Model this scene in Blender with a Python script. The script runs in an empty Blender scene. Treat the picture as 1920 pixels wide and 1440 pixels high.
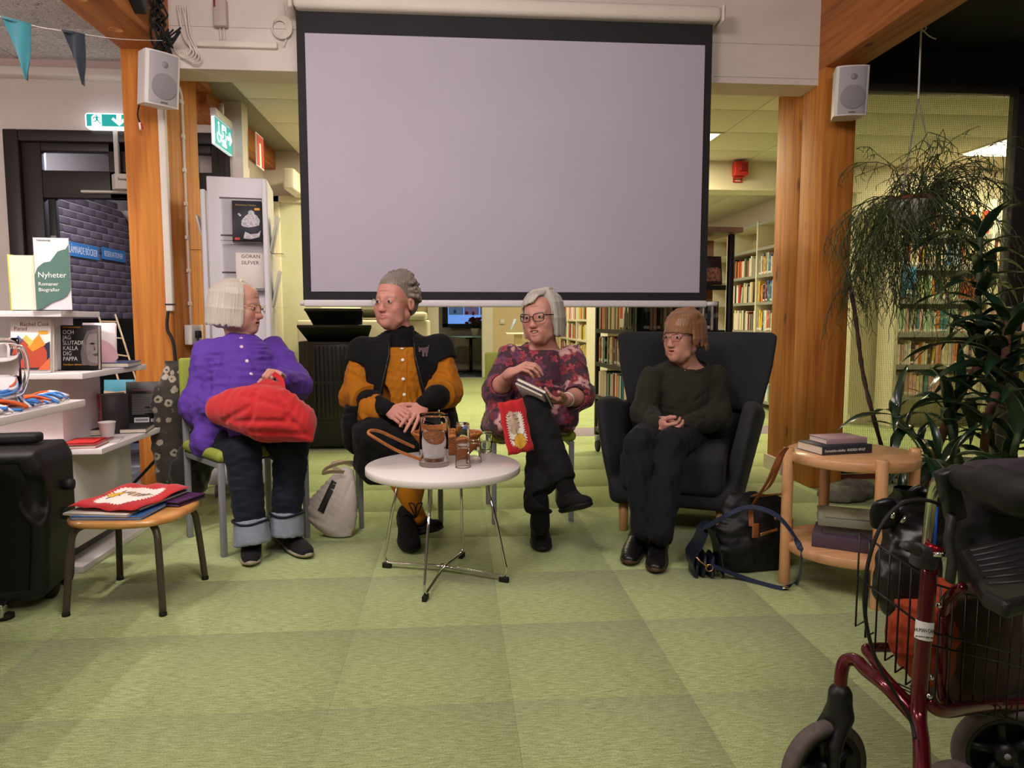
import bpy, bmesh, math, random
import numpy as np
from mathutils import Vector, Matrix, Euler
S = bpy.context.scene; COL = S.collection
R = math.radians
rnd = random.Random(7)

# ------------------------------------------------------------------ camera, world, lights, exposure
F = 1331.0; YAW = R(4.5); PIT = R(5.15); CH = 1.05
cd = bpy.data.cameras.new('camera'); cam = bpy.data.objects.new('camera', cd); COL.objects.link(cam)
cd.sensor_fit = 'HORIZONTAL'; cd.sensor_width = 36; cd.lens = 36 * F / 1920; cd.clip_start = .05
cam.location = (0, 0, CH); cam.rotation_euler = (R(90) - PIT, 0, -YAW)
S.camera = cam
vs = S.view_settings
vs.view_transform = 'Standard'; vs.look = 'None'; vs.gamma = 1; vs.use_curve_mapping = False; vs.exposure = 0.0
w = bpy.data.worlds.new('world'); S.world = w; w.use_nodes = True
w.node_tree.nodes['Background'].inputs[0].default_value = (.60, .56, .55, 1)
w.node_tree.nodes['Background'].inputs[1].default_value = .15

def area(name, loc, to, size, power, color, sy=None, spread=None):
    l = bpy.data.lights.new(name, 'AREA'); l.energy = power; l.color = color; l.shape = 'RECTANGLE'
    l.size = size; l.size_y = sy or size
    if spread: l.spread = R(spread)
    o = bpy.data.objects.new(name, l); COL.objects.link(o); o.location = loc
    o.rotation_euler = (Vector(to) - Vector(loc)).to_track_quat('-Z', 'Y').to_euler()
    return o
PINK = (1, .885, .835); YEL = (1, .88, .54)
area('ceiling_lamp_key', (-1.75, 1.9, 2.74), (-.4, 3.1, .0), .30, 290, PINK, spread=125)
area('ceiling_lamp_front', (.9, -.1, 2.70), (.5, 3.6, 1.1), 1.3, 40, PINK, .8)
area('ceiling_lamp_left', (-.6, 1.5, 2.75), (-.9, 4.0, .8), .9, 40, PINK, .7)
LIGHTS = [(-.52, 6.04), (1.88, 6.04), (4.88, 6.04), (.08, 8.44), (1.88, 8.44), (1.28, 10.84)]
for (x, y), p, c in zip(LIGHTS, (42, 42, 48, 50, 46, 46), (YEL, YEL, YEL, (1, .88, .60), (1, .88, .64), (1, .88, .60))): area('ceiling_panel_lamp', (x, y, 2.545), (x, y, 0), .52, p, c)
lp = bpy.data.lights.new('fill_left', 'POINT'); lp.energy = 82; lp.color = (1, .84, .84); lp.shadow_soft_size = .18  # unseen point fill, added to lighten the left wall and ceiling
lo_ = bpy.data.objects.new('fill_left', lp); COL.objects.link(lo_); lo_.location = (-3.6, 2.4, 2.0)
area('vestibule_lamp', (-2.6, 6.6, 2.6), (-3.4, 6.6, .6), .5, 42, (.80, .80, 1), .5)

# ------------------------------------------------------------------ pixel helpers (pixel of the photo + known plane -> point)
cy_, sy_, cp_, sp_ = math.cos(YAW), math.sin(YAW), math.cos(PIT), math.sin(PIT)
def ray(x, y):
    a = (x - 960) / F; b = (720 - y) / F
    return Vector((sy_*cp_ + a*cy_ + b*sy_*sp_, cy_*cp_ - a*sy_ + b*cy_*sp_, -sp_ + b*cp_))
CAM = Vector((0, 0, CH))
def at(x, y, Y): d = ray(x, y); return CAM + d * (Y / d.y)
def onz(x, y, h=0.0): d = ray(x, y); return CAM + d * ((h - CH) / d.z)
def onx(x, y, X): d = ray(x, y); return CAM + d * (X / d.x)

# ------------------------------------------------------------------ object helpers
def tag(o, label=None, cat=None, group=None, kind=None):
    if label: o['label'] = label
    if cat: o['category'] = cat
    if group: o['group'] = group
    if kind: o['kind'] = kind
    return o
def empty(name, loc=(0, 0, 0), rz=0, label=None, cat=None, group=None):
    o = bpy.data.objects.new(name, None); COL.objects.link(o); o.location = loc
    o.rotation_euler = rz if isinstance(rz, (tuple, Euler)) else (0, 0, rz); o.empty_display_size = .05
    return tag(o, label, cat, group)
def link(name, me, parent=None, loc=(0, 0, 0), rot=(0, 0, 0), scale=None):
    o = bpy.data.objects.new(name, me); COL.objects.link(o); o.location = loc; o.rotation_euler = rot
    if scale: o.scale = scale
    if parent: o.parent = parent
    return o
def kids(o): return [c for c in COL.objects if c.parent == o]
def copy_tree(o, parent=None, ch=None):
    if ch is None:
        ch = {}
        for q in COL.objects:
            if q.parent: ch.setdefault(q.parent.name, []).append(q)
    c = o.copy(); COL.objects.link(c)
    if parent: c.parent = parent
    for k in ch.get(o.name, []): copy_tree(k, c, ch)
    return c

class MB:
    """collects shapes into one mesh"""
    def __init__(s): s.v = []; s.f = []; s.m = []; s.sm = []; s.mi = 0
    def add(s, vs, fs, M=None, smooth=False):
        n = len(s.v)
        s.v += [tuple(M @ Vector(q)) for q in vs] if M else [tuple(q) for q in vs]
        for f in fs: s.f.append([i + n for i in f]); s.m.append(s.mi); s.sm.append(smooth)
        return s
    def box(s, x0, x1, y0, y1, z0, z1, M=None):
        vs = [(x, y, z) for z in (z0, z1) for y in (y0, y1) for x in (x0, x1)]
        return s.add(vs, [(0,2,3,1),(4,5,7,6),(0,1,5,4),(2,6,7,3),(0,4,6,2),(1,3,7,5)], M)
    def rbox(s, x0, x1, y0, y1, z0, z1, r=.01, seg=3, M=None):
        bm = bmesh.new(); bmesh.ops.create_cube(bm, size=1)
        for q in bm.verts: q.co = ((x0+x1)/2 + q.co.x*(x1-x0), (y0+y1)/2 + q.co.y*(y1-y0), (z0+z1)/2 + q.co.z*(z1-z0))
        bmesh.ops.bevel(bm, geom=bm.edges[:], offset=r, segments=seg, profile=.5, affect='EDGES')
        bm.verts.index_update()
        s.add([q.co[:] for q in bm.verts], [[q.index for q in f.verts] for f in bm.faces], M, True); bm.free(); return s
    def tube(s, pts, r, n=8, closed=False, cap=True, M=None, flat=None):
        pts = [Vector(p) for p in pts]; N = len(pts)
        rs = r if isinstance(r, (list, tuple)) else [r]*N
        vs = []; up = None
        for i, p in enumerate(pts):
            a = pts[(i-1) % N] if (closed or i > 0) else p; b = pts[(i+1) % N] if (closed or i < N-1) else p
            t = (b - a).normalized() if (b-a).length > 1e-9 else Vector((0, 0, 1))
            if up is None:
                up = Vector((0, 0, 1)) if abs(t.z) < .9 else Vector((0, 1, 0))
            u = (up - t * up.dot(t))
            u = u.normalized() if u.length > 1e-6 else t.orthogonal().normalized()
            up = u; q = t.cross(u)
            fx, fy = flat if flat else (1, 1)
            for k in range(n):
                an = 2*math.pi*k/n + (math.pi/n if n == 4 else 0)
                vs.append(p + (u*math.cos(an)*fx + q*math.sin(an)*fy) * rs[i])
        fs = []
        for i in range(N if closed else N-1):
            j = (i+1) % N
            for k in range(n): fs.append((i*n+k, i*n+(k+1) % n, j*n+(k+1) % n, j*n+k))
        if cap and not closed: fs.append(tuple(range(n-1, -1, -1))); fs.append(tuple((N-1)*n+k for k in range(n)))
        return s.add(vs, fs, M, n > 4)
    def lathe(s, prof, n=24, M=None, smooth=True):
        vs = []; fs = []
        for (r, z) in prof:
            for k in range(n): a = 2*math.pi*k/n; vs.append((r*math.cos(a), r*math.sin(a), z))
        for i in range(len(prof)-1):
            for k in range(n): fs.append((i*n+k, i*n+(k+1) % n, (i+1)*n+(k+1) % n, (i+1)*n+k))
        if prof[0][0] > 1e-6: fs.append(tuple(range(n-1, -1, -1)))
        if prof[-1][0] > 1e-6: fs.append(tuple((len(prof)-1)*n+k for k in range(n)))
        return s.add(vs, fs, M, smooth)
    def prism(s, poly, z0, z1, M=None):
        n = len(poly)
        vs = [(x, y, z0) for x, y in poly] + [(x, y, z1) for x, y in poly]
        fs = [tuple(range(n-1, -1, -1)), tuple(range(n, 2*n))] + [(k, (k+1) % n, n+(k+1) % n, n+k) for k in range(n)]
        return s.add(vs, fs, M)
    def ball(s, c, r, n=10, M=None):
        rx, ry, rz = r if isinstance(r, (tuple, list)) else (r, r, r); vs = []; fs = []
        for i in range(n+1):
            t = math.pi*i/n
            for k in range(2*n):
                a = math.pi*k/n; vs.append((c[0]+rx*math.sin(t)*math.cos(a), c[1]+ry*math.sin(t)*math.sin(a), c[2]+rz*math.cos(t)))
        for i in range(n):
            for k in range(2*n): fs.append((i*2*n+k, (i+1)*2*n+k, (i+1)*2*n+(k+1) % (2*n), i*2*n+(k+1) % (2*n)))
        return s.add(vs, fs, M, True)
    def strap(s, pts, wvec, w, t=.003):
        """flat band along pts; wvec = width direction(s)"""
        pts = [Vector(p) for p in pts]; N = len(pts); vs = []
        for i, p in enumerate(pts):
            tg = (pts[min(i+1, N-1)] - pts[max(i-1, 0)]).normalized()
            wv = Vector(wvec[i] if isinstance(wvec, list) else wvec); wv = (wv - tg*wv.dot(tg)).normalized(); nn = tg.cross(wv)
            for a, b in ((-1, -1), (1, -1), (1, 1), (-1, 1)): vs.append(p + wv*a*w/2 + nn*b*t/2)
        fs = [(i*4+k, i*4+(k+1) % 4, (i+1)*4+(k+1) % 4, (i+1)*4+k) for i in range(N-1) for k in range(4)]
        fs += [(3, 2, 1, 0), tuple((N-1)*4+k for k in range(4))]
        return s.add(vs, fs)
    def mesh(s, name, mat):
        me = bpy.data.meshes.new(name); me.from_pydata(s.v, [], s.f)
        for m in (mat if isinstance(mat, (list, tuple)) else [mat]): me.materials.append(m)
        me.polygons.foreach_set('material_index', s.m); me.polygons.foreach_set('use_smooth', s.sm); me.update()
        bm = bmesh.new(); bm.from_mesh(me); bmesh.ops.recalc_face_normals(bm, faces=bm.faces[:]); bm.to_mesh(me); bm.free()
        return me
    def build(s, name, mat, parent=None, loc=(0, 0, 0), rot=(0, 0, 0)):
        return link(name, s.mesh(name, mat), parent, loc, rot)

def box(name, mat, x0, x1, y0, y1, z0, z1, parent=None, r=0):
    m = MB()
    m.rbox(x0, x1, y0, y1, z0, z1, r) if r else m.box(x0, x1, y0, y1, z0, z1)
    return m.build(name, mat, parent)
def struct(o): o['kind'] = 'structure'; return o
def bez(p, n=8):
    """Catmull-Rom through points"""
    p = [Vector(q) for q in p]; out = []
    for i in range(len(p)-1):
        a = p[max(i-1, 0)]; b = p[i]; c = p[i+1]; d = p[min(i+2, len(p)-1)]
        for k in range(n):
            t = k/n; out.append(.5*((2*b) + (c-a)*t + (2*a-5*b+4*c-d)*t*t + (3*b-a-3*c+d)*t**3))
    return out + [p[-1]]
def frame(o, x, y, z=None):
    """matrix with columns x, y, z at o"""
    x = Vector(x).normalized(); y = Vector(y); y = (y - x*y.dot(x)).normalized(); z = x.cross(y)
    return Matrix(((x.x, y.x, z.x, o[0]), (x.y, y.y, z.y, o[1]), (x.z, y.z, z.z, o[2]), (0, 0, 0, 1)))
def text(name, body, size, mat, parent=None, M=None, ext=.0004, align='LEFT', xs=1.0):
    c = bpy.data.curves.new(name, 'FONT'); c.body = body; c.size = size; c.extrude = ext; c.align_x = align; c.resolution_u = 2
    t = bpy.data.objects.new(name, c); me = bpy.data.meshes.new_from_object(t)
    bpy.data.objects.remove(t); bpy.data.curves.remove(c)
    if xs != 1: me.transform(Matrix.Diagonal((xs, 1, 1, 1)))
    me.materials.clear(); me.materials.append(mat)
    o = link(name, me, parent)
    if M is not None: o.matrix_local = M
    return o

# ------------------------------------------------------------------ materials
def lin(h):
    h = h.lstrip('#'); c = [int(h[i:i+2], 16)/255 for i in (0, 2, 4)]
    return tuple(x/12.92 if x <= .04045 else ((x+.055)/1.055)**2.4 for x in c) + (1,)
class NT:
    def __init__(s, name):
        s.m = bpy.data.materials.new(name); s.m.use_nodes = True; s.t = s.m.node_tree; s.b = s.t.nodes['Principled BSDF']
    def n(s, kind, **kw):
        nd = s.t.nodes.new('ShaderNode' + kind)
        for k, v in kw.items():
            if k in nd.inputs.keys() or isinstance(k, int): pass
            if hasattr(nd, k): setattr(nd, k, v)
            else: nd.inputs[k.replace('_', ' ')].default_value = v
        return nd
    def l(s, a, b): s.t.links.new(a, b)
    def ramp(s, fac, stops, interp='LINEAR'):
        r = s.n('ValToRGB'); e = r.color_ramp.elements; r.color_ramp.interpolation = interp
        while len(e) < len(stops): e.new(.5)
        for i, (p, c) in enumerate(stops): e[i].position = p; e[i].color = c
        s.l(fac, r.inputs[0]); return r.outputs[0]
    def coord(s, which='Object', scale=(1, 1, 1), rot=(0, 0, 0)):
        c = s.n('TexCoord'); mp = s.n('Mapping'); mp.inputs['Scale'].default_value = scale; mp.inputs['Rotation'].default_value = rot
        s.l(c.outputs[which], mp.inputs[0]); return mp.outputs[0]
    def math(s, op, a, b=None, c=None):
        nd = s.n('Math', operation=op)
        for i, q in enumerate((a, b, c)):
            if q is None: continue
            if isinstance(q, (int, float)): nd.inputs[i].default_value = q
            else: s.l(q, nd.inputs[i])
        return nd.outputs[0]
    def mix(s, fac, a, b, mode='MIX'):
        nd = s.n('Mix', data_type='RGBA', blend_type=mode)
        for i, q in ((0, fac), (6, a), (7, b)):
            if isinstance(q, (int, float, tuple)): nd.inputs[i].default_value = q
            else: s.l(q, nd.inputs[i])
        return nd.outputs[2]
    def bump(s, h, strength=.3, dist=.002):
        b = s.n('Bump'); b.inputs['Strength'].default_value = strength; b.inputs['Distance'].default_value = dist
        s.l(h, b.inputs['Height']); s.l(b.outputs[0], s.b.inputs['Normal'])
MATS = {}
def mat(name, color, rough=.5, metal=0.0, noise=0.0, nscale=40, bump=0.0, bdist=.001, trans=0.0, ior=1.45, emit=0.0, spec=.5, sheen=0.0, coat=0.0, stretch=(1, 1, 1), which='Object', alpha=1.0):
    if name in MATS: return MATS[name]
    t = NT(name); c = lin(color) if isinstance(color, str) else color; b = t.b.inputs
    b['Base Color'].default_value = c; b['Roughness'].default_value = rough; b['Metallic'].default_value = metal
    b['Transmission Weight'].default_value = trans; b['IOR'].default_value = ior; b['Specular IOR Level'].default_value = spec
    b['Sheen Weight'].default_value = sheen; b['Coat Weight'].default_value = coat; b['Alpha'].default_value = alpha
    if emit: b['Emission Color'].default_value = c; b['Emission Strength'].default_value = emit
    if noise or bump:
        n = t.n('TexNoise', Scale=nscale, Detail=4.0); t.l(t.coord(which, stretch), n.inputs['Vector'])
        if noise:
            lo = tuple(max(0, x*(1-noise)) for x in c[:3]) + (1,); hi = tuple(min(1, x*(1+noise)) for x in c[:3]) + (1,)
            t.l(t.ramp(n.outputs[0], [(.3, lo), (.7, hi)]), b['Base Color'])
        if bump: t.bump(n.outputs[0], bump, bdist)
    MATS[name] = t.m; return t.m
def wood(name, c1, c2, axis='Z', rough=.4, scale=1.0, knots=True, coat=.1):
    t = NT(name); st = {'X': (.06, 1, 1), 'Y': (1, .06, 1), 'Z': (1, 1, .06)}[axis]
    v = t.coord('Object', tuple(q*scale for q in st))
    n = t.n('TexNoise', Scale=28.0, Detail=5.0, Distortion=.6); t.l(v, n.inputs['Vector'])
    n2 = t.n('TexNoise', Scale=150.0, Detail=2.0); t.l(v, n2.inputs['Vector'])
    c = t.ramp(n.outputs[0], [(.32, lin(c2)), (.62, lin(c1))])
    c = t.mix(t.math('MULTIPLY', n2.outputs[0], .18), c, lin(c2))
    if knots:
        vo = t.n('TexVoronoi', Scale=5.0); kv = t.coord('Object', {'X': (.45, 1, 1), 'Y': (1, .45, 1), 'Z': (1, 1, .45)}[axis]); t.l(kv, vo.inputs['Vector'])
        k = t.ramp(vo.outputs['Distance'], [(.05, (1, 1, 1, 1)), (.13, (0, 0, 0, 1))])
        c = t.mix(t.math('MULTIPLY', k, .75), c, lin('#4a1d08'))
    t.l(c, t.b.inputs['Base Color']); t.b.inputs['Roughness'].default_value = rough; t.b.inputs['Coat Weight'].default_value = coat
    t.bump(n.outputs[0], .08, .001); MATS[name] = t.m; return t.m
def objcol(name, rough=.6, var=.1, scale=60, bump=.1):
    """colour comes from the object's own colour"""
    t = NT(name); oi = t.n('ObjectInfo'); n = t.n('TexNoise', Scale=scale, Detail=3.0); t.l(t.coord(), n.inputs['Vector'])
    f = t.math('MULTIPLY_ADD', n.outputs[0], var*2, 1-var)
    c = t.mix(1.0, oi.outputs['Color'], f, 'MULTIPLY'); t.l(c, t.b.inputs['Base Color']); t.b.inputs['Roughness'].default_value = rough
    if bump: t.bump(n.outputs[0], bump, .001)
    MATS[name] = t.m; return t.m
def vcol(name, rough=.55, sss=0.0, noise=0.0, nscale=200, bump=.0, attr='col', spec=.4, sheen=0):
    t = NT(name); a = t.n('Attribute', attribute_name=attr); t.l(a.outputs['Color'], t.b.inputs['Base Color'])
    t.b.inputs['Roughness'].default_value = rough; t.b.inputs['Subsurface Weight'].default_value = sss; t.b.inputs['Specular IOR Level'].default_value = spec
    t.b.inputs['Subsurface Radius'].default_value = (.006, .002, .001); t.b.inputs['Sheen Weight'].default_value = sheen
    if bump:
        n = t.n('TexNoise', Scale=nscale, Detail=3.0); t.l(t.coord(), n.inputs['Vector']); t.bump(n.outputs[0], bump, .001)
    MATS[name] = t.m; return t.m

white = mat('white_paint', '#d8d0c6', .6, noise=.03, nscale=6, bump=.08, bdist=.002)
white_wall = mat('white_wall', '#d3c9c4', .7, noise=.03, nscale=5, bump=.15, bdist=.002)
lam = mat('white_laminate', '#dcd6d6', .38, noise=.02, nscale=8, bump=.02)
cream = mat('cream_metal', '#ddd5bf', .45, noise=.02, nscale=8)
black_pl = mat('black_plastic', '#17171a', .45, noise=.15, nscale=30, bump=.1, bdist=.0005)
black_mt = mat('black_metal', '#131314', .4, noise=.1, nscale=30)
black_rb = mat('black_rubber', '#101010', .7, noise=.1, nscale=60, bump=.1)
grey_mt = mat('grey_metal', '#8f9095', .4, noise=.05, nscale=30)
chrome = mat('chrome', '#d8d8d8', .09, 1.0, noise=.03, nscale=20)
gold = mat('gold_metal', '#d8ab78', .25, 1.0, noise=.05, nscale=50)
glass = mat('clear_glass', '#ffffff', .0, trans=1.0, ior=1.16, bump=.02, nscale=4)
paper = mat('paper_white', '#e2ddd2', .7, noise=.03, nscale=30)
ink = mat('black_print', '#1a1a1c', .6, noise=.05)
wprint = mat('white_print', '#e6e6e4', .6, noise=.03)
# ------------------------------------------------------------------ SDF engine (organic shapes -> surface nets)
class Sdf:
    def __init__(s): s.ops = []
    def _a(s, fn, lo, hi, k, mode): s.ops.append((fn, np.array(lo, float), np.array(hi, float), k, mode)); return s
    def cone(s, a, b, ra, rb=None, k=.01, mode='+'):
        rb = ra if rb is None else rb
        a = np.array(a, float); b = np.array(b, float); ab = b-a; L = max(ab @ ab, 1e-12); rm = max(ra, rb)
        def fn(p):
            pa = p-a; t = np.clip((pa @ ab)/L, 0, 1); q = pa - t[:, None]*ab; return np.sqrt(np.einsum('ij,ij->i', q, q)) - (ra + (rb-ra)*t)
        return s._a(fn, np.minimum(a, b)-rm, np.maximum(a, b)+rm, k, mode)
    def chain(s, pts, rs, k=.01, mode='+'):
        for i in range(len(pts)-1): s.cone(pts[i], pts[i+1], rs[i], rs[i+1], k, mode)
        return s
    def ell(s, c, r, M=None, k=.01, mode='+'):
        c = np.array(c, float); r = np.array(r, float); rot = np.array(M.to_3x3()) if M else np.eye(3)
        if M and len(M) == 4 and tuple(M.translation) != (0, 0, 0): c = np.array(M @ Vector(c))
        rm = r.max()
        def fn(p):
            q = (p-c) @ rot; k0 = np.linalg.norm(q/r, axis=1); k1 = np.linalg.norm(q/(r*r), axis=1)
            return k0*(k0-1)/np.maximum(k1, 1e-9)
        return s._a(fn, c-rm, c+rm, k, mode)
    def loft(s, secs, k=.02, mode='+'):
        """secs: (center, side half vector, front half vector)"""
        A = np.array([[np.array(q, float) for q in x] for x in secs]); n = len(A); fine = []
        for i in range(n-1):
            p0, p1, p2, p3 = A[max(i-1, 0)], A[i], A[i+1], A[min(i+2, n-1)]; K = 4 if n > 2 else 1
            for j in range(K):
                t = j/K; fine.append(.5*(2*p1 + (p2-p0)*t + (2*p0-5*p1+4*p2-p3)*t*t + (3*p1-p0-3*p2+p3)*t**3))
        fine.append(A[-1]); segs = []
        for i in range(len(fine)-1):
            f0, f1 = fine[i], fine[i+1]; ee = np.maximum(np.abs(f0[1])+np.abs(f0[2]), np.abs(f1[1])+np.abs(f1[2]))+.06; segs.append((*f0, *f1, np.minimum(f0[0], f1[0])-ee, np.maximum(f0[0], f1[0])+ee))
        def fn(p):
            best = np.full(len(p), .06)
            for c0, u0, v0, c1, u1, v1, l_, h_ in segs:
                ab = c1-c0; L = ab @ ab
                if L < 1e-12: continue
                ix = np.nonzero(((p > l_) & (p < h_)).all(1))[0]
                if len(ix) == 0: continue
                pp = p[ix]; t0 = ((pp-c0) @ ab)/L; t = np.clip(t0, 0, 1)[:, None]
                q = pp - c0 - t*ab; u = u0+(u1-u0)*t; v = v0+(v1-v0)*t
                uu = np.einsum('ij,ij->i', u, u); vv = np.einsum('ij,ij->i', v, v); m = np.sqrt(np.minimum(uu, vv))
                w = (t0 - t[:, 0])*math.sqrt(L)
                best[ix] = np.minimum(best[ix], (np.sqrt((np.einsum('ij,ij->i', q, u)/uu)**2 + (np.einsum('ij,ij->i', q, v)/vv)**2 + (w/m)**2) - 1)*m)
            return best
        e = np.max([np.abs(f[1])+np.abs(f[2]) for f in fine], 0); cs = np.array([f[0] for f in fine])
        return s._a(fn, cs.min(0)-e, cs.max(0)+e, k, mode)
    def rbox(s, M, half, r=.01, k=.005, mode='+'):
        M = Matrix(M); inv = np.array(M.inverted()); h = np.array(half, float)-r
        def fn(p):
            q = np.abs(p @ inv[:3, :3].T + inv[:3, 3]) - h
            return np.linalg.norm(np.maximum(q, 0), axis=1) + np.minimum(q.max(1), 0) - r
        e = np.abs(np.array(M)[:3, :3]) @ np.array(half, float); c = np.array(M.translation)
        return s._a(fn, c-e, c+e, k, mode)
    def prism(s, M, poly, h, r=.01, k=.005, mode='+', bend=None):
        """polygon in the local xy plane, half thickness h along local z, rounded by r"""
        M = Matrix(M); inv = np.array(M.inverted()); P = np.array(poly, float)
        def fn(p):
            q = p @ inv[:3, :3].T + inv[:3, 3]
            if bend: q = bend(q.copy())
            d = np.full(len(q), 1e9); sg = np.ones(len(q)); n = len(P)
            for i in range(n):
                a = P[i]; b = P[(i+1) % n]; e = b-a; wv = q[:, :2]-a
                t = np.clip((wv @ e)/(e @ e), 0, 1); dd = wv - t[:, None]*e; d = np.minimum(d, (dd*dd).sum(1))
                c1 = q[:, 1] >= a[1]; c2 = q[:, 1] < b[1]; c3 = e[0]*wv[:, 1] > e[1]*wv[:, 0]
                sg = np.where((c1 & c2 & c3) | (~c1 & ~c2 & ~c3), -sg, sg)
            d2 = np.sqrt(d)*sg + r; dz = np.abs(q[:, 2]) - h + r
            return np.minimum(np.maximum(d2, dz), 0) + np.sqrt(np.maximum(d2, 0)**2 + np.maximum(dz, 0)**2) - r
        lo2 = P.min(0); hi2 = P.max(0); bz = h + (.35 if bend else 0)
        cs = np.array([M @ Vector((x, y, z)) for x in (lo2[0], hi2[0]) for y in (lo2[1], hi2[1]) for z in (-bz, bz)])
        return s._a(fn, cs.min(0), cs.max(0), k, mode)
    def noise(s, amp, freq, seed=0, lo=None, hi=None, aniso=(1, 1, 1)):
        r = np.random.RandomState(seed); D = r.normal(size=(7, 3)); D /= np.linalg.norm(D, axis=1)[:, None]; D *= np.array(aniso)
        freq = freq*3.2; fr = freq*r.uniform(.6, 1.9, 7); ph = r.uniform(0, 6.28, 7); W = r.normal(size=(3, 3))
        def fn(p):
            q = p + .35/freq*np.sin(p @ (W*freq*.6)+ph[:3]); v = 0
            for i in range(7): v = v + np.sin(q @ D[i]*fr[i] + ph[i])*(freq/fr[i])
            return v/4*amp
        s.ops.append((fn, np.array(lo, float) if lo is not None else None, np.array(hi, float) if hi is not None else None, 0, 'n')); return s
    def fold(s, a, b, depth=.008, width=.012):
        """a crease cut along a-b"""
        return s.cone(a, b, width, width*.5, k=width*1.2, mode='f%g' % depth)
    def field(s, fn): s.ops.append((fn, None, None, 0, 'x')); return s
    @staticmethod
    def _comb(d0, d1, k, mode):
        if mode == '+':
            h = np.maximum(k-np.abs(d0-d1), 0)/k if k > 0 else 0; return np.minimum(d0, d1) - h*h*k*.25
        if mode == '-':
            d1 = -d1; h = np.maximum(k-np.abs(d0-d1), 0)/k if k > 0 else 0; return np.maximum(d0, d1) + h*h*k*.25
        if mode == '&':
            h = np.maximum(k-np.abs(d0-d1), 0)/k if k > 0 else 0; return np.maximum(d0, d1) + h*h*k*.25
        if mode == 'n': return d0 + d1
        if mode == 'x': return d1
        if mode[0] == 'f': return d0 + float(mode[1:])*np.exp(-np.maximum(d1+k/1.2, 0)**2/(k*.6)**2)
    def ev(s, p):
        d = np.full(len(p), .08)
        for fn, lo, hi, k, mode in s.ops:
            d = fn(p, d) if mode == 'x' else s._comb(d, fn(p), k, mode)
        return d
    def mesh(s, vox, lo=None, hi=None):
        BIG = max(.08, vox*4)
        los = [o[1] for o in s.ops if o[4] == '+']; his = [o[2] for o in s.ops if o[4] == '+']
        lo = (np.min(los, 0) - 3*vox - .02) if lo is None else np.array(lo, float); hi = (np.max(his, 0) + 3*vox + .02) if hi is None else np.array(hi, float)
        n = np.ceil((hi-lo)/vox).astype(int)+1
        G = np.full(n, BIG, np.float32); ax = [lo[i]+vox*np.arange(n[i]) for i in range(3)]
        for fn, l, h, k, mode in s.ops:
            if l is None: i0 = np.zeros(3, int); i1 = n.copy()
            else:
                m = 3*vox + k*1.5 + .005
                i0 = np.clip(np.floor((l-m-lo)/vox).astype(int), 0, n); i1 = np.clip(np.ceil((h+m-lo)/vox).astype(int)+1, 0, n)
            if (i1 <= i0).any(): continue
            sl = tuple(slice(i0[i], i1[i]) for i in range(3)); blk = G[sl]
            if mode in 'nx' or mode == '-' or mode[0] == 'f': sel = np.abs(blk) < BIG*.9 if mode != 'x' else np.abs(blk) < BIG*2
            else: sel = np.ones(blk.shape, bool)
            ix = np.nonzero(sel)
            if len(ix[0]) == 0: continue
            p = np.stack([ax[i][i0[i]+ix[i]] for i in range(3)], 1)
            d0 = blk[ix].astype(float)
            d = fn(p, d0) if mode == 'x' else s._comb(d0, fn(p), k, mode)
            blk[ix] = d
        return snet(G, lo, vox)
def snet(G, lo, vox):
    I = G < 0; c = [I[a:I.shape[0]-1+a, b:I.shape[1]-1+b, d:I.shape[2]-1+d] for a in (0, 1) for b in (0, 1) for d in (0, 1)]
    cnt = sum(x.astype(np.int8) for x in c); act = (cnt > 0) & (cnt < 8); idx = np.full(act.shape, -1, np.int64)
    A = np.argwhere(act); idx[act] = np.arange(len(A))
    off = np.array([(a, b, d) for a in (0, 1) for b in (0, 1) for d in (0, 1)])
    val = np.stack([G[A[:, 0]+o[0], A[:, 1]+o[1], A[:, 2]+o[2]] for o in off], 1).astype(float)
    pos = np.zeros((len(A), 3)); num = np.zeros(len(A))
    for i in range(8):
        for j in range(i+1, 8):
            if np.abs(off[i]-off[j]).sum() != 1: continue
            m = (val[:, i] < 0) != (val[:, j] < 0); den = val[:, i]-val[:, j]; t = np.where(m, val[:, i]/np.where(den == 0, 1, den), 0)
            pos += np.where(m[:, None], off[i] + t[:, None]*(off[j]-off[i]), 0); num += m
    V = lo + vox*(A + pos/np.maximum(num, 1)[:, None])
    Q = []
    for ax in range(3):
        sl0 = [slice(None)]*3; sl1 = [slice(None)]*3; sl0[ax] = slice(0, -1); sl1[ax] = slice(1, None)
        a = I[tuple(sl0)]; b = I[tuple(sl1)]; E = np.argwhere(a != b)
        o1, o2 = [i for i in range(3) if i != ax]
        E = E[(E[:, o1] > 0) & (E[:, o2] > 0) & (E[:, o1] < G.shape[o1]-1) & (E[:, o2] < G.shape[o2]-1)]
        def cell(d1, d2): q = E.copy(); q[:, o1] -= d1; q[:, o2] -= d2; return idx[q[:, 0], q[:, 1], q[:, 2]]
        q = np.stack([cell(1, 1), cell(0, 1), cell(0, 0), cell(1, 0)], 1)
        fl = a[E[:, 0], E[:, 1], E[:, 2]] ^ (ax == 1); q[~fl] = q[~fl][:, ::-1]; Q.append(q)
    return V, np.concatenate(Q)
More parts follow.
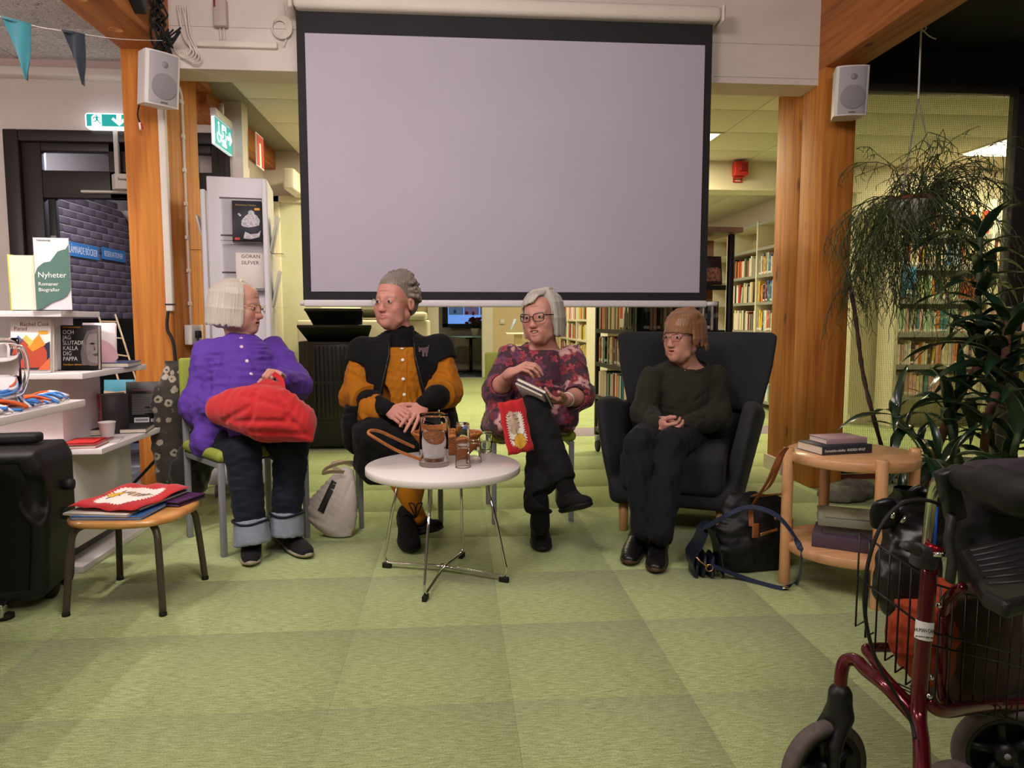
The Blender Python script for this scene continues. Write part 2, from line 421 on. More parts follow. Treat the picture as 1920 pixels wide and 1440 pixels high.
def np_mesh(name, V, Q, mats, smooth=True, cols=None, fmat=None, relax=0):
    if relax:
        e = np.concatenate([Q[:, [0, 1]], Q[:, [1, 2]], Q[:, [2, 3]], Q[:, [3, 0]]]); e = np.concatenate([e, e[:, ::-1]])
        cnt = np.bincount(e[:, 0], minlength=len(V)).astype(float)
        for _ in range(relax):
            av = np.stack([np.bincount(e[:, 0], V[e[:, 1], i], minlength=len(V)) for i in range(3)], 1)/np.maximum(cnt, 1)[:, None]; V = V*.5 + av*.5
    me = bpy.data.meshes.new(name); me.vertices.add(len(V)); me.vertices.foreach_set('co', V.astype(np.float32).ravel())
    me.loops.add(Q.size); me.loops.foreach_set('vertex_index', Q.astype(np.int32).ravel())
    me.polygons.add(len(Q)); me.polygons.foreach_set('loop_start', np.arange(0, Q.size, 4, dtype=np.int32))
    me.polygons.foreach_set('use_smooth', np.full(len(Q), smooth))
    for m in (mats if isinstance(mats, (list, tuple)) else [mats]): me.materials.append(m)
    if fmat is not None: me.polygons.foreach_set('material_index', fmat.astype(np.int32))
    me.update(calc_edges=True); me.validate()
    if cols is not None:
        a = me.color_attributes.new('col', 'FLOAT_COLOR', 'POINT'); a.data.foreach_set('color', np.concatenate([cols, np.ones((len(cols), 1))], 1).astype(np.float32).ravel())
    return me
def sdf_obj(name, sd, vox, m, parent=None, relax=1, colfn=None, lo=None, hi=None):
    V, Q = sd.mesh(vox, lo, hi)
    return link(name, np_mesh(name, V, Q, m, relax=relax, cols=colfn(V) if colfn else None), parent)
def cast(sd, o, d, maxd=6, step=.7):
    """first hit of a ray on an sdf"""
    o = np.array(o, float); d = np.array(d, float); d /= np.linalg.norm(d); t = 0
    for _ in range(160):
        q = sd.ev((o+d*t)[None])[0]
        if q < .0006: break
        t += max(min(q, .08)*step, .0008)
        if t > maxd: break
    p = o+d*t; e = .002
    g = np.array([sd.ev((p+np.eye(3)[i]*e)[None])[0]-sd.ev((p-np.eye(3)[i]*e)[None])[0] for i in range(3)])
    return Vector(p), Vector(g).normalized() if np.linalg.norm(g) > 0 else Vector((0, -1, 0))
def fold_px(sd, a, b, depth, width, n=5):
    """crease that follows the surface between two pixels"""
    P = [pcast(sd, a[0]+(b[0]-a[0])*i/n, a[1]+(b[1]-a[1])*i/n)[0] for i in range(n+1)]
    for i in range(n):
        if (P[i]-P[i+1]).length < .12: sd.fold(P[i], P[i+1], depth*(.6+.4*math.sin(math.pi*(i+.5)/n)), width)
def pcast(sd, x, y, back=1.0):
    """what the surface shows at a pixel of the photograph"""
    d = ray(x, y).normalized(); return cast(sd, CAM + d*2.0, d)
# ================================================================== THE SETTING
pine = wood('glulam_pine', '#c9832f', '#a85c1c', 'Z', .72, coat=.0)
pine_beam = wood('glulam_pine_beam', '#bd7638', '#965224', 'Y', .7, coat=.0)  # slightly darker, redder pine for the beams, grain along their length
oak = wood('oak_veneer', '#d3a276', '#be8c5e', 'X', .38, knots=False, coat=.15)
oak_leg = wood('oak_round', '#d19e70', '#bb895a', 'Z', .4, knots=False, coat=.15)
# -- carpet: 50 cm tiles, one object each where they can be told apart
t = NT('carpet_green'); oi = t.n('ObjectInfo')
gp_ = t.n('NewGeometry'); v = gp_.outputs['Position']; n1 = t.n('TexNoise', Scale=260.0, Detail=3.0); t.l(v, n1.inputs['Vector'])
mp_ = t.n('Mapping'); mp_.inputs['Scale'].default_value = (.15, 1, 1); mp_.inputs['Rotation'].default_value = (0, 0, .5); t.l(v, mp_.inputs[0]); vs2 = mp_.outputs[0]; n2 = t.n('TexNoise', Scale=190.0, Detail=3.0); t.l(vs2, n2.inputs['Vector'])
n3 = t.n('TexNoise', Scale=3.0, Detail=2.0); t.l(v, n3.inputs['Vector'])
h = t.math('ADD', t.math('MULTIPLY', n1.outputs[0], .5), t.math('MULTIPLY', n2.outputs[0], .5))
c = t.ramp(h, [(.34, lin('#788555')), (.50, lin('#a1af78')), (.66, lin('#c6d09f'))])
c = t.mix(t.math('MULTIPLY', n3.outputs[0], .16), c, lin('#9aa470'))
f = t.math('MULTIPLY_ADD', oi.outputs['Random'], .025, .987); c = t.mix(1.0, c, f, 'MULTIPLY')
t.l(c, t.b.inputs['Base Color']); t.b.inputs['Roughness'].default_value = .95; t.b.inputs['Specular IOR Level'].default_value = .1; t.b.inputs['Sheen Weight'].default_value = .15
t.bump(h, .55, .004); carpet = t.m
slate = objcol('slate_tile', .45, .12, 8, .05)
grout = mat('grout', '#b7b6ba', .9, noise=.05)

fl = struct(empty('floor'))
sub = box('subfloor', carpet, -4.5, 8.5, -2.5, 13.0, -.08, -.006, fl); sub['kind'] = 'structure'
tm = MB().rbox(-.2498, .2498, -.2498, .2498, -.0055, 0, .0007, 1).mesh('carpet_tile', carpet)
TX0 = -.10
for j in range(15):
    for i in range(-4, 12):
        x = TX0 + .5*i; y = .62 + .5*j
        if (x < -1.85 and y > 4.2) or x > 4.2 + .12*y: continue
        if abs(x - .25*y*.0) > 1.0 + .80*y: continue
        o = link('carpet_tile', tm, fl, (x, y, 0), (0, 0, R(90)*((i*7+j*3) % 5 == 0)))
gm = MB().rbox(-.2494, .2494, -.2494, .2494, -.0055, .0004, .002, 1).mesh('carpet_tile', mat('carpet_lilac', '#8d8090', .95, noise=.25, nscale=300, bump=.5, bdist=.003))
for i in range(-2, 7): link('carpet_tile', gm, fl, (TX0+.5*i, 6.55, .0003))
vf = box('grout_bed', grout, -4.4, -1.9, 4.28, 13.0, -.006, -.001, fl)
tl = MB().rbox(-.146, .146, -.146, .146, -.004, .003, .002, 1).mesh('floor_tile', slate)
for j in range(12):
    for i in range(6):
        x = -2.06 - .3*i; y = 4.44+.3*j
        o = link('floor_tile', tl, fl, (x, y, 0)); k = rnd.uniform(.8, 1.15); o.color = (.115*k, .115*k, .125*k, 1)
fb = box('grout_bed', grout, -1.2, 2.2, 13.0, 15.4, -.006, -.001, fl)
for j in range(6):
    for i in range(6):
        o = link('floor_tile', tl, fl, (-.4+.3*i, 13.15+.3*j, 0)); k = rnd.uniform(.85, 1.15); o.color = (.10*k, .11*k, .125*k, 1)

# -- ceilings
t = NT('wood_wool_board'); v = t.coord('Object', (1, 1, 1)); nw = t.n('TexNoise', Scale=7.0, Detail=3.0); t.l(v, nw.inputs['Vector'])
dv = t.mix(.12, v, nw.outputs['Color']); vo = t.n('TexNoise', Scale=46.0, Detail=6.0, Roughness=.7, Distortion=2.6); t.l(dv, vo.inputs['Vector'])
c = t.ramp(vo.outputs[0], [(.36, lin('#565253')), (.44, lin('#cdc7c9')), (.58, lin('#ece7ea'))]); t.l(c, t.b.inputs['Base Color']); t.b.inputs['Roughness'].default_value = .95
t.bump(vo.outputs[0], .9, .01); wool = t.m
ce = struct(empty('ceiling'))
bm_ = MB().rbox(-.598, .598, -.598, .598, 0, .03, .006, 2).mesh('ceiling_board', wool)
for x, z in ((-4.75, 2.815), (-3.55, 2.815), (-2.35, 2.815), (-1.0, 3.2), (.2, 3.2), (1.4, 3.2)):
    for j in range(7): link('ceiling_board', bm_, ce, (x, -1.9+1.2*j, z))
box('ceiling_back', white, -5.4, 9, -2.7, 5.6, 3.24, 3.3, ce); box('dark_ceiling', mat('charcoal_panel', '#191919', .8, noise=.2, nscale=30, bump=.1), 2.425, 8.1, -2.6, 4.46, 2.79, 2.82, ce)
# back room ceiling: white tiles in a grid
cream_t = mat('ceiling_tile_white', '#d9d4c4', .8, noise=.03, nscale=20, bump=.1, bdist=.001)
cb = struct(empty('ceiling_lower'))
tmm = MB().rbox(-.297, .297, -.296, .296, 0, .02, .004, 2).mesh('ceiling_tile', cream_t)
for i in range(0, 13):
    for j in range(11):
        x = -1.12+.6*i; y = 4.84+.6*j
        if y > 6.7 and x > 3.9 and y < 15: continue
        if any(abs(x-a) < .2 and abs(y-b) < .2 for a, b in LIGHTS) or (x < -1.7): continue
        link('ceiling_tile', tmm, cb, (x, y, 2.56))
m = MB()
for i in range(0, 13):
    for j in range(11, 18): m.rbox(-1.12+.6*i-.297, -1.12+.6*i+.297, 4.84+.6*j-.297, 4.84+.6*j+.297, 2.56, 2.58, .004, 1)
o = m.build('ceiling_tiles_far', cream_t, cb); o['kind'] = 'stuff'
tb = box('ceiling_void', mat('grey_void', '#8f8a7c', .9, noise=.05), -1.66, 8.2, 4.52, 15.6, 2.585, 2.63, cb)
lamp_on = mat('lamp_diffuser', '#fff6e4', .5, emit=3.2, noise=.01)
for k, (a, b) in enumerate(LIGHTS):
    o = empty('ceiling_light', (a, b, 2.56), 0, ['bright square ceiling panel light hidden behind the screen top', 'bright ceiling panel light seen beside the right edge of the screen', 'bright ceiling panel light seen through the wired glass above the hanging plant', 'bright ceiling panel deep in the room behind the copier', 'bright ceiling panel over the black bookcase', 'bright ceiling panel over the far white bookcases'][k], 'ceiling light')
    m = MB(); m.box(-.29, .29, -.29, -.27, -.006, .02); m.box(-.29, .29, .27, .29, -.006, .02); m.box(-.29, -.27, -.27, .27, -.006, .02); m.box(.27, .29, -.27, .27, -.006, .02)
    m.build('frame', cream, o); box('diffuser', lamp_on, -.27, .27, -.27, .27, 0, .008, o)

# -- walls
def wall(name, x0, x1, y0, y1, z0, z1, m=None): return struct(box(name, m or white_wall, x0, x1, y0, y1, z0, z1))
hd = wall('wall_header', -1.66, 2.22, 4.30, 4.52, 2.47, 3.2)
sm_ = struct(empty('trim_1'))
box('seam', mat('seam_shadow', '#a79d95', .8, noise=.05), 1.55, 2.215, 4.2985, 4.302, 2.505, 2.508, sm_)
box('seam', MATS['seam_shadow'], -1.63, 2.215, 4.2985, 4.302, 2.70, 2.7025, sm_)
# left wall with the door opening
wall('wall_left_of_door', -5, -3.10, 5.30, 5.45, 0, 2.82); wall('wall_above_door', -3.10, -1.60, 5.30, 5.45, 2.36, 2.82)
wall('wall_right_of_door', -1.60, -1.50, 5.30, 5.45, 0, 2.82)
co = struct(MB().rbox(-5, -1.66, 5.20, 5.30, 2.70, 2.76, .012).build('trim_2', white))
struct(box('trim_3', mat('pinkish_trim', '#c9b3ad', .7, noise=.04), -5, -1.66, 5.24, 5.31, 2.762, 2.815))
wall('wall_side', -5.3, -5.2, -2.6, 5.4, 0, 3.3); wall('wall_camera_side', -5.2, 8.1, -2.7, -2.6, 0, 3.3); wall('wall_right', 8.1, 8.2, -2.6, 15.5, 0, 3.3)
# back room
wall('wall_back_left', -1.75, -.82, 6.80, 6.92, 0, 2.60); wall('wall_beam', -.82, 3.95, 6.75, 6.95, 2.30, 2.60, mat('cream_wall', '#ddd6bd', .7, noise=.03, nscale=6))
wall('wall_back_right', 3.95, 8.1, 6.85, 7.0, 0, 2.60, mat('cream_wall', '#ddd6bd'))
struct(box('trim_4', cream, -.82, 3.95, 6.72, 6.98, 2.285, 2.305))
wall('wall_shelves', 3.98, 4.10, 6.95, 15.4, 0, 2.60); wall('wall_corridor', -1.85, -1.75, 5.45, 13, 0, 2.6)
beige = mat('beige_wall', '#cdb894', .75, noise=.03, nscale=6)
wall('wall_far_left', -1.75, -.50, 13.0, 13.12, 0, 2.6, beige); wall('wall_far_right', .66, 4.0, 13.0, 13.12, 0, 2.6, beige); wall('wall_far_over', -.50, .66, 13.0, 13.12, 2.2, 2.6, beige)
wall('wall_window', -1.2, 2.4, 15.2, 15.4, 0, .90, white_wall); wall('wall_window_over', -1.2, 2.4, 15.2, 15.4, 1.9, 2.6); wall('wall_window_left', -1.2, -.28, 15.2, 15.4, .9, 1.9); wall('wall_window_right', 1.25, 2.4, 15.2, 15.4, .9, 1.9)
wall('wall_bay_left', -1.3, -1.2, 13.12, 15.4, 0, 2.6); wall('wall_bay_right', 2.4, 2.5, 13.12, 15.4, 0, 2.6)
for k, x in enumerate((-.51, .47)):
    struct(MB().rbox(x, x+.20, 12.95, 13.16, 0, 2.2, .006, 2).build('trim_%d' % (5+k), white))
# window with posters and a snowy street
win = struct(empty('window_1'))
m = MB()
for a in ((-.28, 1.25, .90, .97), (-.28, 1.25, 1.84, 1.90), (-.28, -.17, .9, 1.9), (1.18, 1.25, .9, 1.9)): m.box(a[0], a[1], 15.16, 15.3, a[2], a[3])
m.build('window_frame', black_mt, win); box('window_pane', glass, -.17, 1.18, 15.22, 15.226, .97, 1.84, win); box('window_sill', black_mt, -.1, 1.3, 15.05, 15.22, .87, .90, win)
snow = mat('evening_snow', '#9cc4f0', .9, noise=.12, nscale=3)
st = struct(box('ground_outside', snow, -12, 14, 15.5, 60, -.3, -.02))
sk = struct(box('trim_7', mat('dusk_facade', '#6d9be0', .8, noise=.25, nscale=2, emit=.9), -12, 14, 24, 24.3, -.1, 8))  # facade backdrop outside; dusk light put in as its own blue glow
for k, (x, c) in enumerate(((-.15, '#7e9fd6'), (.18, '#9c8fc4'), (.52, '#7b7fae'))):
    p = empty('poster', (x, 15.235, 1.16), 0, ['pale blue drawing poster taped in the far window, leftmost of three', 'poster with red lettering in the middle of the far window', 'dark poster with a blue figure in the far window, rightmost'][k], 'poster')
    box('sheet', mat('poster_sheet%d' % k, c, .8, noise=.5, nscale=9, emit=.25), 0, .31, 0, .004, 0, .62, p)
    m = MB(); q = random.Random(k)
    for i in range(9): a = q.uniform(.03, .24); b = q.uniform(.03, .40); m.ball((a, -.001, b), (q.uniform(.015, .05), .0012, q.uniform(.02, .06)), 4)
    m.build('drawing', mat('poster_ink%d' % k, ['#5d78b8', '#a5526c', '#3d5fb4'][k], .8, noise=.5, nscale=20, emit=.1), p)
    if k == 1: text('lettering', 'Vysbohy', .075, mat('poster_red', '#c24a55', .8, noise=.05, emit=.2), p, Matrix.Translation((.02, -.003, .53)) @ Matrix.Rotation(R(90), 4, 'X'))
# radiator
rd = empty('radiator', (.6, 15.12, .18), 0, 'white ribbed radiator under the far window', 'radiator')
box('panel', cream, -.62, .66, -.02, .04, 0, .55, rd, .006)
rib = MB().rbox(-.012, .012, -.012, 0, .03, .52, .005, 2).mesh('rib', cream)
for i in range(30): link('rib', rib, rd, (-.58+.041*i, -.02, 0))
# posts and beams
def post(name, x0, x1, y0, y1, z1):
    p = struct(empty(name)); m = MB(); m.rbox(x0, x1, y0, y0+.27, 0, z1, .006, 2); m.rbox(x0, x1, y0+.274, y1, 0, z1, .006, 2); m.build('timber', pine, p); return p
post('pillar_left', -1.85, -1.635, 4.25, 4.80, 2.56); post('pillar_right', 2.205, 2.41, 4.22, 4.84, 2.56)
for k, (x0, x1) in enumerate(((-1.85, -1.60), (2.205, 2.42))):
    b = struct(empty('beam_left' if k == 0 else 'beam_right')); m = MB(); m.rbox(x0, x1, -2.5, 4.99 if k == 0 else 4.84, 2.55, 3.19, .006, 2); m.build('timber', pine_beam, b)
struct(MB().rbox(-1.85, -1.635, 5.0, 6.8, 2.42, 2.72, .006, 2).build('beam_back', pine_beam))
struct(box('baseboard_right', white, 2.19, 2.205, 4.60, 4.86, 0, .10)); struct(box('baseboard_back', cream, 3.96, 8, 6.83, 6.85, 0, .10))
# knots of the filled bolt holes under the left beam
m = MB()
for y in (3.62, 3.98): m.lathe([(.035, 0), (.035, -.002), (.028, -.0025), (.028, -.001)], 20, Matrix.Translation((-1.745, y, 2.55)))
plug = m.build('bolt_plugs', mat('plug_wood', '#c98552', .6, noise=.2, nscale=60), bpy.data.objects['beam_left'])
# glass partition on the right
gp = struct(empty('window_2'))
dark = mat('dark_frame', '#3b3532', .45, noise=.1, nscale=20)
m = MB(); m.rbox(2.41, 3.74, 4.46, 4.54, 2.50, 2.55, .006, 2); m.rbox(3.63, 3.76, 4.46, 4.54, 0, 2.55, .006, 2); m.rbox(2.41, 6.5, 4.46, 4.54, .03, .075, .005, 2); m.rbox(3.74, 6.5, 4.46, 4.54, 2.50, 2.55, .006, 2)
m.build('window_frame', dark, gp)
box('window_sill', mat('pale_sill', '#cfc7b4', .6, noise=.04), 2.41, 6.5, 4.44, 4.56, .075, .12, gp); box('sill_strip', mat('red_strip', '#7b3b2e', .6, noise=.1), 2.41, 6.5, 4.43, 4.46, 0, .03, gp)
box('window_pane', mat('wired_pane', '#f2f4ea', .03, trans=1.0, ior=1.02, bump=.01, nscale=2), 2.41, 3.64, 4.497, 4.503, .12, 2.50, gp)
box('window_pane', MATS['wired_pane'], 3.76, 6.5, 4.497, 4.503, .12, 2.50, gp)
m = MB(); wr = .00034
for i in range(98): x = 2.415+.0125*i; m.box(x-wr, x+wr, 4.4985, 4.5015, .12, 2.5)
for i in range(190): z = .125+.0125*i; m.box(2.41, 3.63, 4.4985, 4.5015, z-wr, z+wr)
g = m.build('wire_mesh', mat('wire_dark', '#7d7a62', .5, .6, noise=.1), gp); g['kind'] = 'stuff'
wall('wall_dark_panel', 2.42, 6.5, 4.46, 4.56, 2.55, 2.82, mat('charcoal_panel', '#191919', .8, noise=.2, nscale=30, bump=.1))
# door set on the left: dark frame, transom lights, open leaf
d = struct(empty('door_1')); Yd = 5.30
dk = mat('dark_door_paint', '#231c1a', .45, noise=.1, nscale=20)
m = MB()
for a in ((-3.10, -3.0, 0, 2.36), (-1.66, -1.59, 0, 2.36), (-3.0, -1.66, 2.28, 2.36)): m.rbox(a[0], a[1], Yd-.03, Yd+.10, a[2], a[3], .008, 2)
for a in ((-3.0, -2.87, 0, 2.28), (-2.87, -1.72, 2.22, 2.28), (-2.87, -1.72, 1.90, 2.09), (-2.42, -2.26, 1.90, 2.28), (-1.72, -1.66, 0, 2.28)): m.rbox(a[0], a[1], Yd, Yd+.07, a[2], a[3], .006, 2)
m.build('door_frame', dk, d)
for a in ((-2.87, -2.42), (-2.26, -1.72)): box('pane', glass, a[0], a[1], Yd+.03, Yd+.036, 2.09, 2.22, d)
m = MB(); m.rbox(-2.85, -2.80, Yd+.02, Yd+.06, 0, 1.90, .004, 2); m.build('door_leaf_edge', black_mt, d)
hm = MB(); hm.tube([(-2.815, Yd+.0, 1.48), (-2.815, Yd+.0, 1.60)], .012, 10); hm.rbox(-2.83, -2.80, Yd-.012, Yd+.01, 1.44, 1.64, .003, 2)
hm.build('hinge', grey_mt, d)
# brick wall of the vestibule (courses recede, every brick near enough is one object)
bw = struct(empty('wall_brick')); brick = objcol('plum_brick', .7, .18, 30, .35)
box('mortar', mat('mortar', '#a39c94', .9, noise=.08, nscale=60, bump=.2), -3.82, -3.715, 5.5, 9.6, 0, 2.8, bw)
bk = MB().rbox(-.012, .10, -.1195, .1195, -.0315, .0315, .004, 1).mesh('brick', brick)
nb = 0
for j in range(36):
    for i in range(17):
        y = 5.66 + .25*i + (.125 if j % 2 else 0); z = .045+.075*j
        x = -3.705
        px = 960 + F*((x*cy_ - y*sy_)/(x*sy_+y*cy_)) if 0 else 0
        if z < .55 or nb >= 298 or y > 8.9 or y < 5.7: continue
        if (z > 2.0 and y < 6.0): pass
        o = link('brick', bk, bw, (x-.10+rnd.uniform(-.002, .002), y, z)); k = rnd.uniform(.75, 1.15); o.color = (.135*k, .098*k, .118*k, 1); nb += 1
m = MB()
for j in range(36):
    for i in range(17):
        y = 5.66 + .25*i + (.125 if j % 2 else 0); z = .045+.075*j
        if not (z < .55 or y > 8.9 or y < 5.7): continue
        m.box(-3.817, -3.705, y-.1195, y+.1195, z-.0315, z+.0315)
o = m.build('bricks_far', brick, bw); o.color = (.13, .095, .113, 1); o['kind'] = 'stuff'
wall('wall_vestibule_end', -5, -1.85, 9.6, 9.7, 0, 2.82); wall('ceiling_vestibule', -5, -1.85, 5.45, 9.7, 2.82, 2.9)
# dark doorway opening in the brick wall
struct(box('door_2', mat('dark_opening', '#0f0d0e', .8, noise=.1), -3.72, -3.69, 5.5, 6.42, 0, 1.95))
wall('wall_right_room_side', 6.5, 6.6, 4.5, 7, 0, 2.6)
# ================================================================== PROJECTION SCREEN, LOUDSPEAKERS, SIGNS
screen_w = mat('screen_cloth', '#b2abbd', .75, noise=.02, nscale=3)
sc = empty('projection_screen', (.31, 4.18, 1.13), 0, 'large white pull-down projection screen with black border hanging before the header', 'projection screen')
def scl(o): o.location = Vector(o.location) - Vector((.31, 4.18, 1.13)); return o
scl(box('cloth', screen_w, -.825, 1.452, 4.176, 4.180, 1.213, 2.637, sc))
scl(box('black_border', mat('screen_black', '#17161a', .7, noise=.15, nscale=6), -.872, 1.497, 4.1815, 4.184, 1.165, 2.76, sc))
m = MB(); m.rbox(-.868, 1.50, 4.165, 4.20, 1.125, 1.166, .012, 4); m.tube([(1.50, 4.182, 1.146), (1.565, 4.182, 1.146)], .014, 12); m.tube([(-.868, 4.182, 1.146), (-.89, 4.182, 1.146)], .014, 12)
scl(m.build('weight_bar', mat('bar_white', '#d9d4da', .35, noise=.02), sc))
m = MB(); m.rbox(-.88, 1.53, 4.12, 4.24, 2.755, 2.842, .03, 4); scl(m.build('housing', white, sc))
m = MB(); m.rbox(-.905, -.88, 4.115, 4.245, 2.75, 2.846, .012, 3); m.rbox(1.53, 1.55, 4.115, 4.245, 2.75, 2.846, .012, 3)
m.box(-.70, -.66, 4.24, 4.30, 2.79, 2.82); m.box(1.30, 1.34, 4.24, 4.30, 2.79, 2.82); scl(m.build('end_cap', white, sc))

sp_white = mat('speaker_white', '#d7d3d2', .45, noise=.02, nscale=8)
sp_grill = mat('speaker_grille', '#a8a3aa', .6, noise=.08, nscale=400, bump=.3, bdist=.0006)
def speaker(loc, rz, tilt, lab):
    o = empty('wall_speaker', loc, Euler((tilt, 0, rz)), lab, 'loudspeaker')
    # cabinet: rounded front, narrower back
    poly = [(-.062, .10), (.062, .10), (.088, -.03), (.090, -.055)] + [(.088*math.sin(a), -.055-.022*math.cos(a)) for a in [R(75), R(45), R(15), R(-15), R(-45), R(-75)]] + [(-.090, -.055), (-.088, -.03)]
    MB().prism(poly, -.135, .135).build('cabinet', sp_white, o)
    pg = [(.080*math.sin(R(a)), -.0575-.0225*math.cos(R(a))) for a in range(70, -71, -14)]
    m = MB(); n = len(pg)
    vs = [(x, y, z) for z in (-.128, .128) for x, y in pg]; m.add(vs, [(k, k+1, n+k+1, n+k) for k in range(n-1)], None, True); m.build('grille', sp_grill, o)
    m = MB(); Mx = Matrix.Translation((0, -.0815, -.038)) @ Matrix.Rotation(R(90), 4, 'X'); m.lathe([(.066, -.004), (.066, 0), (.063, .0015), (.0, .0016)], 32, Mx)
    m.build('woofer', mat('woofer_grey', '#8f8a92', .65, noise=.06, nscale=300), o)
    m = MB(); Mx = Matrix.Translation((0, -.0805, .072)) @ Matrix.Rotation(R(90), 4, 'X'); m.lathe([(.017, 0), (.016, .003), (.006, .002), (.004, .004), (0, .005)], 20, Mx); m.build('tweeter', MATS['woofer_grey'], o)
    box('badge', mat('badge_grey', '#5d5a60', .5, noise=.05), -.018, .018, -.0835, -.0805, -.122, -.116, o)
    m = MB(); m.tube([(0, .10, -.02), (0, .17, -.02)], .022, 12); m.rbox(-.03, .03, .165, .18, -.09, .05, .004, 2); m.build('bracket', sp_white, o)
    return o
speaker(at(296, 150, 4.08), R(46), R(9), 'white loudspeaker mounted on the left timber pillar beside the exit door')
speaker(at(1591, 175, 4.06), R(-12), R(4), 'white loudspeaker mounted on the right timber pillar above the hanging plant')
# lead dangling under the left loudspeaker
m = MB(); m.tube(bez([at(262, 192, 4.18), at(258, 215, 4.17), at(263, 232, 4.18)]), .004, 6); o = m.build('speaker_lead', black_rb); tag(o, 'short black lead with plugs dangling under the left wall loudspeaker', 'cable')
MB().tube([at(262, 230, 4.18), at(264, 243, 4.18)], .007, 8).build('white_plug', wprint, o); MB().tube([at(265, 232, 4.18), at(267, 242, 4.18)], .006, 8).build('red_plug', mat('plug_red', '#b0262a', .4, noise=.05), o)

teal = mat('sign_teal', '#0f9c98', .4, emit=.75, noise=.01); lit = mat('sign_white', '#f4fbff', .4, emit=1.7, noise=.01)
def flatpoly(m, pts, y, M=None):   # thin printed shape facing -Y
    m.prism([(p[0], -p[1]) for p in pts], 0, .002, (M or Matrix()) @ Matrix.Translation((0, y, 0)) @ Matrix.Rotation(R(90), 4, 'X') @ Matrix.Diagonal((1, -1, 1, 1)))
def man(m, x, y, z, s):
    M = Matrix.Translation((x, y, z)) @ Matrix.Diagonal((s, 1, s, 1))
    m.ball((x-.04*s, y, z+.36*s), (.065*s, .002, .065*s), 6)
    for p in ([(-.10, .26), (.05, .30), (.10, .02), (-.06, .0)], [(.05, .29), (.26, .16), (.24, .10), (.03, .22)], [(-.08, .27), (-.26, .20), (-.30, .04), (-.24, .03), (-.21, .15), (-.05, .20)], [(-.06, .03), (.08, .05), (.20, -.16), (.34, -.30), (.28, -.34), (.13, -.18)], [(-.06, .04), (.02, .0), (-.10, -.16), (-.32, -.16), (-.32, -.10), (-.14, -.10)]):
        flatpoly(m, p, 0, M)
e = empty('exit_sign', (-2.355, 5.25, 2.414), 0, 'lit green exit sign with running figure and down arrow above the dark door', 'exit sign')
m = MB(); m.rbox(-.172, .172, -.035, .045, -.052, .052, .02, 4); m.build('body', lit, e)
box('green_panel', teal, -.155, .150, -.038, -.034, -.040, .040, e)
m = MB(); flatpoly(m, [(-.12, -.038), (-.055, -.038), (-.055, .038), (-.10, .038), (-.12, .02)], -.0395); m.build('white_field', lit, e); m = MB(); flatpoly(m, [(.045, .038), (.075, .038), (.075, .0), (.098, .018), (.108, .006), (.06, -.036), (.012, .006), (.022, .018), (.045, .0)], -.0395); m.build('white_arrow', lit, e)
m = MB(); man(m, -.085, -.0415, .0, .085); m.build('running_figure', teal, e)
e = empty('exit_sign', tuple(at(416, 252, 5.08)), R(90), 'lit green hanging exit sign with wheelchair symbol, running figure and right arrow', 'exit sign')
m = MB(); m.rbox(-.18, .18, -.012, .012, -.105, .075, .004, 2); m.build('body', mat('sign_edge', '#e9f7ff', .4, emit=.6, noise=.01), e); box('green_panel', teal, -.176, .176, -.0145, -.0118, -.10, .07, e)
m = MB(); m.rbox(-.17, .17, -.02, .02, .08, .13, .006, 2); m.tube([(0, 0, .13), (0, 0, .20)], .02, 8); m.build('lamp_housing', sp_white, e)
m = MB(); y = -.0165
flatpoly(m, [(-.045, -.085), (.035, -.085), (.035, .055), (-.045, .055)], y); flatpoly(m, [(.06, .005), (.12, .005), (.10, .03), (.115, .04), (.16, -.005), (.115, -.05), (.10, -.04), (.12, -.02), (.06, -.02)], y)
for k in range(20):
    a, b = R(100+k*13.), R(100+(k+1)*13.); flatpoly(m, [(-.115+.035*math.cos(a), -.045+.035*math.sin(a)), (-.115+.035*math.cos(b), -.045+.035*math.sin(b)), (-.115+.027*math.cos(b), -.045+.027*math.sin(b)), (-.115+.027*math.cos(a), -.045+.027*math.sin(a))], y)
flatpoly(m, [(-.118, .03), (-.106, .03), (-.10, -.02), (-.07, -.02), (-.055, -.06), (-.065, -.064), (-.08, -.032), (-.115, -.03)], y); m.ball((-.112, y, .045), (.011, .002, .011), 6); m.build('white_pictogram', lit, e)
m = MB(); man(m, -.005, y-.002, -.02, .15); m.build('running_figure', teal, e)
red = mat('sign_red', '#c9302a', .5, noise=.04)
e = empty('hose_sign', (-1.45, 5.56, 2.30), R(90), 'small red and white fire hose sign sticking out beside the hanging exit sign', 'sign')
box('plate', wprint, -.10, .10, -.004, .004, -.12, .12, e); m = MB(); m.box(-.092, -.03, -.006, -.0041, -.112, .112); m.box(.03, .092, -.006, -.0041, -.112, .112); m.box(-.03, .03, -.006, -.0041, .06, .112); m.build('red_fields', red, e)
o = MB(); o.rbox(-1.46, -1.36, 6.30, 6.78, 2.16, 2.34, .02, 3); o = o.build('ventilation_unit', white); tag(o, 'small white wall unit behind the red and white hose sign', 'wall unit')
e = empty('fire_alarm', at(1386, 318, 6.72), 0, 'red square fire alarm sounder on the cream beam', 'fire alarm')
m = MB(); m.rbox(-.065, .065, -.07, .02, -.065, .065, .008, 2); m.build('casing', red, e); m = MB(); m.rbox(-.015, .05, -.085, -.065, -.03, .045, .005, 2); m.build('sounder', mat('sounder_red', '#8e1c22', .4, noise=.05), e)
m = MB(); m.rbox(-.03, .01, -.078, -.068, -.03, .045, .004, 2); m.box(-.06, .03, -.03, 0, -.085, -.065); m.build('base', mat('base_red', '#b3262a', .5, noise=.05), e)
e = empty('alarm_sign', at(1383, 335, 6.74), 0, 'small red sign with white bell symbol under the fire alarm', 'sign')
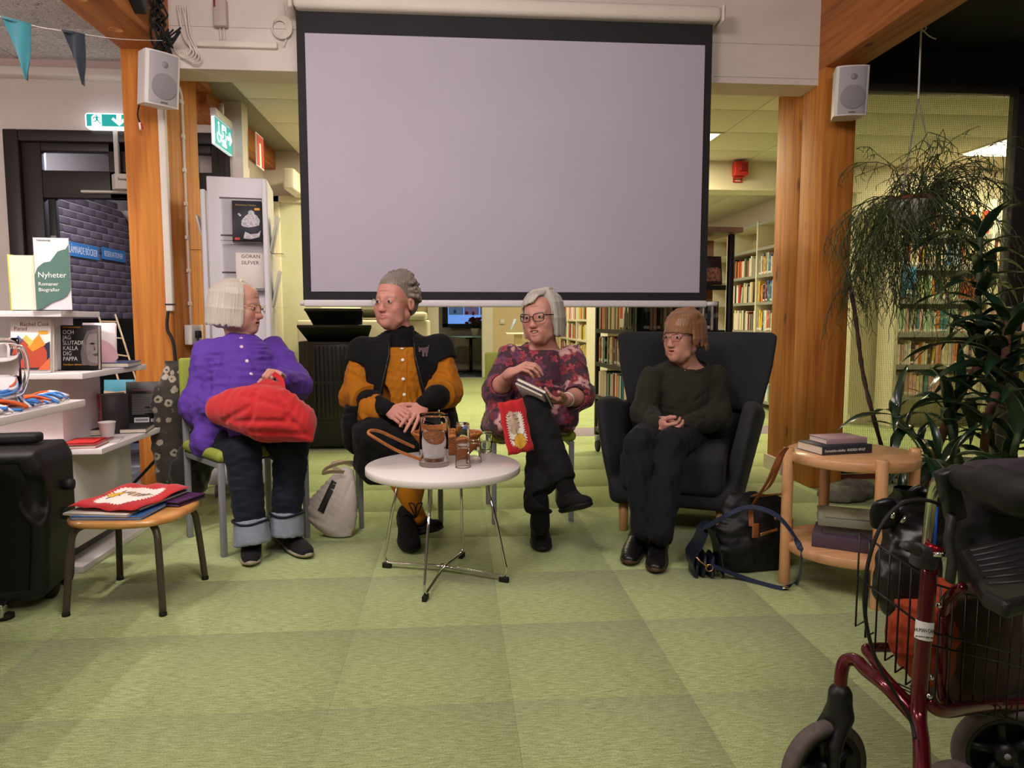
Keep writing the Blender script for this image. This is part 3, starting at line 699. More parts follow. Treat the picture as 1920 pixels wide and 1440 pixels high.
box('plate', red, -.045, .045, -.004, .004, -.035, .03, e); m = MB(); flatpoly(m, [(-.025, -.01)] + [(.025*math.cos(R(a)), -.01+.025*math.sin(R(a))) for a in range(180, -1, -20)] , -.0055); m.box(-.028, .028, -.0055, -.004, -.024, -.017); m.build('symbol', wprint, e)
o = empty('downlight', (3.1, 9.9, 2.56), 0, 'small round recessed spotlight in the ceiling above the black bookcase', 'spotlight')
MB().lathe([(.09, 0), (.085, -.012), (.05, -.006)], 24).build('ring', chrome, o); MB().lathe([(.05, -.006), (0, -.006)], 16).build('lamp', lamp_on, o)
# door closer etc. on the dark door set
o = empty('door_closer', at(248, 346, 5.26), 0, 'white automatic door opener box above the glazed door, half behind the pillar', 'door opener')
m = MB(); m.prism([(-.10, .02), (.45, .02), (.45, -.10), (.42, -.12), (-.06, -.12), (-.10, -.08)], -.05, .05, Matrix.Rotation(R(0), 4, 'X')); m.build('cover', mat('opener_white', '#c9c3bd', .45, noise=.03), o)
m = MB(); m.rbox(-.115, -.085, .0, .03, .04, .40, .004, 2); m.build('riser', MATS['opener_white'], o); m = MB(); m.rbox(-.34, .0, -.02, .03, -.062, -.045, .004, 2); m.build('arm', MATS['opener_white'], o)
text('lettering', 'besam', .03, ink, o, Matrix.Translation((-.04, -.122, .005)) @ Matrix.Rotation(R(90), 4, 'X'))
# vestibule signs on the brick wall
blue = mat('sign_blue', '#3c7fb4', .5, noise=.03)
def bsign(p0, p1, h, lines, lab, sz):
    a = onx(*p0, -3.69); b = onx(*p1, -3.69); L = (b-a).length
    e = empty('direction_sign', (-3.695, (a.y+b.y)/2, (a.z+b.z)/2), R(90), lab, 'sign')
    box('plate', blue, -L/2, L/2, -.012, 0, -h/2, h/2, e)
    for i, s in enumerate(lines): text('lettering', s, sz, wprint, e, Matrix.Translation((-L/2+.03, -.014, (len(lines)-1)*h*.22 - i*h*.45 - sz*.36)) @ Matrix.Rotation(R(90), 4, 'X'), xs=(L-.06)/(len(max(lines, key=len))*sz*.62))
bsign((108, 464), (184, 474), .135, ['ÅTERLÄMNADE BÖCKER'], 'blue sign for returned books on the brick wall, longest of the three', .10)
bsign((191, 473), (234, 483), .125, ['RESERVATIONER'], 'blue sign for reservations on the brick wall, between the other two', .085)
bsign((252, 490), (296, 500), .26, ['UTLÅN', 'ÅTERLÄMN.'], 'two line blue sign on the brick wall, half behind the timber pillar', .09)
# wall lamp behind the pillar
o = empty('wall_lamp', onx(258, 420, -3.6), 0, 'curved white lamp shade showing at the edge of the left pillar', 'lamp')
MB().lathe([(.02, -.16), (.06, -.05), (.12, .06), (.19, .12)], 24).build('shade', mat('lamp_shade', '#e8d7c4', .5, noise=.02), o)
# black partition with a pale ladder frame in the vestibule
o = empty('folding_screen', (-2.55, 5.9, 0), 0, 'black fabric divider standing in the vestibule below the brick wall', 'divider')
box('panel', mat('divider_black', '#0d0d10', .9, noise=.2, nscale=80), -.75, .18, -.02, .02, .06, 1.06, o); m = MB(); m.box(-.7, -.62, -.15, .15, 0, .06); m.box(.05, .13, -.15, .15, 0, .06); m.build('foot', black_mt, o)
o = box('blue_divider', mat('panel_blue', '#4d7fbe', .6, noise=.05), -2.40, -2.20, 6.05, 6.10, 0, 1.10); tag(o, 'narrow blue divider between the black divider and the left pillar', 'divider')
o = empty('ladder_shelf', (0, 0, 0), 0, 'slim pale wooden ladder frame leaning by the black divider', 'ladder')
brassy = mat('pale_rail', '#cdbb93', .4, noise=.05); Yl = 4.4
l0 = [at(184, 590, Yl+.4), at(222, 712, Yl)]; l1 = [at(216, 590, Yl+.4), at(258, 720, Yl)]
for l in (l0, l1): MB().tube([l[0], l[1]], .006, 8).build('rail', brassy, o)
for k in (.11, .36, .62): MB().tube([l0[0].lerp(l0[1], k), l1[0].lerp(l1[1], k)], .005, 8).build('rung', brassy, o)
# cables, trunking, adapter on the left pillar and header
o = MB(); o.rbox(-1.655, -1.615, 4.225, 4.26, 1.10, 2.48, .006, 2); o = o.build('cable_trunking', white); tag(o, 'tall white cable trunking on the front corner of the left pillar', 'trunking')
MB().box(-1.657, -1.613, 4.222, 4.262, 1.135, 1.143).build('seam_band', ink, o)
pipe = MB(); pts = bez([(-1.60, 4.32, 2.46), (-1.628, 4.42, 2.44), (-1.628, 4.52, 2.40), (-1.628, 4.53, 2.2), (-1.628, 4.53, 1.0)], 5); pipe.tube(pts, .008, 8); o = pipe.build('thin_conduit', white); tag(o, 'thin white conduit clipped to the side of the left pillar', 'conduit')
m = MB().rbox(-.016, .004, -.018, .018, -.012, .012, .003, 2).mesh('clip', white)
for k in range(7): link('clip', m, o, (-1.625, 4.53, 1.15+.2*k))
o = MB(); o.rbox(-1.63, -1.585, 4.42, 4.62, .90, 1.02, .006, 2); o = o.build('socket_box', sp_white); tag(o, 'white power socket box on the pillar side behind the purple blouse', 'socket')
m = MB(); m.rbox(-1.587, -1.56, 4.47, 4.52, .94, .985, .006, 2); m.tube(bez([(-1.57, 4.47, .95), (-1.55, 4.43, .86), (-1.57, 4.42, .6), (-1.6, 4.2, .3)]), .006, 6); m.build('plug', black_rb, o)
o = MB(); o.tube(bez([(-1.635, 4.21, 1.10), (-1.64, 4.20, 1.0), (-1.60, 4.19, .86), (-1.60, 4.2, .3)]), .009, 8); o = o.build('pillar_cable', black_rb); tag(o, 'black cable hanging below the white trunking at the left pillar', 'cable')
o = MB(); o.tube(bez([onz(245, 912, .15), onz(285, 870, .30), onz(318, 832, .42)]), .008, 8); o = o.build('floor_cable', black_rb); tag(o, 'black cable running diagonally from behind the wooden stool to the pillar', 'cable')
o = MB(); o.rbox(-1.49, -1.0, 4.27, 4.30, 2.585, 2.62, .005, 2); o = o.build('wall_trunking', white); tag(o, 'white horizontal cable trunking on the header left of the screen', 'trunking')
o = MB(); o.rbox(-1.34, -1.27, 4.25, 4.30, 2.69, 2.84, .006, 2); o = o.build('junction_box', mat('box_beige', '#b9a9a2', .5, noise=.03)); tag(o, 'beige junction box high on the header left of the screen', 'junction box')
MB().rbox(-1.335, -1.325, 4.246, 4.255, 2.79, 2.83, .002, 1).build('indicator', mat('dark_red', '#7b1e2c', .4, noise=.05), o); m = MB()
for x in (-1.315, -1.295): m.tube([(x, 4.285, 2.69), (x+.003, 4.285, 2.62)], .006, 8)
m.build('pipe', white, o)
m = MB()
for k in range(5): r = .040+.004*k; m.tube([(-.985+.004*k+r*math.cos(a), 4.285-.004*k, 2.70+r*1.1*math.sin(a)) for a in [R(15*q) for q in range(24)]], .004, 6, closed=True)
m.tube(bez([(-.96, 4.28, 2.84), (-.955, 4.28, 2.75), (-.945, 4.28, 2.66), (-.965, 4.28, 2.60)]), .004, 6); o = m.build('cable_coil', white); tag(o, 'coil of white cable hanging on the header beside the screen', 'cable')
m = MB()
for k in range(5):
    x = -1.50+.014*k; q = random.Random(k); m.tube(bez([(x-.04, 4.27, 2.80), (x-.02+q.uniform(-.01, .01), 4.265, 2.64), (x+.03, 4.26, 2.56-.012*k), (x-.02, 4.26, 2.52-.008*k), (x-.06, 4.265, 2.56)]), .004, 6)
o = m.build('white_cable_bundle', white); tag(o, 'looping bundle of white cables where the left beam meets the header', 'cable')
m = MB(); q = random.Random(4)
for k in range(12):
    p = [(-1.56+q.uniform(-.03, .03), 4.05+q.uniform(-.05, .05), 2.84-.045*i+q.uniform(-.015, .015)) for i in range(7)]
    p += [(-1.57+q.uniform(-.06, .08), 4.1, 2.50+q.uniform(-.03, .02)), (-1.54+q.uniform(-.03, .09), 4.1, 2.56+q.uniform(0, .06))]; m.tube(bez(p, 4), .005, 6)
o = m.build('black_cable_bundle', black_rb); tag(o, 'tangle of black cables tied along the left beam', 'cable')
o = MB(); o.rbox(-.045, .045, -.10, .10, -.035, .035, .012, 3); o = o.build('power_adapter', black_pl, None, (-1.585, 3.80, 2.66), (R(-28), 0, R(3))); tag(o, 'black power adapter strapped to the side of the left beam', 'adapter')
MB().tube([(0, -.10, .0), (0, -.16, .03)], .012, 8).build('grey_plug', sp_white, o)
# bunting
fabric_t = mat('pennant_teal', '#2f7480', .85, noise=.08, nscale=200, sheen=.2); fabric_n = mat('pennant_navy', '#1f2833', .85, noise=.1, nscale=200, sheen=.2)
for (pts, m_, lab) in ((((3, 33), (58, 48), (49, 150)), fabric_t, 'teal triangular pennant hanging below the ceiling at the far left'), (((117, 58), (159, 68), (156, 160)), fabric_n, 'dark navy triangular pennant hanging between the teal one and the pillar')):
    p = [at(x, y, 3.3) for x, y in pts]; m = MB(); N = 7; vs = []
    for s_ in (0, .004):
        for i in range(N+1):
            for j in range(N+1):
                a = j/N; q = p[0].lerp(p[1], a).lerp(p[2], i/N); vs.append(q + Vector((0, s_ + .012*math.sin(a*6+i*.5), 0)))
    W = N+1; f = []
    for i in range(N):
        for j in range(N): f += [(i*W+j, i*W+j+1, (i+1)*W+j+1, (i+1)*W+j), (W*W+i*W+j, W*W+(i+1)*W+j, W*W+(i+1)*W+j+1, W*W+i*W+j+1)]
    m.add(vs, f, None, True); o = m.build('pennant', m_); tag(o, lab, 'pennant')
    h_ = MB(); h_.tube([p[0]+Vector((0, .0, .003)), p[1]+Vector((0, 0, .003))], .006, 8); h_.build('hem', m_, o)
o = MB(); o.tube(bez([at(-30, 22, 3.3), at(58, 47, 3.3), at(118, 58, 3.32), at(222, 73, 3.55), at(305, 76, 4.0)]), .0015, 5); o = o.build('bunting_string', wprint); tag(o, 'thin white string carrying the pennants to the left beam', 'string')
# ================================================================== BOOK HELPER
cov = objcol('book_cloth', .5, .08, 90, .05); pages_m = mat('page_block', '#ddd2bf', .8, noise=.08, nscale=120, stretch=(1, 1, 30))
def book(label, w, h, t, col, M, group=None, cat='book', front=None, name='book'):
    """standing book: x = width (spine at -x), y = thickness (front cover at -y), z = height; M places it"""
    e = empty(name, label=label, cat=cat, group=group); e.matrix_world = M
    m = MB(); c = .0025
    m.rbox(0, w, -t/2, -t/2+c, 0, h, .0008, 1); m.rbox(0, w, t/2-c, t/2, 0, h, .0008, 1); m.rbox(-.001, c, -t/2, t/2, 0, h, .0011, 2)
    o = m.build('cover', cov, e); o.color = lin(col)
    box('pages', pages_m, c, w-.004, -t/2+c, t/2-c, .004, h-.004, e)
    return e
def flat(label, x, y, z, rz, w, h, t, col, **k):
    """book lying flat, front cover up; (x, y) is the middle"""
    M = Matrix.Translation((x, y, z+t/2)) @ Matrix.Rotation(rz, 4, 'Z') @ Matrix.Rotation(R(-90), 4, 'X') @ Matrix.Translation((-w/2, 0, -h/2))
    return book(label, w, h, t, col, M, **k)
FR = Matrix.Rotation(R(90), 4, 'X')     # text on the front (-y) face
def ftext(e, s, x, z, t, size, m, xs=1.0, align='LEFT'): return text('lettering', s, size, m, e, Matrix.Translation((x, -t/2-.0006, z)) @ FR, .0002, align, xs)
def fpatch(e, name, pts, t, m, k=1):
    b = MB(); flatpoly(b, pts, -t/2-.0018-.0004*k); return b.build(name, m, e)
def fbox(e, name, x0, x1, z0, z1, t, m, k=1): return box(name, m, x0, x1, -t/2-.0004*k-.0002, -t/2+.0004, z0, z1, e)
E90 = Matrix.Rotation(0, 4, 'Z')
def stand(x, y, z, rz=0, lean=0): return Matrix.Translation((x, y, z)) @ Matrix.Rotation(rz, 4, 'Z') @ Matrix.Rotation(lean, 4, 'X')

# ================================================================== DISPLAY UNIT ON THE LEFT
u = empty('display_unit', (-1.9, 3.2, 0), 0, 'white stepped book display unit with three board levels beside the left pillar', 'display shelf')
def ul(o): o.location = Vector(o.location) - Vector((-1.9, 3.2, 0)); return o
for (x0, x1, y0, y1, z, n) in ((-2.30, -1.556, 2.95, 3.26, 1.086, 'board'), (-2.30, -1.49, 2.955, 3.55, .838, 'board'), (-2.30, -1.445, 2.985, 3.85, .527, 'board')):
    ul(box(n, lam, x0, x1, y0, y1, z-.024, z, u, .002))
for (x1, y0, y1, z0, z1) in ((-1.665, 3.10, 3.25, .84, 1.061), (-1.647, 3.09, 3.42, .528, .813), (-1.588, 3.03, 3.56, .10, .502)):
    ul(box('column_panel', lam, -2.25, x1, y0, y1, z0, z1, u, .002))
ul(box('plinth', mat('plinth_grey', '#55565e', .5, noise=.05), -2.2, -1.66, 3.06, 3.54, .03, .10, u)); ul(box('foot_plate', lam, -2.3, -1.55, 3.0, 3.72, 0, .03, u, .003))
u2 = empty('side_shelf', (-1.75, 2.2, 0), 0, 'white shelf board with scarf and pitcher at the left edge of the picture', 'shelf')
for o in (box('board', lam, -2.2, -1.255, 1.6, 2.50, .758, .782, u2, .002), box('column_panel', lam, -2.15, -1.66, 1.9, 2.43, .05, .757, u2, .002), box('foot_plate', lam, -2.2, -1.62, 1.8, 2.44, 0, .05, u2, .003)): o.location = Vector(o.location) - Vector((-1.75, 2.2, 0))
# books and cards on it
b = book('thick yellow book with its white page edges facing out on the top board', .16, .225, .10, '#c7c412', Matrix.Translation((-1.735, 3.17, 1.0865)) @ Matrix.Rotation(R(-88), 4, 'Z'))
b = book('slim blue book tucked between the thick book and the Nyheter card', .14, .21, .02, '#3f76b8', Matrix.Translation((-1.672, 3.15, 1.0865)) @ Matrix.Rotation(R(-84), 4, 'Z'))
e = empty('sign_holder', (-1.664, 2.985, 1.0865), R(4), 'upright card in clear holder reading Nyheter on the top board', 'sign')
W, Hh = .130, .288; gr = mat('card_green', '#4f6f67', .6, noise=.04); wh = mat('card_white', '#d9d2d8', .55, noise=.02)
box('card', wh, 0, W, -.001, .001, .004, Hh, e); box('clear_sleeve', glass, -.002, W+.002, .0012, .003, 0, Hh+.004, e); box('clear_foot', glass, 0, W, -.05, .05, 0, .003, e)
pts = [(.0, .14), (.012, .17), (.035, .19), (.06, .195), (.075, .215), (.09, .235), (.12, .245), (W, .262), (W, .10), (.13, .088), (.115, .06), (.09, .045), (.06, .035), (.02, .006), (.0, .006)]
b_ = MB(); flatpoly(b_, pts, -.0032); b_.build('green_wave', gr, e)
for s, z, sz in (('Nyheter', .132, .031), ('Romaner', .100, .020), ('Biografier', .077, .020)): text('lettering', s, sz, wprint, e, Matrix.Translation((.012, -.0062, z)) @ FR, .0003)
text('lettering', 'Falkenbergs', .011, gr, e, Matrix.Translation((.012, -.0022, .275)) @ FR, .0003)
# middle board
b = book('book with abstract orange and blue shapes on a pale cover, titled Parad', .150, .215, .028, '#e2d6d2', stand(-1.772, 2.985, .838, R(2), R(-6)))
t_ = .028
ftext(b, 'Rachel Cusk', .035, .188, t_, .022, mat('title_red', '#7c2d38', .6, noise=.05)); ftext(b, 'Parad', .012, .170, t_, .022, MATS['title_red'])
fpatch(b, 'navy_shape', [(.02, .02), (.02, .115), (.05, .09), (.10, .10), (.148, .125), (.148, .012), (.06, .012)], t_, mat('p_navy', '#23263c', .6, noise=.05), 1)
fpatch(b, 'blue_shape', [(.008, .118), (.03, .15), (.05, .128), (.022, .10)], t_, mat('p_blue', '#4a66a4', .6, noise=.05), 2)
fpatch(b, 'orange_shape', [(.065, .105), (.108, .155), (.132, .112), (.085, .085)], t_, mat('p_orange', '#e08a2a', .6, noise=.05), 3)
fpatch(b, 'red_shape', [(.028, .115), (.05, .14), (.085, .088), (.125, .108), (.138, .085), (.138, .02), (.03, .02), (.05, .07)], t_, mat('p_rust', '#b0452a', .6, noise=.05), 2)
fpatch(b, 'yellow_shape', [(.048, .135), (.06, .152), (.088, .125), (.075, .105)], t_, mat('p_yellow', '#c2b65a', .6, noise=.05), 4); fpatch(b, 'corner_shape', [(.105, .012), (.148, .06), (.148, .012)], t_, mat('p_coral', '#e0663a', .6, noise=.05), 3)
fbox(b, 'label', .105, .14, .155, .168, t_, mat('lbl_yellow', '#e6a92c', .6, noise=.03), 3)
b = book('black square book with large white title and a grey portrait of a woman', .158, .190, .030, '#1d1a1c', stand(-1.672, 3.15, .838, R(0), R(-4))); t_ = .030
for i, s in enumerate(('OCH', 'JAG', 'SLUTADE', 'KALLA', 'DIG', 'PAPPA')): ftext(b, s, .015, .152-.0225*i, t_, .025, wprint, .82)
fpatch(b, 'portrait_hair', [(.095, .02), (.088, .07), (.098, .12), (.115, .165), (.158, .175), (.158, .02)], t_, mat('p_hair', '#6f6566', .6, noise=.35, nscale=60, stretch=(3, 1, .4)), 1)
fpatch(b, 'portrait_face', [(.118, .045), (.112, .08), (.113, .12), (.125, .15), (.158, .155), (.158, .03), (.135, .03)], t_, mat('p_face', '#8d8385', .6, noise=.15, nscale=20), 2)
fpatch(b, 'portrait_eye', [(.124, .111), (.138, .117), (.15, .111), (.138, .106)], t_, ink, 3); fpatch(b, 'portrait_mouth', [(.136, .066), (.158, .072), (.158, .060), (.146, .058)], t_, mat('p_lip', '#4c3c40', .6, noise=.05), 3); fpatch(b, 'portrait_nose', [(.143, .108), (.150, .086), (.143, .082)], t_, MATS['p_lip'], 3)
fbox(b, 'label', .125, .15, .018, .027, t_, MATS['lbl_yellow'], 4); ftext(b, 'CAROLINE DARIAN', .014, .178, t_, .0085, MATS['lbl_yellow']); ftext(b, 'Familjens vittnesmål', .016, .020, t_, .011, MATS['lbl_yellow'])
e = empty('book_rest', (-1.667, 3.133, .838), 0, 'clear bent rest holding up the black square book', 'book rest'); m = MB(); m.box(0, .15, -.02, .01, 0, .003); m.box(0, .15, -.022, -.019, 0, .012); m.build('sheet', glass, e)
b = book('white and pink book leaning behind the black square book', .13, .20, .025, '#dfd3d6', stand(-1.655, 3.30, .838, R(14), R(-8)))
fpatch(b, 'pink_circle', [(.04+.10*math.cos(R(a)), .04+.09*math.sin(R(a))) for a in range(0, 91, 10)] + [(.04, .02), (.12, .02)], .025, mat('p_pink', '#d7a9b4', .6, noise=.03), 1)
flat('flat blue book on the middle board, right of the pink one', -1.545, 3.40, .838, R(8), .13, .20, .022, '#46598c')
flat('magenta book lying at the far left of the middle board', -2.20, 3.02, .838, R(0), .12, .18, .06, '#b03a5c')
# bottom board
b = book('black book showing its back cover of white text, right end of bottom board', .155, .215, .022, '#141315', stand(-1.642, 3.66, .527, R(6), R(-5))); t_ = .022
q = random.Random(3); m = MB()
for i in range(16): m.box(.025, .025+q.uniform(.095, .115) if i not in (10, 15) else .085, -t_/2-.0005, -t_/2, .150-.0065*i, .1525-.0065*i)
m.build('blurb_lines', mat('grey_print', '#9a969a', .6, noise=.05), b); ftext(b, 'VARFÖR SKA MAN LÄSA', .03, .17, t_, .0085, mat('magenta_print', '#a43a66', .6, noise=.05))
fbox(b, 'barcode_label', .035, .105, .012, .036, t_, wprint, 2); m = MB()
for i in range(26): m.box(.042+.0022*i, .0428+.0022*i+(i % 3)*.0004, -t_/2-.0014, -t_/2-.0008, .018, .030)
m.build('barcode', ink, b); fbox(b, 'price_label', .112, .148, .014, .030, t_, wprint, 2)
b = book('teal book with a torn beige paper label at the back of the bottom board', .14, .22, .03, '#2f8a9c', stand(-1.785, 3.74, .527, R(3), R(-6))); fpatch(b, 'paper_label', [(.0, .08), (.0, .165), (.06, .158), (.115, .165), (.11, .12), (.118, .09), (.06, .085)], .03, mat('p_sand', '#c9a98c', .7, noise=.06), 1); m = MB()
for i in range(4): m.box(.02, .10, -.0158, -.0150, .10+.013*i, .103+.013*i)
m.build('text_lines', mat('brown_print', '#6b5240', .6, noise=.05), b)
b = book('dark book with a pink spine standing behind the paper cup', .11, .185, .065, '#2a2226', stand(-1.625, 3.36, .527, R(38), R(0)))
box('pink_spine', mat('spine_pink', '#b8566e', .5, noise=.04), -.0025, -.0008, -.032, .032, .001, .184, b); m = MB(); m.box(-.0035, -.0026, -.012, .018, .02, .045); m.build('barcode', ink, b)
for i in range(4): text('lettering', ('Samlade', 'verk', 'Noveller', 'Ett')[i], .011, MATS['p_sand'], b, Matrix.Translation((-.0028, .015, .10-.014*i)) @ Matrix.Rotation(R(-90), 4, 'Z') @ FR, .0003)
flat('thick black book lying behind the pink spined one on the bottom board', -1.68, 3.40, .527, R(12), .13, .19, .03, '#141315')
flat('dark book with pale pages lying in front of the black back cover', -1.52, 3.48, .527, R(10), .13, .20, .022, '#22262c')
b = flat('red book with white rope pattern lying at the front of bottom board', -1.555, 3.085, .527, R(6), .15, .20, .016, '#8f2a30'); fpatch(b, 'red_field', [(.02, .03), (.13, .03), (.13, .17), (.02, .17)], .016, red, 1); m = MB()
for i in range(8): m.ball((.05+.008*i, -.0092, .10+.012*math.sin(i*1.7)), (.003, .001, .014), 4)
m.build('rope_motif', wprint, b)
b = flat('pale pink book with bold black lettering lying left of the red one', -1.76, 3.07, .527, R(-5), .16, .22, .014, '#c99c96'); ftext(b, 'VITA', .02, .02, .014, .05, ink)
b = flat('white magazine under the paper cup on the bottom board', -1.54, 3.19, .527, R(14), .15, .13, .004, '#d5cfd0')
e = empty('paper_cup', (-1.522, 3.20, .531), 0, 'white paper cup standing on the bottom board of the display unit', 'cup'); MB().lathe([(.024, .0), (.0245, .002), (.0335, .072), (.0352, .074), (.0352, .0765), (.0335, .0775), (.0318, .074), (.0235, .005), (0, .004)], 28).build('cup', mat('cup_white', '#ded8d8', .5, noise=.02), e)
# pitcher and woven scarf on the near shelf
e = empty('water_pitcher', (-1.345, 2.20, .782), 0, 'clear glass pitcher cut off by the left picture edge, standing on a woven scarf', 'pitcher')
water_m = mat('clear_water', '#f4fbff', .0, trans=1.0, ior=1.05, bump=.01, nscale=6)
def pitcher_parts(e, s=1.0, lvl=.55, hang=R(0)):
    m = MB(); m.lathe([(.0*s, .0), (.050*s, .0), (.053*s, .004*s), (.051*s, .012*s), (.0485*s, .17*s), (.0495*s, .192*s), (.047*s, .192*s), (.0455*s, .17*s), (.047*s, .018*s), (.0, .014*s)], 36); m.build('body', glass, e)
    m = MB(); m.lathe([(0, .0165*s), (.0465*s, .0205*s), (.0457*s, .19*s*lvl), (0, .19*s*lvl)], 32); m.build('water', water_m, e)
    m = MB(); m.tube(bez([(.049*s, 0, .17*s), (.085*s, 0, .165*s), (.096*s, 0, .11*s), (.075*s, 0, .055*s), (.051*s, 0, .045*s)]), .006*s, 10, M=Matrix.Rotation(hang, 4, 'Z')); m.build('handle', glass, e)
pitcher_parts(e, 1.12, .45, R(-20))
e = empty('woven_scarf', (-1.402, 2.12, .782), 0, 'orange, blue and white fringed woven scarf lying along the near shelf edge', 'scarf')
fo = mat('yarn_orange', '#d9602f', .9, noise=.2, nscale=200, bump=.3); fbm = mat('yarn_blue', '#3f79bd', .9, noise=.2, nscale=200, bump=.3); fw = mat('yarn_white', '#dcd5d8', .9, noise=.1, nscale=200, bump=.3)
q = random.Random(11)
for nm, mm_, ph in (('orange_fringe', fo, 0), ('blue_fringe', fbm, 1), ('white_fringe', fw, 2)):
    m = MB()
    for i in range(46):
        yy = -.38 + .72*((i*3+ph) % 46)/46; blk = int((yy+.4)/.13+ph*0) % 3
        if blk != ph and q.random() < .72: continue
        x0 = q.uniform(.03, .11); m.tube(bez([(x0-.06, yy+q.uniform(-.02, .02), .012), (x0, yy+q.uniform(-.02, .02), q.uniform(.012, .034)), (min(x0+.045, .142), yy+q.uniform(-.03, .03), q.uniform(.006, .02))], 4), q.uniform(.003, .006), 5)
    o = m.build(nm, mm_, e); o['kind'] = 'stuff'
m = MB(); m.rbox(-.16, .10, -.40, .36, .0, .010, .004, 2); m.build('woven_cloth', fw, e)

# ================================================================== BLACK LOUDSPEAKER ON THE FLOOR
e = empty('party_speaker', (-1.665, 2.72, 0), R(8), 'large black portable loudspeaker with carry handle at the left picture edge', 'loudspeaker')
sd = Sdf(); sd.prism(Matrix.Translation((0, 0, .335)) @ FR, [(-.17, -.27), (-.13, -.295), (.13, -.295), (.17, -.27), (.185, -.05), (.185, .20), (.16, .255), (-.16, .255), (-.185, .20), (-.185, -.05)], .15, .035, 0)
sd.prism(Matrix.Translation((0, -.155, .335)) @ FR, [(-.15, -.25), (.12, -.25), (.14, -.02), (.10, .06), (.14, .14), (.11, .215), (-.15, .215)], .012, .008, .0, '-'); sd.ell((.155, -.16, .42), (.05, .06, .085), k=.02, mode='-')
sdf_obj('cabinet', sd, .008, mat('speaker_black', '#101012', .55, noise=.25, nscale=120, bump=.25, bdist=.0006), e, 1)
m = MB(); m.prism([(-.145, -.245), (.115, -.245), (.135, -.02), (.095, .06), (.135, .14), (.105, .21), (-.145, .21)], .146, .149, Matrix.Translation((0, 0, .335)) @ FR); m.build('grille', mat('grille_black', '#0b0b0c', .7, .2, noise=.4, nscale=500, bump=.4, bdist=.0008), e)
m = MB(); m.rbox(-.15, .12, -.02, .05, .595, .632, .012, 3); m.build('carry_handle', black_rb, e)
m = MB(); m.lathe([(.018, 0), (.022, .02), (.02, .035)], 14, Matrix.Translation((.185, .02, .43)) @ Matrix.Rotation(R(90), 4, 'Y')); m.build('knob', black_rb, e); MB().rbox(.175, .20, .0, .05, .30, .34, .006, 2).build('clip', black_rb, e)
m = MB(); m.rbox(-.16, .04, -.20, -.14, .015, .045, .006, 2); m.rbox(.02, .055, -.205, -.135, .012, .06, .006, 2); m.build('stand_foot', chrome, e); m = MB(); m.lathe([(.03, 0), (.03, .014), (.012, .02)], 18, Matrix.Translation((.045, -.17, 0))); m.build('rubber_foot', black_rb, e)
m = MB()
for y in (-.05, .09): m.lathe([(.045, -.014), (.05, -.01), (.05, .01), (.045, .014)], 20, Matrix.Translation((.13, y+.06, .05)) @ Matrix.Rotation(R(90), 4, 'Y'))
m.build('wheel', black_rb, e)
text('lettering', 'ONYX', .03, mat('badge_beige', '#b3a08f', .5, noise=.05), e, Matrix.Translation((-.075, -.153, .125)) @ FR, .001)

# ================================================================== WOODEN STOOL WITH THINGS ON IT
ox, oy = -1.208, 2.728
e = empty('stool', (ox, oy, 0), R(-4), 'low wooden stool with brown metal legs standing beside the black loudspeaker', 'stool')
poly = []
for k in range(40):
    a = 2*math.pi*k/40; c_, s_ = math.cos(a), math.sin(a); r_ = .205/((abs(c_)**2.8+abs(s_)**2.8)**(1/2.8)); poly.append((r_*c_, r_*s_))
seat_w = wood('stool_beech', '#cf9a5a', '#b67c40', 'X', .3, knots=False, coat=.3)
m = MB(); n = 40; vs = []; fs = []
for (sc_, z) in ((.90, .318), (.985, .322), (1.0, .332), (.985, .342), (.93, .346), (.5, .341), (0.0, .339)): vs += [(x*sc_, y*sc_, z) for x, y in poly]
for i in range(6):
    for k in range(n): fs.append((i*n+k, i*n+(k+1) % n, (i+1)*n+(k+1) % n, (i+1)*n+k))
fs.append(tuple(range(n-1, -1, -1))); m.add(vs, fs, None, True); m.build('seat', seat_w, e)
brown = mat('brown_metal', '#463c32', .35, noise=.08, nscale=40)
for sx in (-1, 1):
    for s_ in (-1, 1):
        m = MB(); m.tube(bez([(sx*.08, s_*.07, .314), (sx*.125, s_*.125, .312), (sx*.148, s_*.148, .29), (sx*.158, s_*.160, .22), (sx*.172, s_*.178, .008)], 6), .0125, 12); l = m.build('leg', brown, e)
        MB().tube([(sx*.172, s_*.178, 0), (sx*.172, s_*.178, .012)], .0135, 12).build('ferrule', black_rb, l)
b = flat('blue folder at the bottom of the pile on the wooden stool', ox-.02, oy-.02, .346, R(-4), .25, .30, .012, '#2d5f9c'); b['category'] = 'folder'
flat('large white picture book lying on the blue folder on the stool', ox-.045, oy+.0, .358, R(-10), .24, .32, .008, '#d2cabf')
flat('thin dark picture book under the red tote on the stool', ox+.0, oy+.03, .366, R(-14), .22, .28, .012, '#3c4a66')
redc = mat('red_cotton', '#b8161d', .8, noise=.08, nscale=220, bump=.25, bdist=.0008, sheen=.2)
def jag(cx, cy, a, b, n=44, d=.012):
    out = []
    for k in range(n*2):
        t0 = 2*math.pi*k/(n*2); r_ = 1/((abs(math.cos(t0))**5+abs(math.sin(t0))**5)**.2); dd = d if k % 2 else 0
        out.append((cx+math.cos(t0)*(a*r_-dd), cy+math.sin(t0)*(b*r_-dd)))
    return out
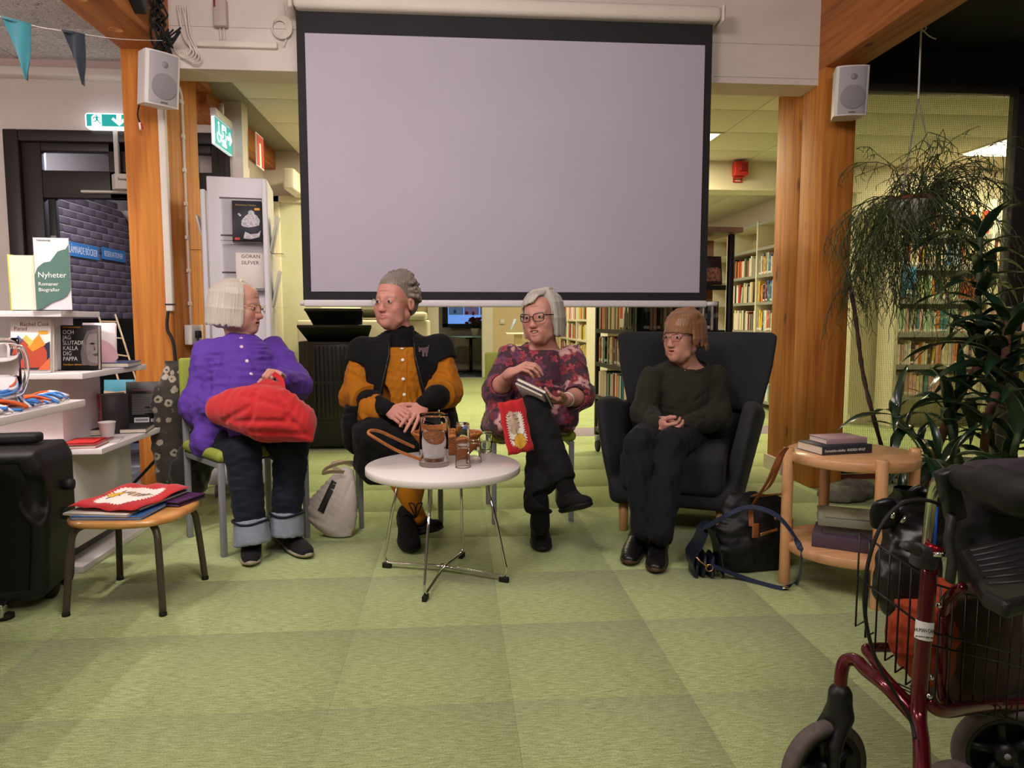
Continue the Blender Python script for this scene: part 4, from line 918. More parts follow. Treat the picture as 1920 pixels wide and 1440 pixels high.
def red_tote(lab, M, w, h, art_rot=0):
    e = empty('red_tote', label=lab, cat='tote bag'); e.matrix_world = M
    m = MB(); N = 14; vs = []; q = random.Random(2)
    for s_ in (0, 1):
        for i in range(N+1):
            for j in range(N+1):
                x = -w/2+w*j/N; y = -h/2+h*i/N; ed = min(i, N-i, j, N-j)
                vs.append((x+.002*math.sin(i*1.3), y+.002*math.sin(j*1.1), (.006 if ed else .002)*s_ + .004*math.sin(i*.7+j*.5) + .003*math.sin(j*1.3)))
    W = N+1; f = []
    for i in range(N):
        for j in range(N): f += [(i*W+j+1, i*W+j, (i+1)*W+j, (i+1)*W+j+1), (W*W+i*W+j, W*W+i*W+j+1, W*W+(i+1)*W+j+1, W*W+(i+1)*W+j)]
    for k in range(N): f += [(k, k+1, W*W+k+1, W*W+k), (N*W+k+1, N*W+k, W*W+N*W+k, W*W+N*W+k+1), (k*W+W, k*W, W*W+k*W, W*W+k*W+W), (k*W+N, k*W+W+N, W*W+k*W+W+N, W*W+k*W+N)]
    m.add(vs, f, None, True); m.build('cloth', redc, e)
    def zz(x, y): j = (x+w/2)/w*N; i = (y+h/2)/h*N; return .006 + .004*math.sin(i*.7+j*.5) + .003*math.sin(j*1.3)
    def patch(nm, pts, m_, dz):
        c = (sum(p[0] for p in pts)/len(pts), sum(p[1] for p in pts)/len(pts)); k = len(pts); vs = [(*c, zz(*c)+dz)]; fs = []
        rings = 6
        for r_ in range(1, rings+1): vs += [(c[0]+(p[0]-c[0])*r_/rings, c[1]+(p[1]-c[1])*r_/rings, zz(c[0]+(p[0]-c[0])*r_/rings, c[1]+(p[1]-c[1])*r_/rings)+dz) for p in pts]
        for i in range(k): fs.append((0, 1+i, 1+(i+1) % k))
        for r_ in range(rings-1):
            for i in range(k): a = 1+r_*k; fs.append((a+i, a+k+i, a+k+(i+1) % k, a+(i+1) % k))
        mb = MB(); mb.add(vs, fs, None, True); return mb.build(nm, m_, e)
    patch('white_print', jag(0, -.01, w*.36, h*.33), mat('tote_white', '#ddd6cd', .8, noise=.03), .0012)
    rr = lambda pts: [(p[0]*math.cos(art_rot)-p[1]*math.sin(art_rot), p[0]*math.sin(art_rot)+p[1]*math.cos(art_rot)-.01) for p in pts]
    patch('yellow_motif', rr([(-.055+.035*math.cos(R(a)), -.005+.026*math.sin(R(a))) for a in range(0, 360, 24)]), mat('tote_yellow', '#cf9f35', .8, noise=.15, nscale=60), .002)
    patch('beige_motif', rr([(.03+.05*math.cos(R(a))*(1+.15*math.sin(R(a*3))), .008+.027*math.sin(R(a))) for a in range(0, 360, 20)]), mat('tote_beige', '#b59c85', .8, noise=.2, nscale=60), .002)
    mb = MB()
    for k in range(6): a = R(k*60+15); p = rr([(-.055+.03*math.cos(a), -.005+.022*math.sin(a)), (-.055+.055*math.cos(a), -.005+.04*math.sin(a))]); mb.tube([(p[0][0], p[0][1], zz(*p[0])+.003), (p[1][0], p[1][1], zz(*p[1])+.003)], .0012, 5)
    for k in range(4): p = rr([(.0+.02*k, .03), (.005+.02*k, -.02)]); mb.tube([(p[0][0], p[0][1], zz(*p[0])+.003), (p[1][0], p[1][1], zz(*p[1])+.003)], .0010, 5)
    o = mb.build('ink_strokes', mat('tote_ink', '#5a4236', .8, noise=.05), e); o['kind'] = 'stuff'
    return e
red_tote('red cotton tote with white jagged print lying on the pile on the stool', Matrix.Translation((ox-.02, oy+.02, .385)) @ Matrix.Rotation(R(-14), 4, 'Z') @ Matrix.Rotation(R(2), 4, 'X'), .27, .33, R(0))
e = empty('phone_case', (ox+.145, oy+.075, .346), R(-20), 'purple phone wallet case lying at the right side of the stool', 'phone case')
m = MB(); m.rbox(-.042, .042, -.075, .075, 0, .006, .0025, 2); m.rbox(-.042, .042, -.075, .075, .013, .019, .0025, 2); m.rbox(-.044, -.038, -.075, .075, 0, .019, .0025, 2); m.rbox(.015, .046, -.012, .012, .016, .021, .002, 2); m.build('wallet', mat('purple_leather', '#46234d', .45, noise=.1, nscale=80, bump=.1), e)
box('phone', black_pl, -.037, .039, -.072, .072, .0062, .0128, e)

# ================================================================== CHAIRS
green = mat('green_upholstery', '#93a03c', .55, noise=.06, nscale=300, bump=.15, bdist=.0006)
chair_m = mat('chair_grey', '#84868c', .38, noise=.04, nscale=30)
def chair(loc, rz, lab):
    e = empty('stacking_chair', (*loc, 0), rz, lab, 'chair', None)
    m = MB(); m.rbox(-.225, .225, -.225, .205, .425, .478, .024, 4); m.build('seat', green, e)
    m = MB(); m.rbox(-.215, .215, .205, .235, .60, .87, .014, 4); m.build('backrest', green, e)
    for sx in (-1, 1):
        MB().rbox(sx*.202-.0125, sx*.202+.0125, -.212, -.187, 0, .425, .003, 2).build('leg', chair_m, e)
        m = MB(); m.rbox(sx*.202-.0125, sx*.202+.0125, .187, .212, 0, .62, .003, 2); m.build('leg', chair_m, e)
        MB().rbox(sx*.202-.0125, sx*.202+.0125, -.19, .19, .398, .424, .003, 2).build('seat_rail', chair_m, e)
    return e
chair((-1.01, 3.455), R(40), 'green padded chair with grey legs under the person in purple, coat on its back')
chair((-.32, 3.80), R(10), 'green padded chair with grey legs under the person in the black vest')
chair((.385, 3.80), R(2), 'green padded chair with grey legs under the person in the flowered tunic')

# ================================================================== COFFEE TABLE
TC = Vector((-.056, 2.891, 0)); TZ = at(833, 871, 2.891).z
e = empty('coffee_table', tuple(TC), 0, 'round white coffee table with chrome wire legs in front of the seated people', 'table')
m = MB(); m.lathe([(.30, TZ-.029), (.313, TZ-.0285), (.316, TZ-.026), (.316, TZ-.003), (.314, TZ), (0, TZ)], 72); m.lathe([(0, TZ-.0291), (.30, TZ-.029)], 72)
m.build('tabletop', mat('table_white', '#e2dcd9', .25, noise=.015, nscale=10, coat=.2), e)
for (tx, ty), (fx, fy) in (((758, 907), (721, 1064)), ((809, 910), (796, 1128)), ((856, 910), (868, 1044)), ((903, 906), (950, 1092))):
    f_ = onz(fx, fy) - TC; f_.z = .035; d_ = Vector((f_.x, f_.y, 0)).normalized(); top = d_*.185 + Vector((0, 0, TZ-.03))
    pts = [top, top.lerp(f_+Vector((0, 0, .05))+d_*.0, .55), f_+Vector((0, 0, .055)) - d_*.010, f_+Vector((0, 0, .022))-d_*.002, f_+Vector((0, 0, -.008))-d_*.012, f_+Vector((0, 0, -.012))-d_*.05, Vector((d_.x*.012, d_.y*.012, .028))]
    l = MB(); l.tube([pts[0], pts[1]] + bez(pts[1:], 5)[5:], .0062, 10); l = l.build('leg', chrome, e)
    MB().rbox(-.02, .02, -.009, .009, 0, .022, .003, 2, Matrix.Translation((f_.x-d_.x*.012, f_.y-d_.y*.012, 0)) @ Matrix.Rotation(math.atan2(d_.y, d_.x), 4, 'Z')).build('foot', black_rb, l)
MB().lathe([(.014, .018), (.016, .028), (.014, .038)], 12).build('hub', chrome, e)
def ontable(x, y): return onz(x, y, TZ)
p = ontable(814, 872)
e = empty('water_pitcher', tuple(p), 0, 'clear glass water pitcher with ice lip standing on the round white table', 'pitcher')
m = MB(); m.lathe([(0, 0), (.060, 0), (.0625, .004), (.0615, .012), (.0565, .20), (.058, .212), (.0555, .212), (.0535, .20), (.058, .02), (0, .016)], 48); m.build('body', glass, e)
m = MB(); m.lathe([(0, .0175), (.0560, .0215), (.0540, .135), (0, .135)], 48); m.build('water', water_m, e)
m = MB(); m.tube(bez([(.04, .035, .195), (.055, .065, .18), (.06, .078, .12), (.052, .062, .06), (.045, .04, .05)]), .007, 10); m.build('handle', glass, e)
m = MB(); m.prism([(-.056+.010*k, .012*math.sin(k*.9)) for k in range(8)] + [(.014, -.01), (-.05, -.012)], 0, .003, Matrix.Translation((0.0, -.052, .185)) @ FR); m.build('ice_lip', glass, e)
def tumbler(x, y, lab, up=True, wtr=0, z=None, loc=None):
    p = ontable(x, y) if loc is None else Vector(loc)
    e = empty('ribbed_tumbler', tuple(p), 0, lab, 'drinking glass', None)
    n = 48; prof = [(0, 0), (.0245, 0), (.026, .004), (.0305, .085), (.0320, .0895), (.0302, .0905), (.0285, .086), (.0245, .012), (0, .009)]
    m = MB(); vs = []; fs = []
    for i, (r_, z_) in enumerate(prof):
        for k in range(n): a = 2*math.pi*k/n; rr = r_*(1+(.022*math.cos(k*math.pi) if 2 <= i <= 3 else 0)); vs.append((rr*math.cos(a), rr*math.sin(a), z_))
    for i in range(len(prof)-1):
        for k in range(n): fs.append((i*n+k, i*n+(k+1) % n, (i+1)*n+(k+1) % n, (i+1)*n+k))
    Mx = None if up else Matrix.Translation((0, 0, .0905)) @ Matrix.Rotation(R(180), 4, 'X')
    m.add(vs, fs, Mx, True); m.build('body', glass, e)
    if wtr: m = MB(); m.lathe([(0, .0125), (.0240, .0145), (.0240+.0045*wtr, .012+.075*wtr), (0, .012+.075*wtr)], 32); m.build('water', water_m, e)
    return e
tumbler(773, 834, 'ribbed tumbler standing behind the basket and the pitcher', True)
t1 = tumbler(868, 876, 'upside-down ribbed tumbler in front, carrying the second one', False)
tumbler(0, 0, 'ribbed tumbler stacked on top of the front one beside the pitcher', False, loc=t1.location + Vector((0, 0, .0906)) - Vector((0, 0, .0)))
tumbler(889, 866, 'single upside-down ribbed tumbler between the stack and the half-filled glass', False)
tumbler(911, 848, 'ribbed tumbler half filled with water at the right of the white table', True, .45)
# rattan basket with a long handle
rat = mat('rattan', '#a8662f', .55, noise=.25, nscale=90, bump=.3, bdist=.001)
c0 = ontable(838, 850); e = empty('rattan_basket', tuple(c0), R(-6), 'oval rattan basket with a long loop handle on the round white table', 'basket')
m = MB(); NS = 30
def bpt(a, u_): rx = .085+.065*u_; ry = .05+.045*u_; return Vector((rx*math.cos(a), ry*math.sin(a), .004+.085*u_))
for i in range(15):
    u_ = i/14; m.tube([bpt(2*math.pi*k/60, u_)*1.0 + (bpt(2*math.pi*k/60, u_)*Vector((1, 1, 0)))*(.035*((-1)**(k//1+i))) for k in range(60)], .0032, 5, closed=True)
for k in range(NS): m.tube([bpt(2*math.pi*k/NS, u_/4) for u_ in range(5)], .0026, 5)
o = m.build('weave', rat, e); o['kind'] = 'stuff'
m = MB(); 
for s_ in (-1, 1): m.tube([bpt(R(6*k), 1.03)+Vector((0, 0, .004*math.sin(k*2.0+s_))) + bpt(R(6*k), 1)*Vector((1, 1, 0))*.02*math.cos(k*2.0*s_) for k in range(60)], .0045, 6, closed=True)
m.build('rim', rat, e); m = MB(); m.lathe([(0, 0), (.06, 0), (.085, .006), (.06, .008)], 30, Matrix.Diagonal((1, .6, 1, 1))); m.build('base', rat, e)
hp = [at(790, 862, 2.86), at(745, 845, 2.80), at(703, 821, 2.76), at(691, 813, 2.77), at(695, 807, 2.80), at(712, 809, 2.84), at(735, 819, 2.88), at(756, 829, 2.93), at(776, 838, 2.99)]
inv = e.matrix_basis.inverted() if False else (Matrix.Translation(c0) @ Matrix.Rotation(R(-6), 4, 'Z')).inverted()
m = MB(); ph = bez(hp, 8); m.tube([inv @ p_ for p_ in ph], .0062, 8)
for i in range(2, len(ph)-1): m.tube([inv @ ph[i] + Vector((0, 0, .005)), inv @ ph[i].lerp(ph[i+1], .6) + Vector((0, 0, -.005))], .0032, 5)
o = m.build('handle', rat, e); o['kind'] = 'stuff'

# ================================================================== ARMCHAIR
ch_f = mat('charcoal_wool', '#2e2f33', .9, noise=.22, nscale=350, bump=.4, bdist=.001, sheen=.04, spec=.2)
e = empty('wing_armchair', (1.15, 3.57, 0), R(-24), 'large charcoal wing armchair with oak legs on the right', 'armchair')
XZ = FR   # local x,y -> x,z ; local z -> -y
def bend(q): q[:, 2] += -.05 - 1.05*np.abs(q[:, 0])**2; q[:, 2] -= .14*(q[:, 1]-.62); return q
sd = Sdf(); sd.prism(Matrix.Translation((.045, .30, 0)) @ XZ, [(-.425, .965), (-.40, .985), (.40, .985), (.425, .965), (.405, .80), (.355, .575), (.32, .555), (-.32, .555), (-.355, .575), (-.405, .80)], .052, .050, 0, bend=lambda q: bendw(q))
def bendw(q): q[:, 2] = q[:, 2] + (.06 - 1.0*q[:, 0]**2) + .20*(q[:, 1]-.56); return q
sdf_obj('backrest', sd, .010, ch_f, e, 2)
sd = Sdf()
for s_ in (-1, 1):
    sd.loft([((s_*.275, .02, .17), (.055, 0, 0), (0, .30, 0)), ((s_*.325, .03, .40), (.056, 0, .0), (0, .335, 0)), ((s_*.365, .055, .58), (.056, 0, 0), (0, .30, .05))], .05)
sd.loft([((0, .30, .17), (.28, 0, 0), (0, .06, 0)), ((0, .335, .38), (.33, 0, 0), (0, .06, 0)), ((0, .35, .56), (.33, 0, 0), (0, .055, 0))], .06)
sd.rbox(Matrix.Translation((0, .0, .20)), (.29, .33, .055), .045, .04)
sdf_obj('shell', sd, .011, ch_f, e, 2)
sd = Sdf(); sd.rbox(Matrix.Translation((0, -.02, .335)) @ Matrix.Rotation(R(2), 4, 'X'), (.245, .345, .105), .05, .02); sdf_obj('seat_cushion', sd, .011, ch_f, e, 2)
for x, y in ((-.235, -.26), (.235, -.26), (-.22, .26), (.22, .26)): MB().lathe([(.019, 0), (.021, .004), (.026, .16)], 18, Matrix.Translation((x, y, 0))).build('leg', oak_leg, e)

# ================================================================== ROUND SIDE TABLE
SC = Vector((1.549, 2.643, 0)); e = empty('side_table', tuple(SC), 0, 'round two-tier oak side table with four round legs right of the armchair', 'side table')
for z in (.535, .175): MB().lathe([(0, z-.038), (.235, z-.038), (.24, z-.034), (.24, z-.004), (.236, z), (0, z)], 64).build('tabletop' if z > .3 else 'shelf', oak, e)
for (x, y) in ((1.304, 2.669), (1.522, 2.398), (1.794, 2.617), (1.576, 2.888)):
    MB().lathe([(.0205, 0), (.0215, .003), (.0215, .545), (.0195, .549), (0, .549)], 20, Matrix.Translation((x-SC.x, y-SC.y, 0))).build('leg', oak_leg, e)
b = flat('thick hardback with black marbled spine lettering on the oak side table', *onz(1563, 838, .55)[:2], .535, R(100), .155, .225, .034, '#2a2c38'); text('lettering', 'Fantastiska rebeller  ANDREA WULF', .014, wprint, b, frame((-.0018, .005, .215), (0, 0, -1), (0, -1, 0)), .0003, xs=.85)
flat('small pale pink paperback on top of the thick hardback', *onz(1570, 820, .585)[:2], .569, R(98), .115, .18, .022, '#a98a90')
b = flat('large brown-covered book at the bottom of the lower shelf pile', 1.53, 2.60, .175, R(58), .19, .26, .050, '#4a3a48')
b = flat('grey patterned book in the middle of the lower shelf pile', 1.565, 2.62, .225, R(62), .17, .24, .036, '#6e6a66')
b = flat('landscape-covered book with red label on top of the lower shelf pile', 1.545, 2.615, .261, R(64), .20, .25, .030, '#7a7a68'); fpatch(b, 'landscape', [(.01, .02), (.19, .02), (.19, .23), (.01, .23)], .030, mat('p_land', '#8a8c78', .4, noise=.5, nscale=14), 1)
ftext(b, 'SPANIEN', .03, .20, .03, .02, wprint)
b = flat('small red-edged book lying under the landscape book, lettered Folk', 1.63, 2.55, .175, R(64), .12, .15, .03, '#7c1f2a')
# stone by the plant
# ================================================================== PEOPLE
skin_m = vcol('skin', .5, sss=.12, bump=.12, nscale=300, spec=.35)
hair_m = vcol('hair', .42, bump=.25, nscale=500, spec=.45, sheen=.2)
def pz(x, y, Z): return CAM + ray(x, y)*Z
def uf(yaw): a = R(yaw); return Vector((math.cos(a), math.sin(a), 0)), Vector((math.sin(a), -math.cos(a), 0))
V3 = Vector
eye_w = mat('eye_white', '#cfc6c0', .25, noise=.03, nscale=60); iris_m = mat('iris', '#46525c', .2, noise=.3, nscale=300); pupil = mat('pupil', '#0a0a0a', .1, noise=.05)
teeth_m = mat('teeth', '#dfd6c4', .3, noise=.03)
class Head:
    def __init__(s, pos, yaw, pitch=0, roll=0, size=1.08):
        s.k = size; s.M = Matrix.Translation(pos) @ Matrix.Rotation(R(yaw), 4, 'Z') @ Matrix.Rotation(R(pitch), 4, 'X') @ Matrix.Rotation(R(roll), 4, 'Y')
        s.Ms = s.M @ Matrix.Scale(size, 4); s.rot = s.M.to_3x3().to_4x4()
    def p(s, *c): return s.Ms @ V3(c)
    def local(s, V): R3 = np.array(s.M.to_3x3()); return (V - np.array(s.M.translation)) @ R3 / s.k
    def e(s, sd, c, r, k=.01, mode='+', rot=None): sd.ell(s.p(*c), [q*s.k for q in r], s.rot @ rot if rot else s.rot, k, mode)
    def c(s, sd, a, b, ra, rb=None, k=.01, mode='+'): sd.cone(s.p(*a), s.p(*b), ra*s.k, (ra if rb is None else rb)*s.k, k, mode)
    def build(s, sd, neck, smile=0, openm=0, wide=1.0, age=1.0, neck_r=.052):
        e, c = s.e, s.c
        e(sd, (0, .018, .030), (.075, .094, .082), .02); e(sd, (0, -.045, .045), (.058, .045, .052), .03)
        e(sd, (0, -.040, -.025), (.060*wide, .055, .070), .03); e(sd, (0, -.078, -.096), (.021, .018, .017), .018)
        for g in (-1, 1):
            c(sd, (g*.048*wide, .012, -.058), (g*.006, -.062, -.092), .019, .021, .03)
            e(sd, (g*.037*wide, -.064, -.030), (.027, .025, .027), .02)
            e(sd, (g*.036*wide, -.046, -.060), (.028, .030, .032), .025)
            if smile: e(sd, (g*.041, -.072, -.032), (.019, .017, .017), .015)
            c(sd, (g*.012, -.087, .021), (g*.044, -.073, .020), .0085, .0075, .014)
            e(sd, (g*.031, -.106, .001), (.018, .020, .0115), .012, '-')
            e(sd, (g*.031, -.0825, .002), (.0165, .0130, .0125), .004)
            e(sd, (g*.031, -.098, .0005), (.0138, .0125, .0040), .003, '-')
            e(sd, (g*.0125, -.099, -.040), (.0088, .011, .0078), .006)
            w_ = .026 + .006*smile; zc = -.0640 + .006*smile
            c(sd, (g*w_, -.0850, zc), (0, -.0990, -.0610), .0036, .0048, .005); c(sd, (g*w_*.9, -.0850, zc-.003), (0, -.0980, -.0705-.006*openm), .0038, .0056, .005)
            c(sd, (g*.019, -.098, -.044), (g*(.034+.004*smile), -.080, -.070), .0035*age, .002, .008, '-')
            c(sd, (g*.021, -.101, -.012), (g*.030, -.094, -.018), .002*age, .001, .006, '-')
            e(sd, (g*.077, .018, -.008), (.009, .019, .031), .006, '+', Matrix.Rotation(R(g*-14), 4, 'Z')); e(sd, (g*.086, .012, -.004), (.006, .010, .017), .004, '-')
            c(sd, (g*.052, -.045, -.085), (g*.020, -.045, -.112), .012*age, .010*age, .025)
        c(sd, (0, -.090, .012), (0, -.106, -.034), .0085, .0120, .012); e(sd, (0, -.109, -.036), (.0135, .0120, .0110), .007)
        e(sd, (0, -.072, -.066), (.036, .024, .028), .02)
        for g in (-1, 1): c(sd, (g*(.025+.006*smile), -.0905, -.0650+.006*smile), (0, -.1040, -.0657), .0012, .0020, .003, '-')
        if openm: e(sd, (0, -.102, -.0665), (.017+.008*smile, .0125, .0034+.0046*openm), .004, '-')
        for i in range(2): c(sd, (-.03, -.089, .045+.016*i), (.03, -.089, .046+.016*i), .0015*age, .0015*age, .006, '-')
        sd.cone(s.p(0, .020, -.070), neck, neck_r, neck_r*1.08, .03); e(sd, (0, -.028, -.105), (.030, .032, .018), .025)
    def colors(s, V, base=(.56, .285, .22), brow=(.30, .24, .20), lip=(.46, .15, .14), ruddy=1.0):
        L = s.local(V); x, y, z = L[:, 0], L[:, 1], L[:, 2]; ax = np.abs(x); C = np.tile(np.array(base), (len(V), 1))
        g = lambda dx, dz, wx, wz: np.exp(-(dx/wx)**2-(dz/wz)**2)
        front = (y < -.03)*1.0; rd = front*(g(ax-.040, z+.030, .020, .018)*.55 + g(ax, z+.036, .014, .012)*.5)*ruddy
        C = C*(1-rd[:, None]*.5) + np.array((.62, .20, .17))*rd[:, None]*.5
        lp = ((y < -.088)*np.clip(1.6-(np.abs(z+.066-ax*.06)/.0095)**2-(ax/.027)**2, 0, 1))[:, None]*.6; C = C*(1-lp) + np.array(lip)*lp
        mo = ((y < -.080)*(y > -.0945)*(np.abs(z+.0665) < .008)*(ax < .022))[:, None]*.85; C = C*(1-mo)+np.array((.16, .05, .05))*mo
        bw = ((y < -.06)*np.clip(1.5-((z-.021+ax*.06-.003)/.0048)**2 - ((ax-.030)/.0175)**2, 0, 1))[:, None]*.55; C = C*(1-bw)+np.array(brow)*bw
        ey = ((y < -.07)*g(ax-.031, z+.004, .016, .011))[:, None]*.25; C = C*(1-ey)+np.array((.40, .18, .15))*ey
        n = np.sin(V[:, 0]*210+np.sin(V[:, 2]*170))*np.sin(V[:, 1]*190)*np.sin(V[:, 2]*230); return np.clip(C*(1+.05*n[:, None]), 0, 1)
    def eyes(s, par, gaze=0, gz=0):
        for g in (-1, 1):
            m = MB(); m.mi = 0; rot = Matrix.Rotation(R(gaze), 4, 'Z') @ Matrix.Rotation(R(gz), 4, 'X')
            Mx = s.Ms @ Matrix.Translation((g*.031, -.0825, .0005)) @ rot; m.ball((0, 0, 0), .0118, 9, Mx)
            for mi, r_, d_ in ((1, .0068, -.0104), (2, .0032, -.0113)): m.mi = mi; m.ball((0, d_, 0), (r_, .0018, r_), 8, Mx)
            m.build('eye', [eye_w, iris_m, pupil], par)
    def glasses(s, par, m_, r=.0014, w=.024, h=.017, cat=0.0, dy=-.112, half_rim=False, temple=None, z0=-.002, lens=True):
        e = MB(); ln = []
        for g in (-1, 1):
            pts = []
            for k in range(28):
                a = 2*math.pi*k/28; n_ = 3.2; rr = 1/((abs(math.cos(a))**n_+abs(math.sin(a))**n_)**(1/n_)); x = w*rr*math.cos(a); z = h*rr*math.sin(a)
                z += cat*max(0, x/w)*(1 if z > 0 else .2)*h; pts.append(s.Ms @ V3((g*(.033+x), dy+.010*(x/w)*(x > 0)+.35*max(0, x)**1.6, z0+z)))
            e.tube(pts, r*s.k, 6, closed=True); ln.append(pts)
        e.tube([s.Ms @ V3(q) for q in ((-.010, dy-.001, z0+.003), (0, dy-.004, z0+.006), (.010, dy-.001, z0+.003))], r*s.k, 6)
        f = e.build('glasses', m_, par)
        for pts in ln: MB().add(pts, [tuple(range(28))]).build('lens', mat('spectacle_lens', '#f6f4f2', .0, trans=1.0, ior=1.03, bump=.001, nscale=3), f)
        t_ = MB()
        for g in (-1, 1): t_.tube([s.Ms @ V3(q) for q in ((g*.059, dy+.018, z0+.010), (g*.072, -.055, z0+.009), (g*.080, .01, z0+.006), (g*.081, .03, z0-.012))], r*1.3*s.k, 6)
        t_.build('temple', temple or m_, f); return f
    def hair(s, par, ops, tufts, base, var=.22, face_cut=None, vox=.0033, name='hair', k=.006, seed=0, amp=.0016):
        sd = Sdf()
        for q in ops: s.e(sd, *q)
        if face_cut:
            for q in face_cut: s.e(sd, *q)
        for pts, r0, r1 in tufts:
            for i in range(len(pts)-1):
                n = len(pts)-1; s.c(sd, pts[i], pts[i+1], r0+(r1-r0)*(i/n)**1.5, r0+(r1-r0)*((i+1)/n)**1.5, k)
        Ms, loc = s.Ms, s.local
        rs = np.random.RandomState(seed); A = rs.uniform(60, 150, 6); P_ = rs.uniform(0, 6.28, 6)
        def streak(L):
            az = np.arctan2(L[:, 0], -(L[:, 1]-.02)+1e-9); pol = np.arctan2(np.hypot(L[:, 0], L[:, 1]-.02), L[:, 2]-.02)
            return sum(np.sin(az*A[i]*.55 + 2.2*np.sin(pol*3+P_[i]) + P_[i]) for i in range(6))/6
        sd.field(lambda p, d: d + amp*streak(loc(p)))
        def cf(V):
            st_ = streak(loc(V)); n = np.sin(V[:, 2]*40+V[:, 0]*33)*.4; b = np.array(base)
            return np.clip(b[None]*(1+var*(st_+.5*n))[:, None], 0, 1)
        return sdf_obj(name, sd, vox, hair_m, par, 1, cf)
def hand(sd, w, d, n, right, curl=(20, 25, 20), spread=4, thumb=(.55, .75, .35), tcurl=25, sc=1.0, per=None):
    """w wrist, d finger direction, n palm normal"""
    w = V3(w); d = V3(d).normalized(); n = V3(n); n = (n-d*n.dot(d)).normalized(); sv = d.cross(n)*(1 if right else -1)
    q = lambda a, b, c: w + sv*a*sc + d*b*sc + n*c*sc
    sd.loft([(q(0, -.02, 0), sv*.026*sc, n*.019*sc), (q(0, .012, 0), sv*.030*sc, n*.018*sc), (q(.002, .05, 0), sv*.040*sc, n*.016*sc), (q(0, .080, -.002), sv*.039*sc, n*.0125*sc)], .012)
    for i, (bx, by, L, r_) in enumerate(((.029, .082, (.042, .026, .021), .0092), (.0095, .087, (.046, .030, .022), .0094), (-.010, .083, (.042, .028, .021), .0090), (-.028, .074, (.033, .021, .018), .0080))):
        cu = per[i] if per else curl; a = 0; p = q(bx, by, -.002); sp = R(spread*(1.5-i)); pts = [q(bx*.8, by-.03, -.001), p]; rr = [r_*sc, r_*sc*1.04]
        for j in range(3):
            a += R(cu[j]); dd = (d*math.cos(sp)+sv*math.sin(sp))*math.cos(a) + n*math.sin(a); p = p + dd*L[j]*sc; pts.append(p); rr.append(r_*sc*(.95, .88, .76)[j])
        sd.chain(pts, rr, .003)
    t0 = q(.020, .022, .006); dv = (d*thumb[0]+sv*thumb[1]+n*thumb[2]).normalized(); pts = [t0, t0+dv*.042*sc]; rr = [.0135*sc, .0118*sc]
    for j, L in enumerate((.032, .026)):
        b = R(tcurl); dv = (dv*math.cos(b) + (d*.8-sv*.5+n*.5).normalized()*math.sin(b)).normalized(); pts.append(pts[-1]+dv*L*sc); rr.append((.0108, .0088)[j]*sc)
    sd.chain(pts, rr, .006)
def torso(sd, B, N, yaw, secs, k=.03):
    u, f = uf(yaw); B = V3(B); N = V3(N); out = []
    for t_, w_, d_, fo in secs: w_ *= .90; d_ *= .95; out.append((B.lerp(N, t_) + f*fo, u*w_, f*d_))
    sd.loft(out, k); return out
def cut_end(sd, c, ax, rad=.13):
    """ends a sleeve with a clean edge"""
    c = np.array(c); ax = np.array(ax)/np.linalg.norm(ax); sd.field(lambda p, d: np.where(np.linalg.norm(p-c, axis=1) < rad, np.maximum(d, (p-c) @ ax), d))
def shoe(par, toe, heel, m_up, m_sole, L=None, w=.048, h=.075, tilt=0.0, ankle=None, laces=True, boot=0.0, name='shoe'):
    """toe and heel: floor points of the sole; ankle: where the shaft goes"""
    toe = V3(toe); heel = V3(heel); d = (toe-heel); L = d.length; d.normalize(); up = V3((0, 0, 1)); up = (up - d*up.dot(d)).normalized(); sv = d.cross(up)
    q = lambda a, b, c: heel + d*a*L + sv*b + up*c
    ank = V3(ankle) if ankle else q(.22, 0, .11)
    sd = Sdf(); sd.loft([(q(.10, 0, .040), sv*w*.62, up*.036), (q(.35, 0, .046), sv*w*.68, up*.042), (q(.62, .002, .038), sv*w*.88, up*.034), (q(.86, 0, .031), sv*w*.84, up*.026), (q(.95, 0, .027), sv*w*.60, up*.020)], .02)
    sd.cone(q(.16, 0, .055), ank, .038, .040, .025); sd.cone(q(.42, 0, .062), q(.22, 0, h+.02), .030, .034, .03)
    if not boot: sd.rbox(frame(ank + (ank-q(.2, 0, .05)).normalized()*.03, d, sv), (.06, .06, .028), .005, .004, '-')
    sd.noise(.0012, 90, 3); o = sdf_obj(name, sd, .005, m_up, par, 1)
    sd = Sdf(); sd.loft([(q(.07, 0, .012), sv*w*.70, up*.015), (q(.35, 0, .012), sv*w*.72, up*.014), (q(.65, .002, .012), sv*w*.98, up*.014), (q(.90, 0, .016), sv*w*.85, up*.014), (q(.985, 0, .024), sv*w*.40, up*.010)], .012)
    sd.field(lambda p, dd: np.maximum(dd, -((p-np.array(heel)) @ np.array(up)))); sdf_obj('sole', sd, .004, m_sole, o, 1)
    if laces:
        m = MB()
        for i in range(4):
            a = .40+.085*i; z_ = .092-.014*i
            m.tube(bez([q(a, -w*.45, z_-.016), q(a+.02, 0, z_+.004), q(a+.04, w*.45, z_-.016)], 4), .0032, 6)
        l = m.build('laces', black_rb if laces is True else laces, o); l['kind'] = 'stuff'
    return o
def cloth(name, col, rough=.9, noise=.08, ns=260, sheen=.2, bump=.2): return mat(name, col, rough, noise=noise, nscale=ns, bump=bump, bdist=.0008, sheen=sheen*.15, spec=.25)
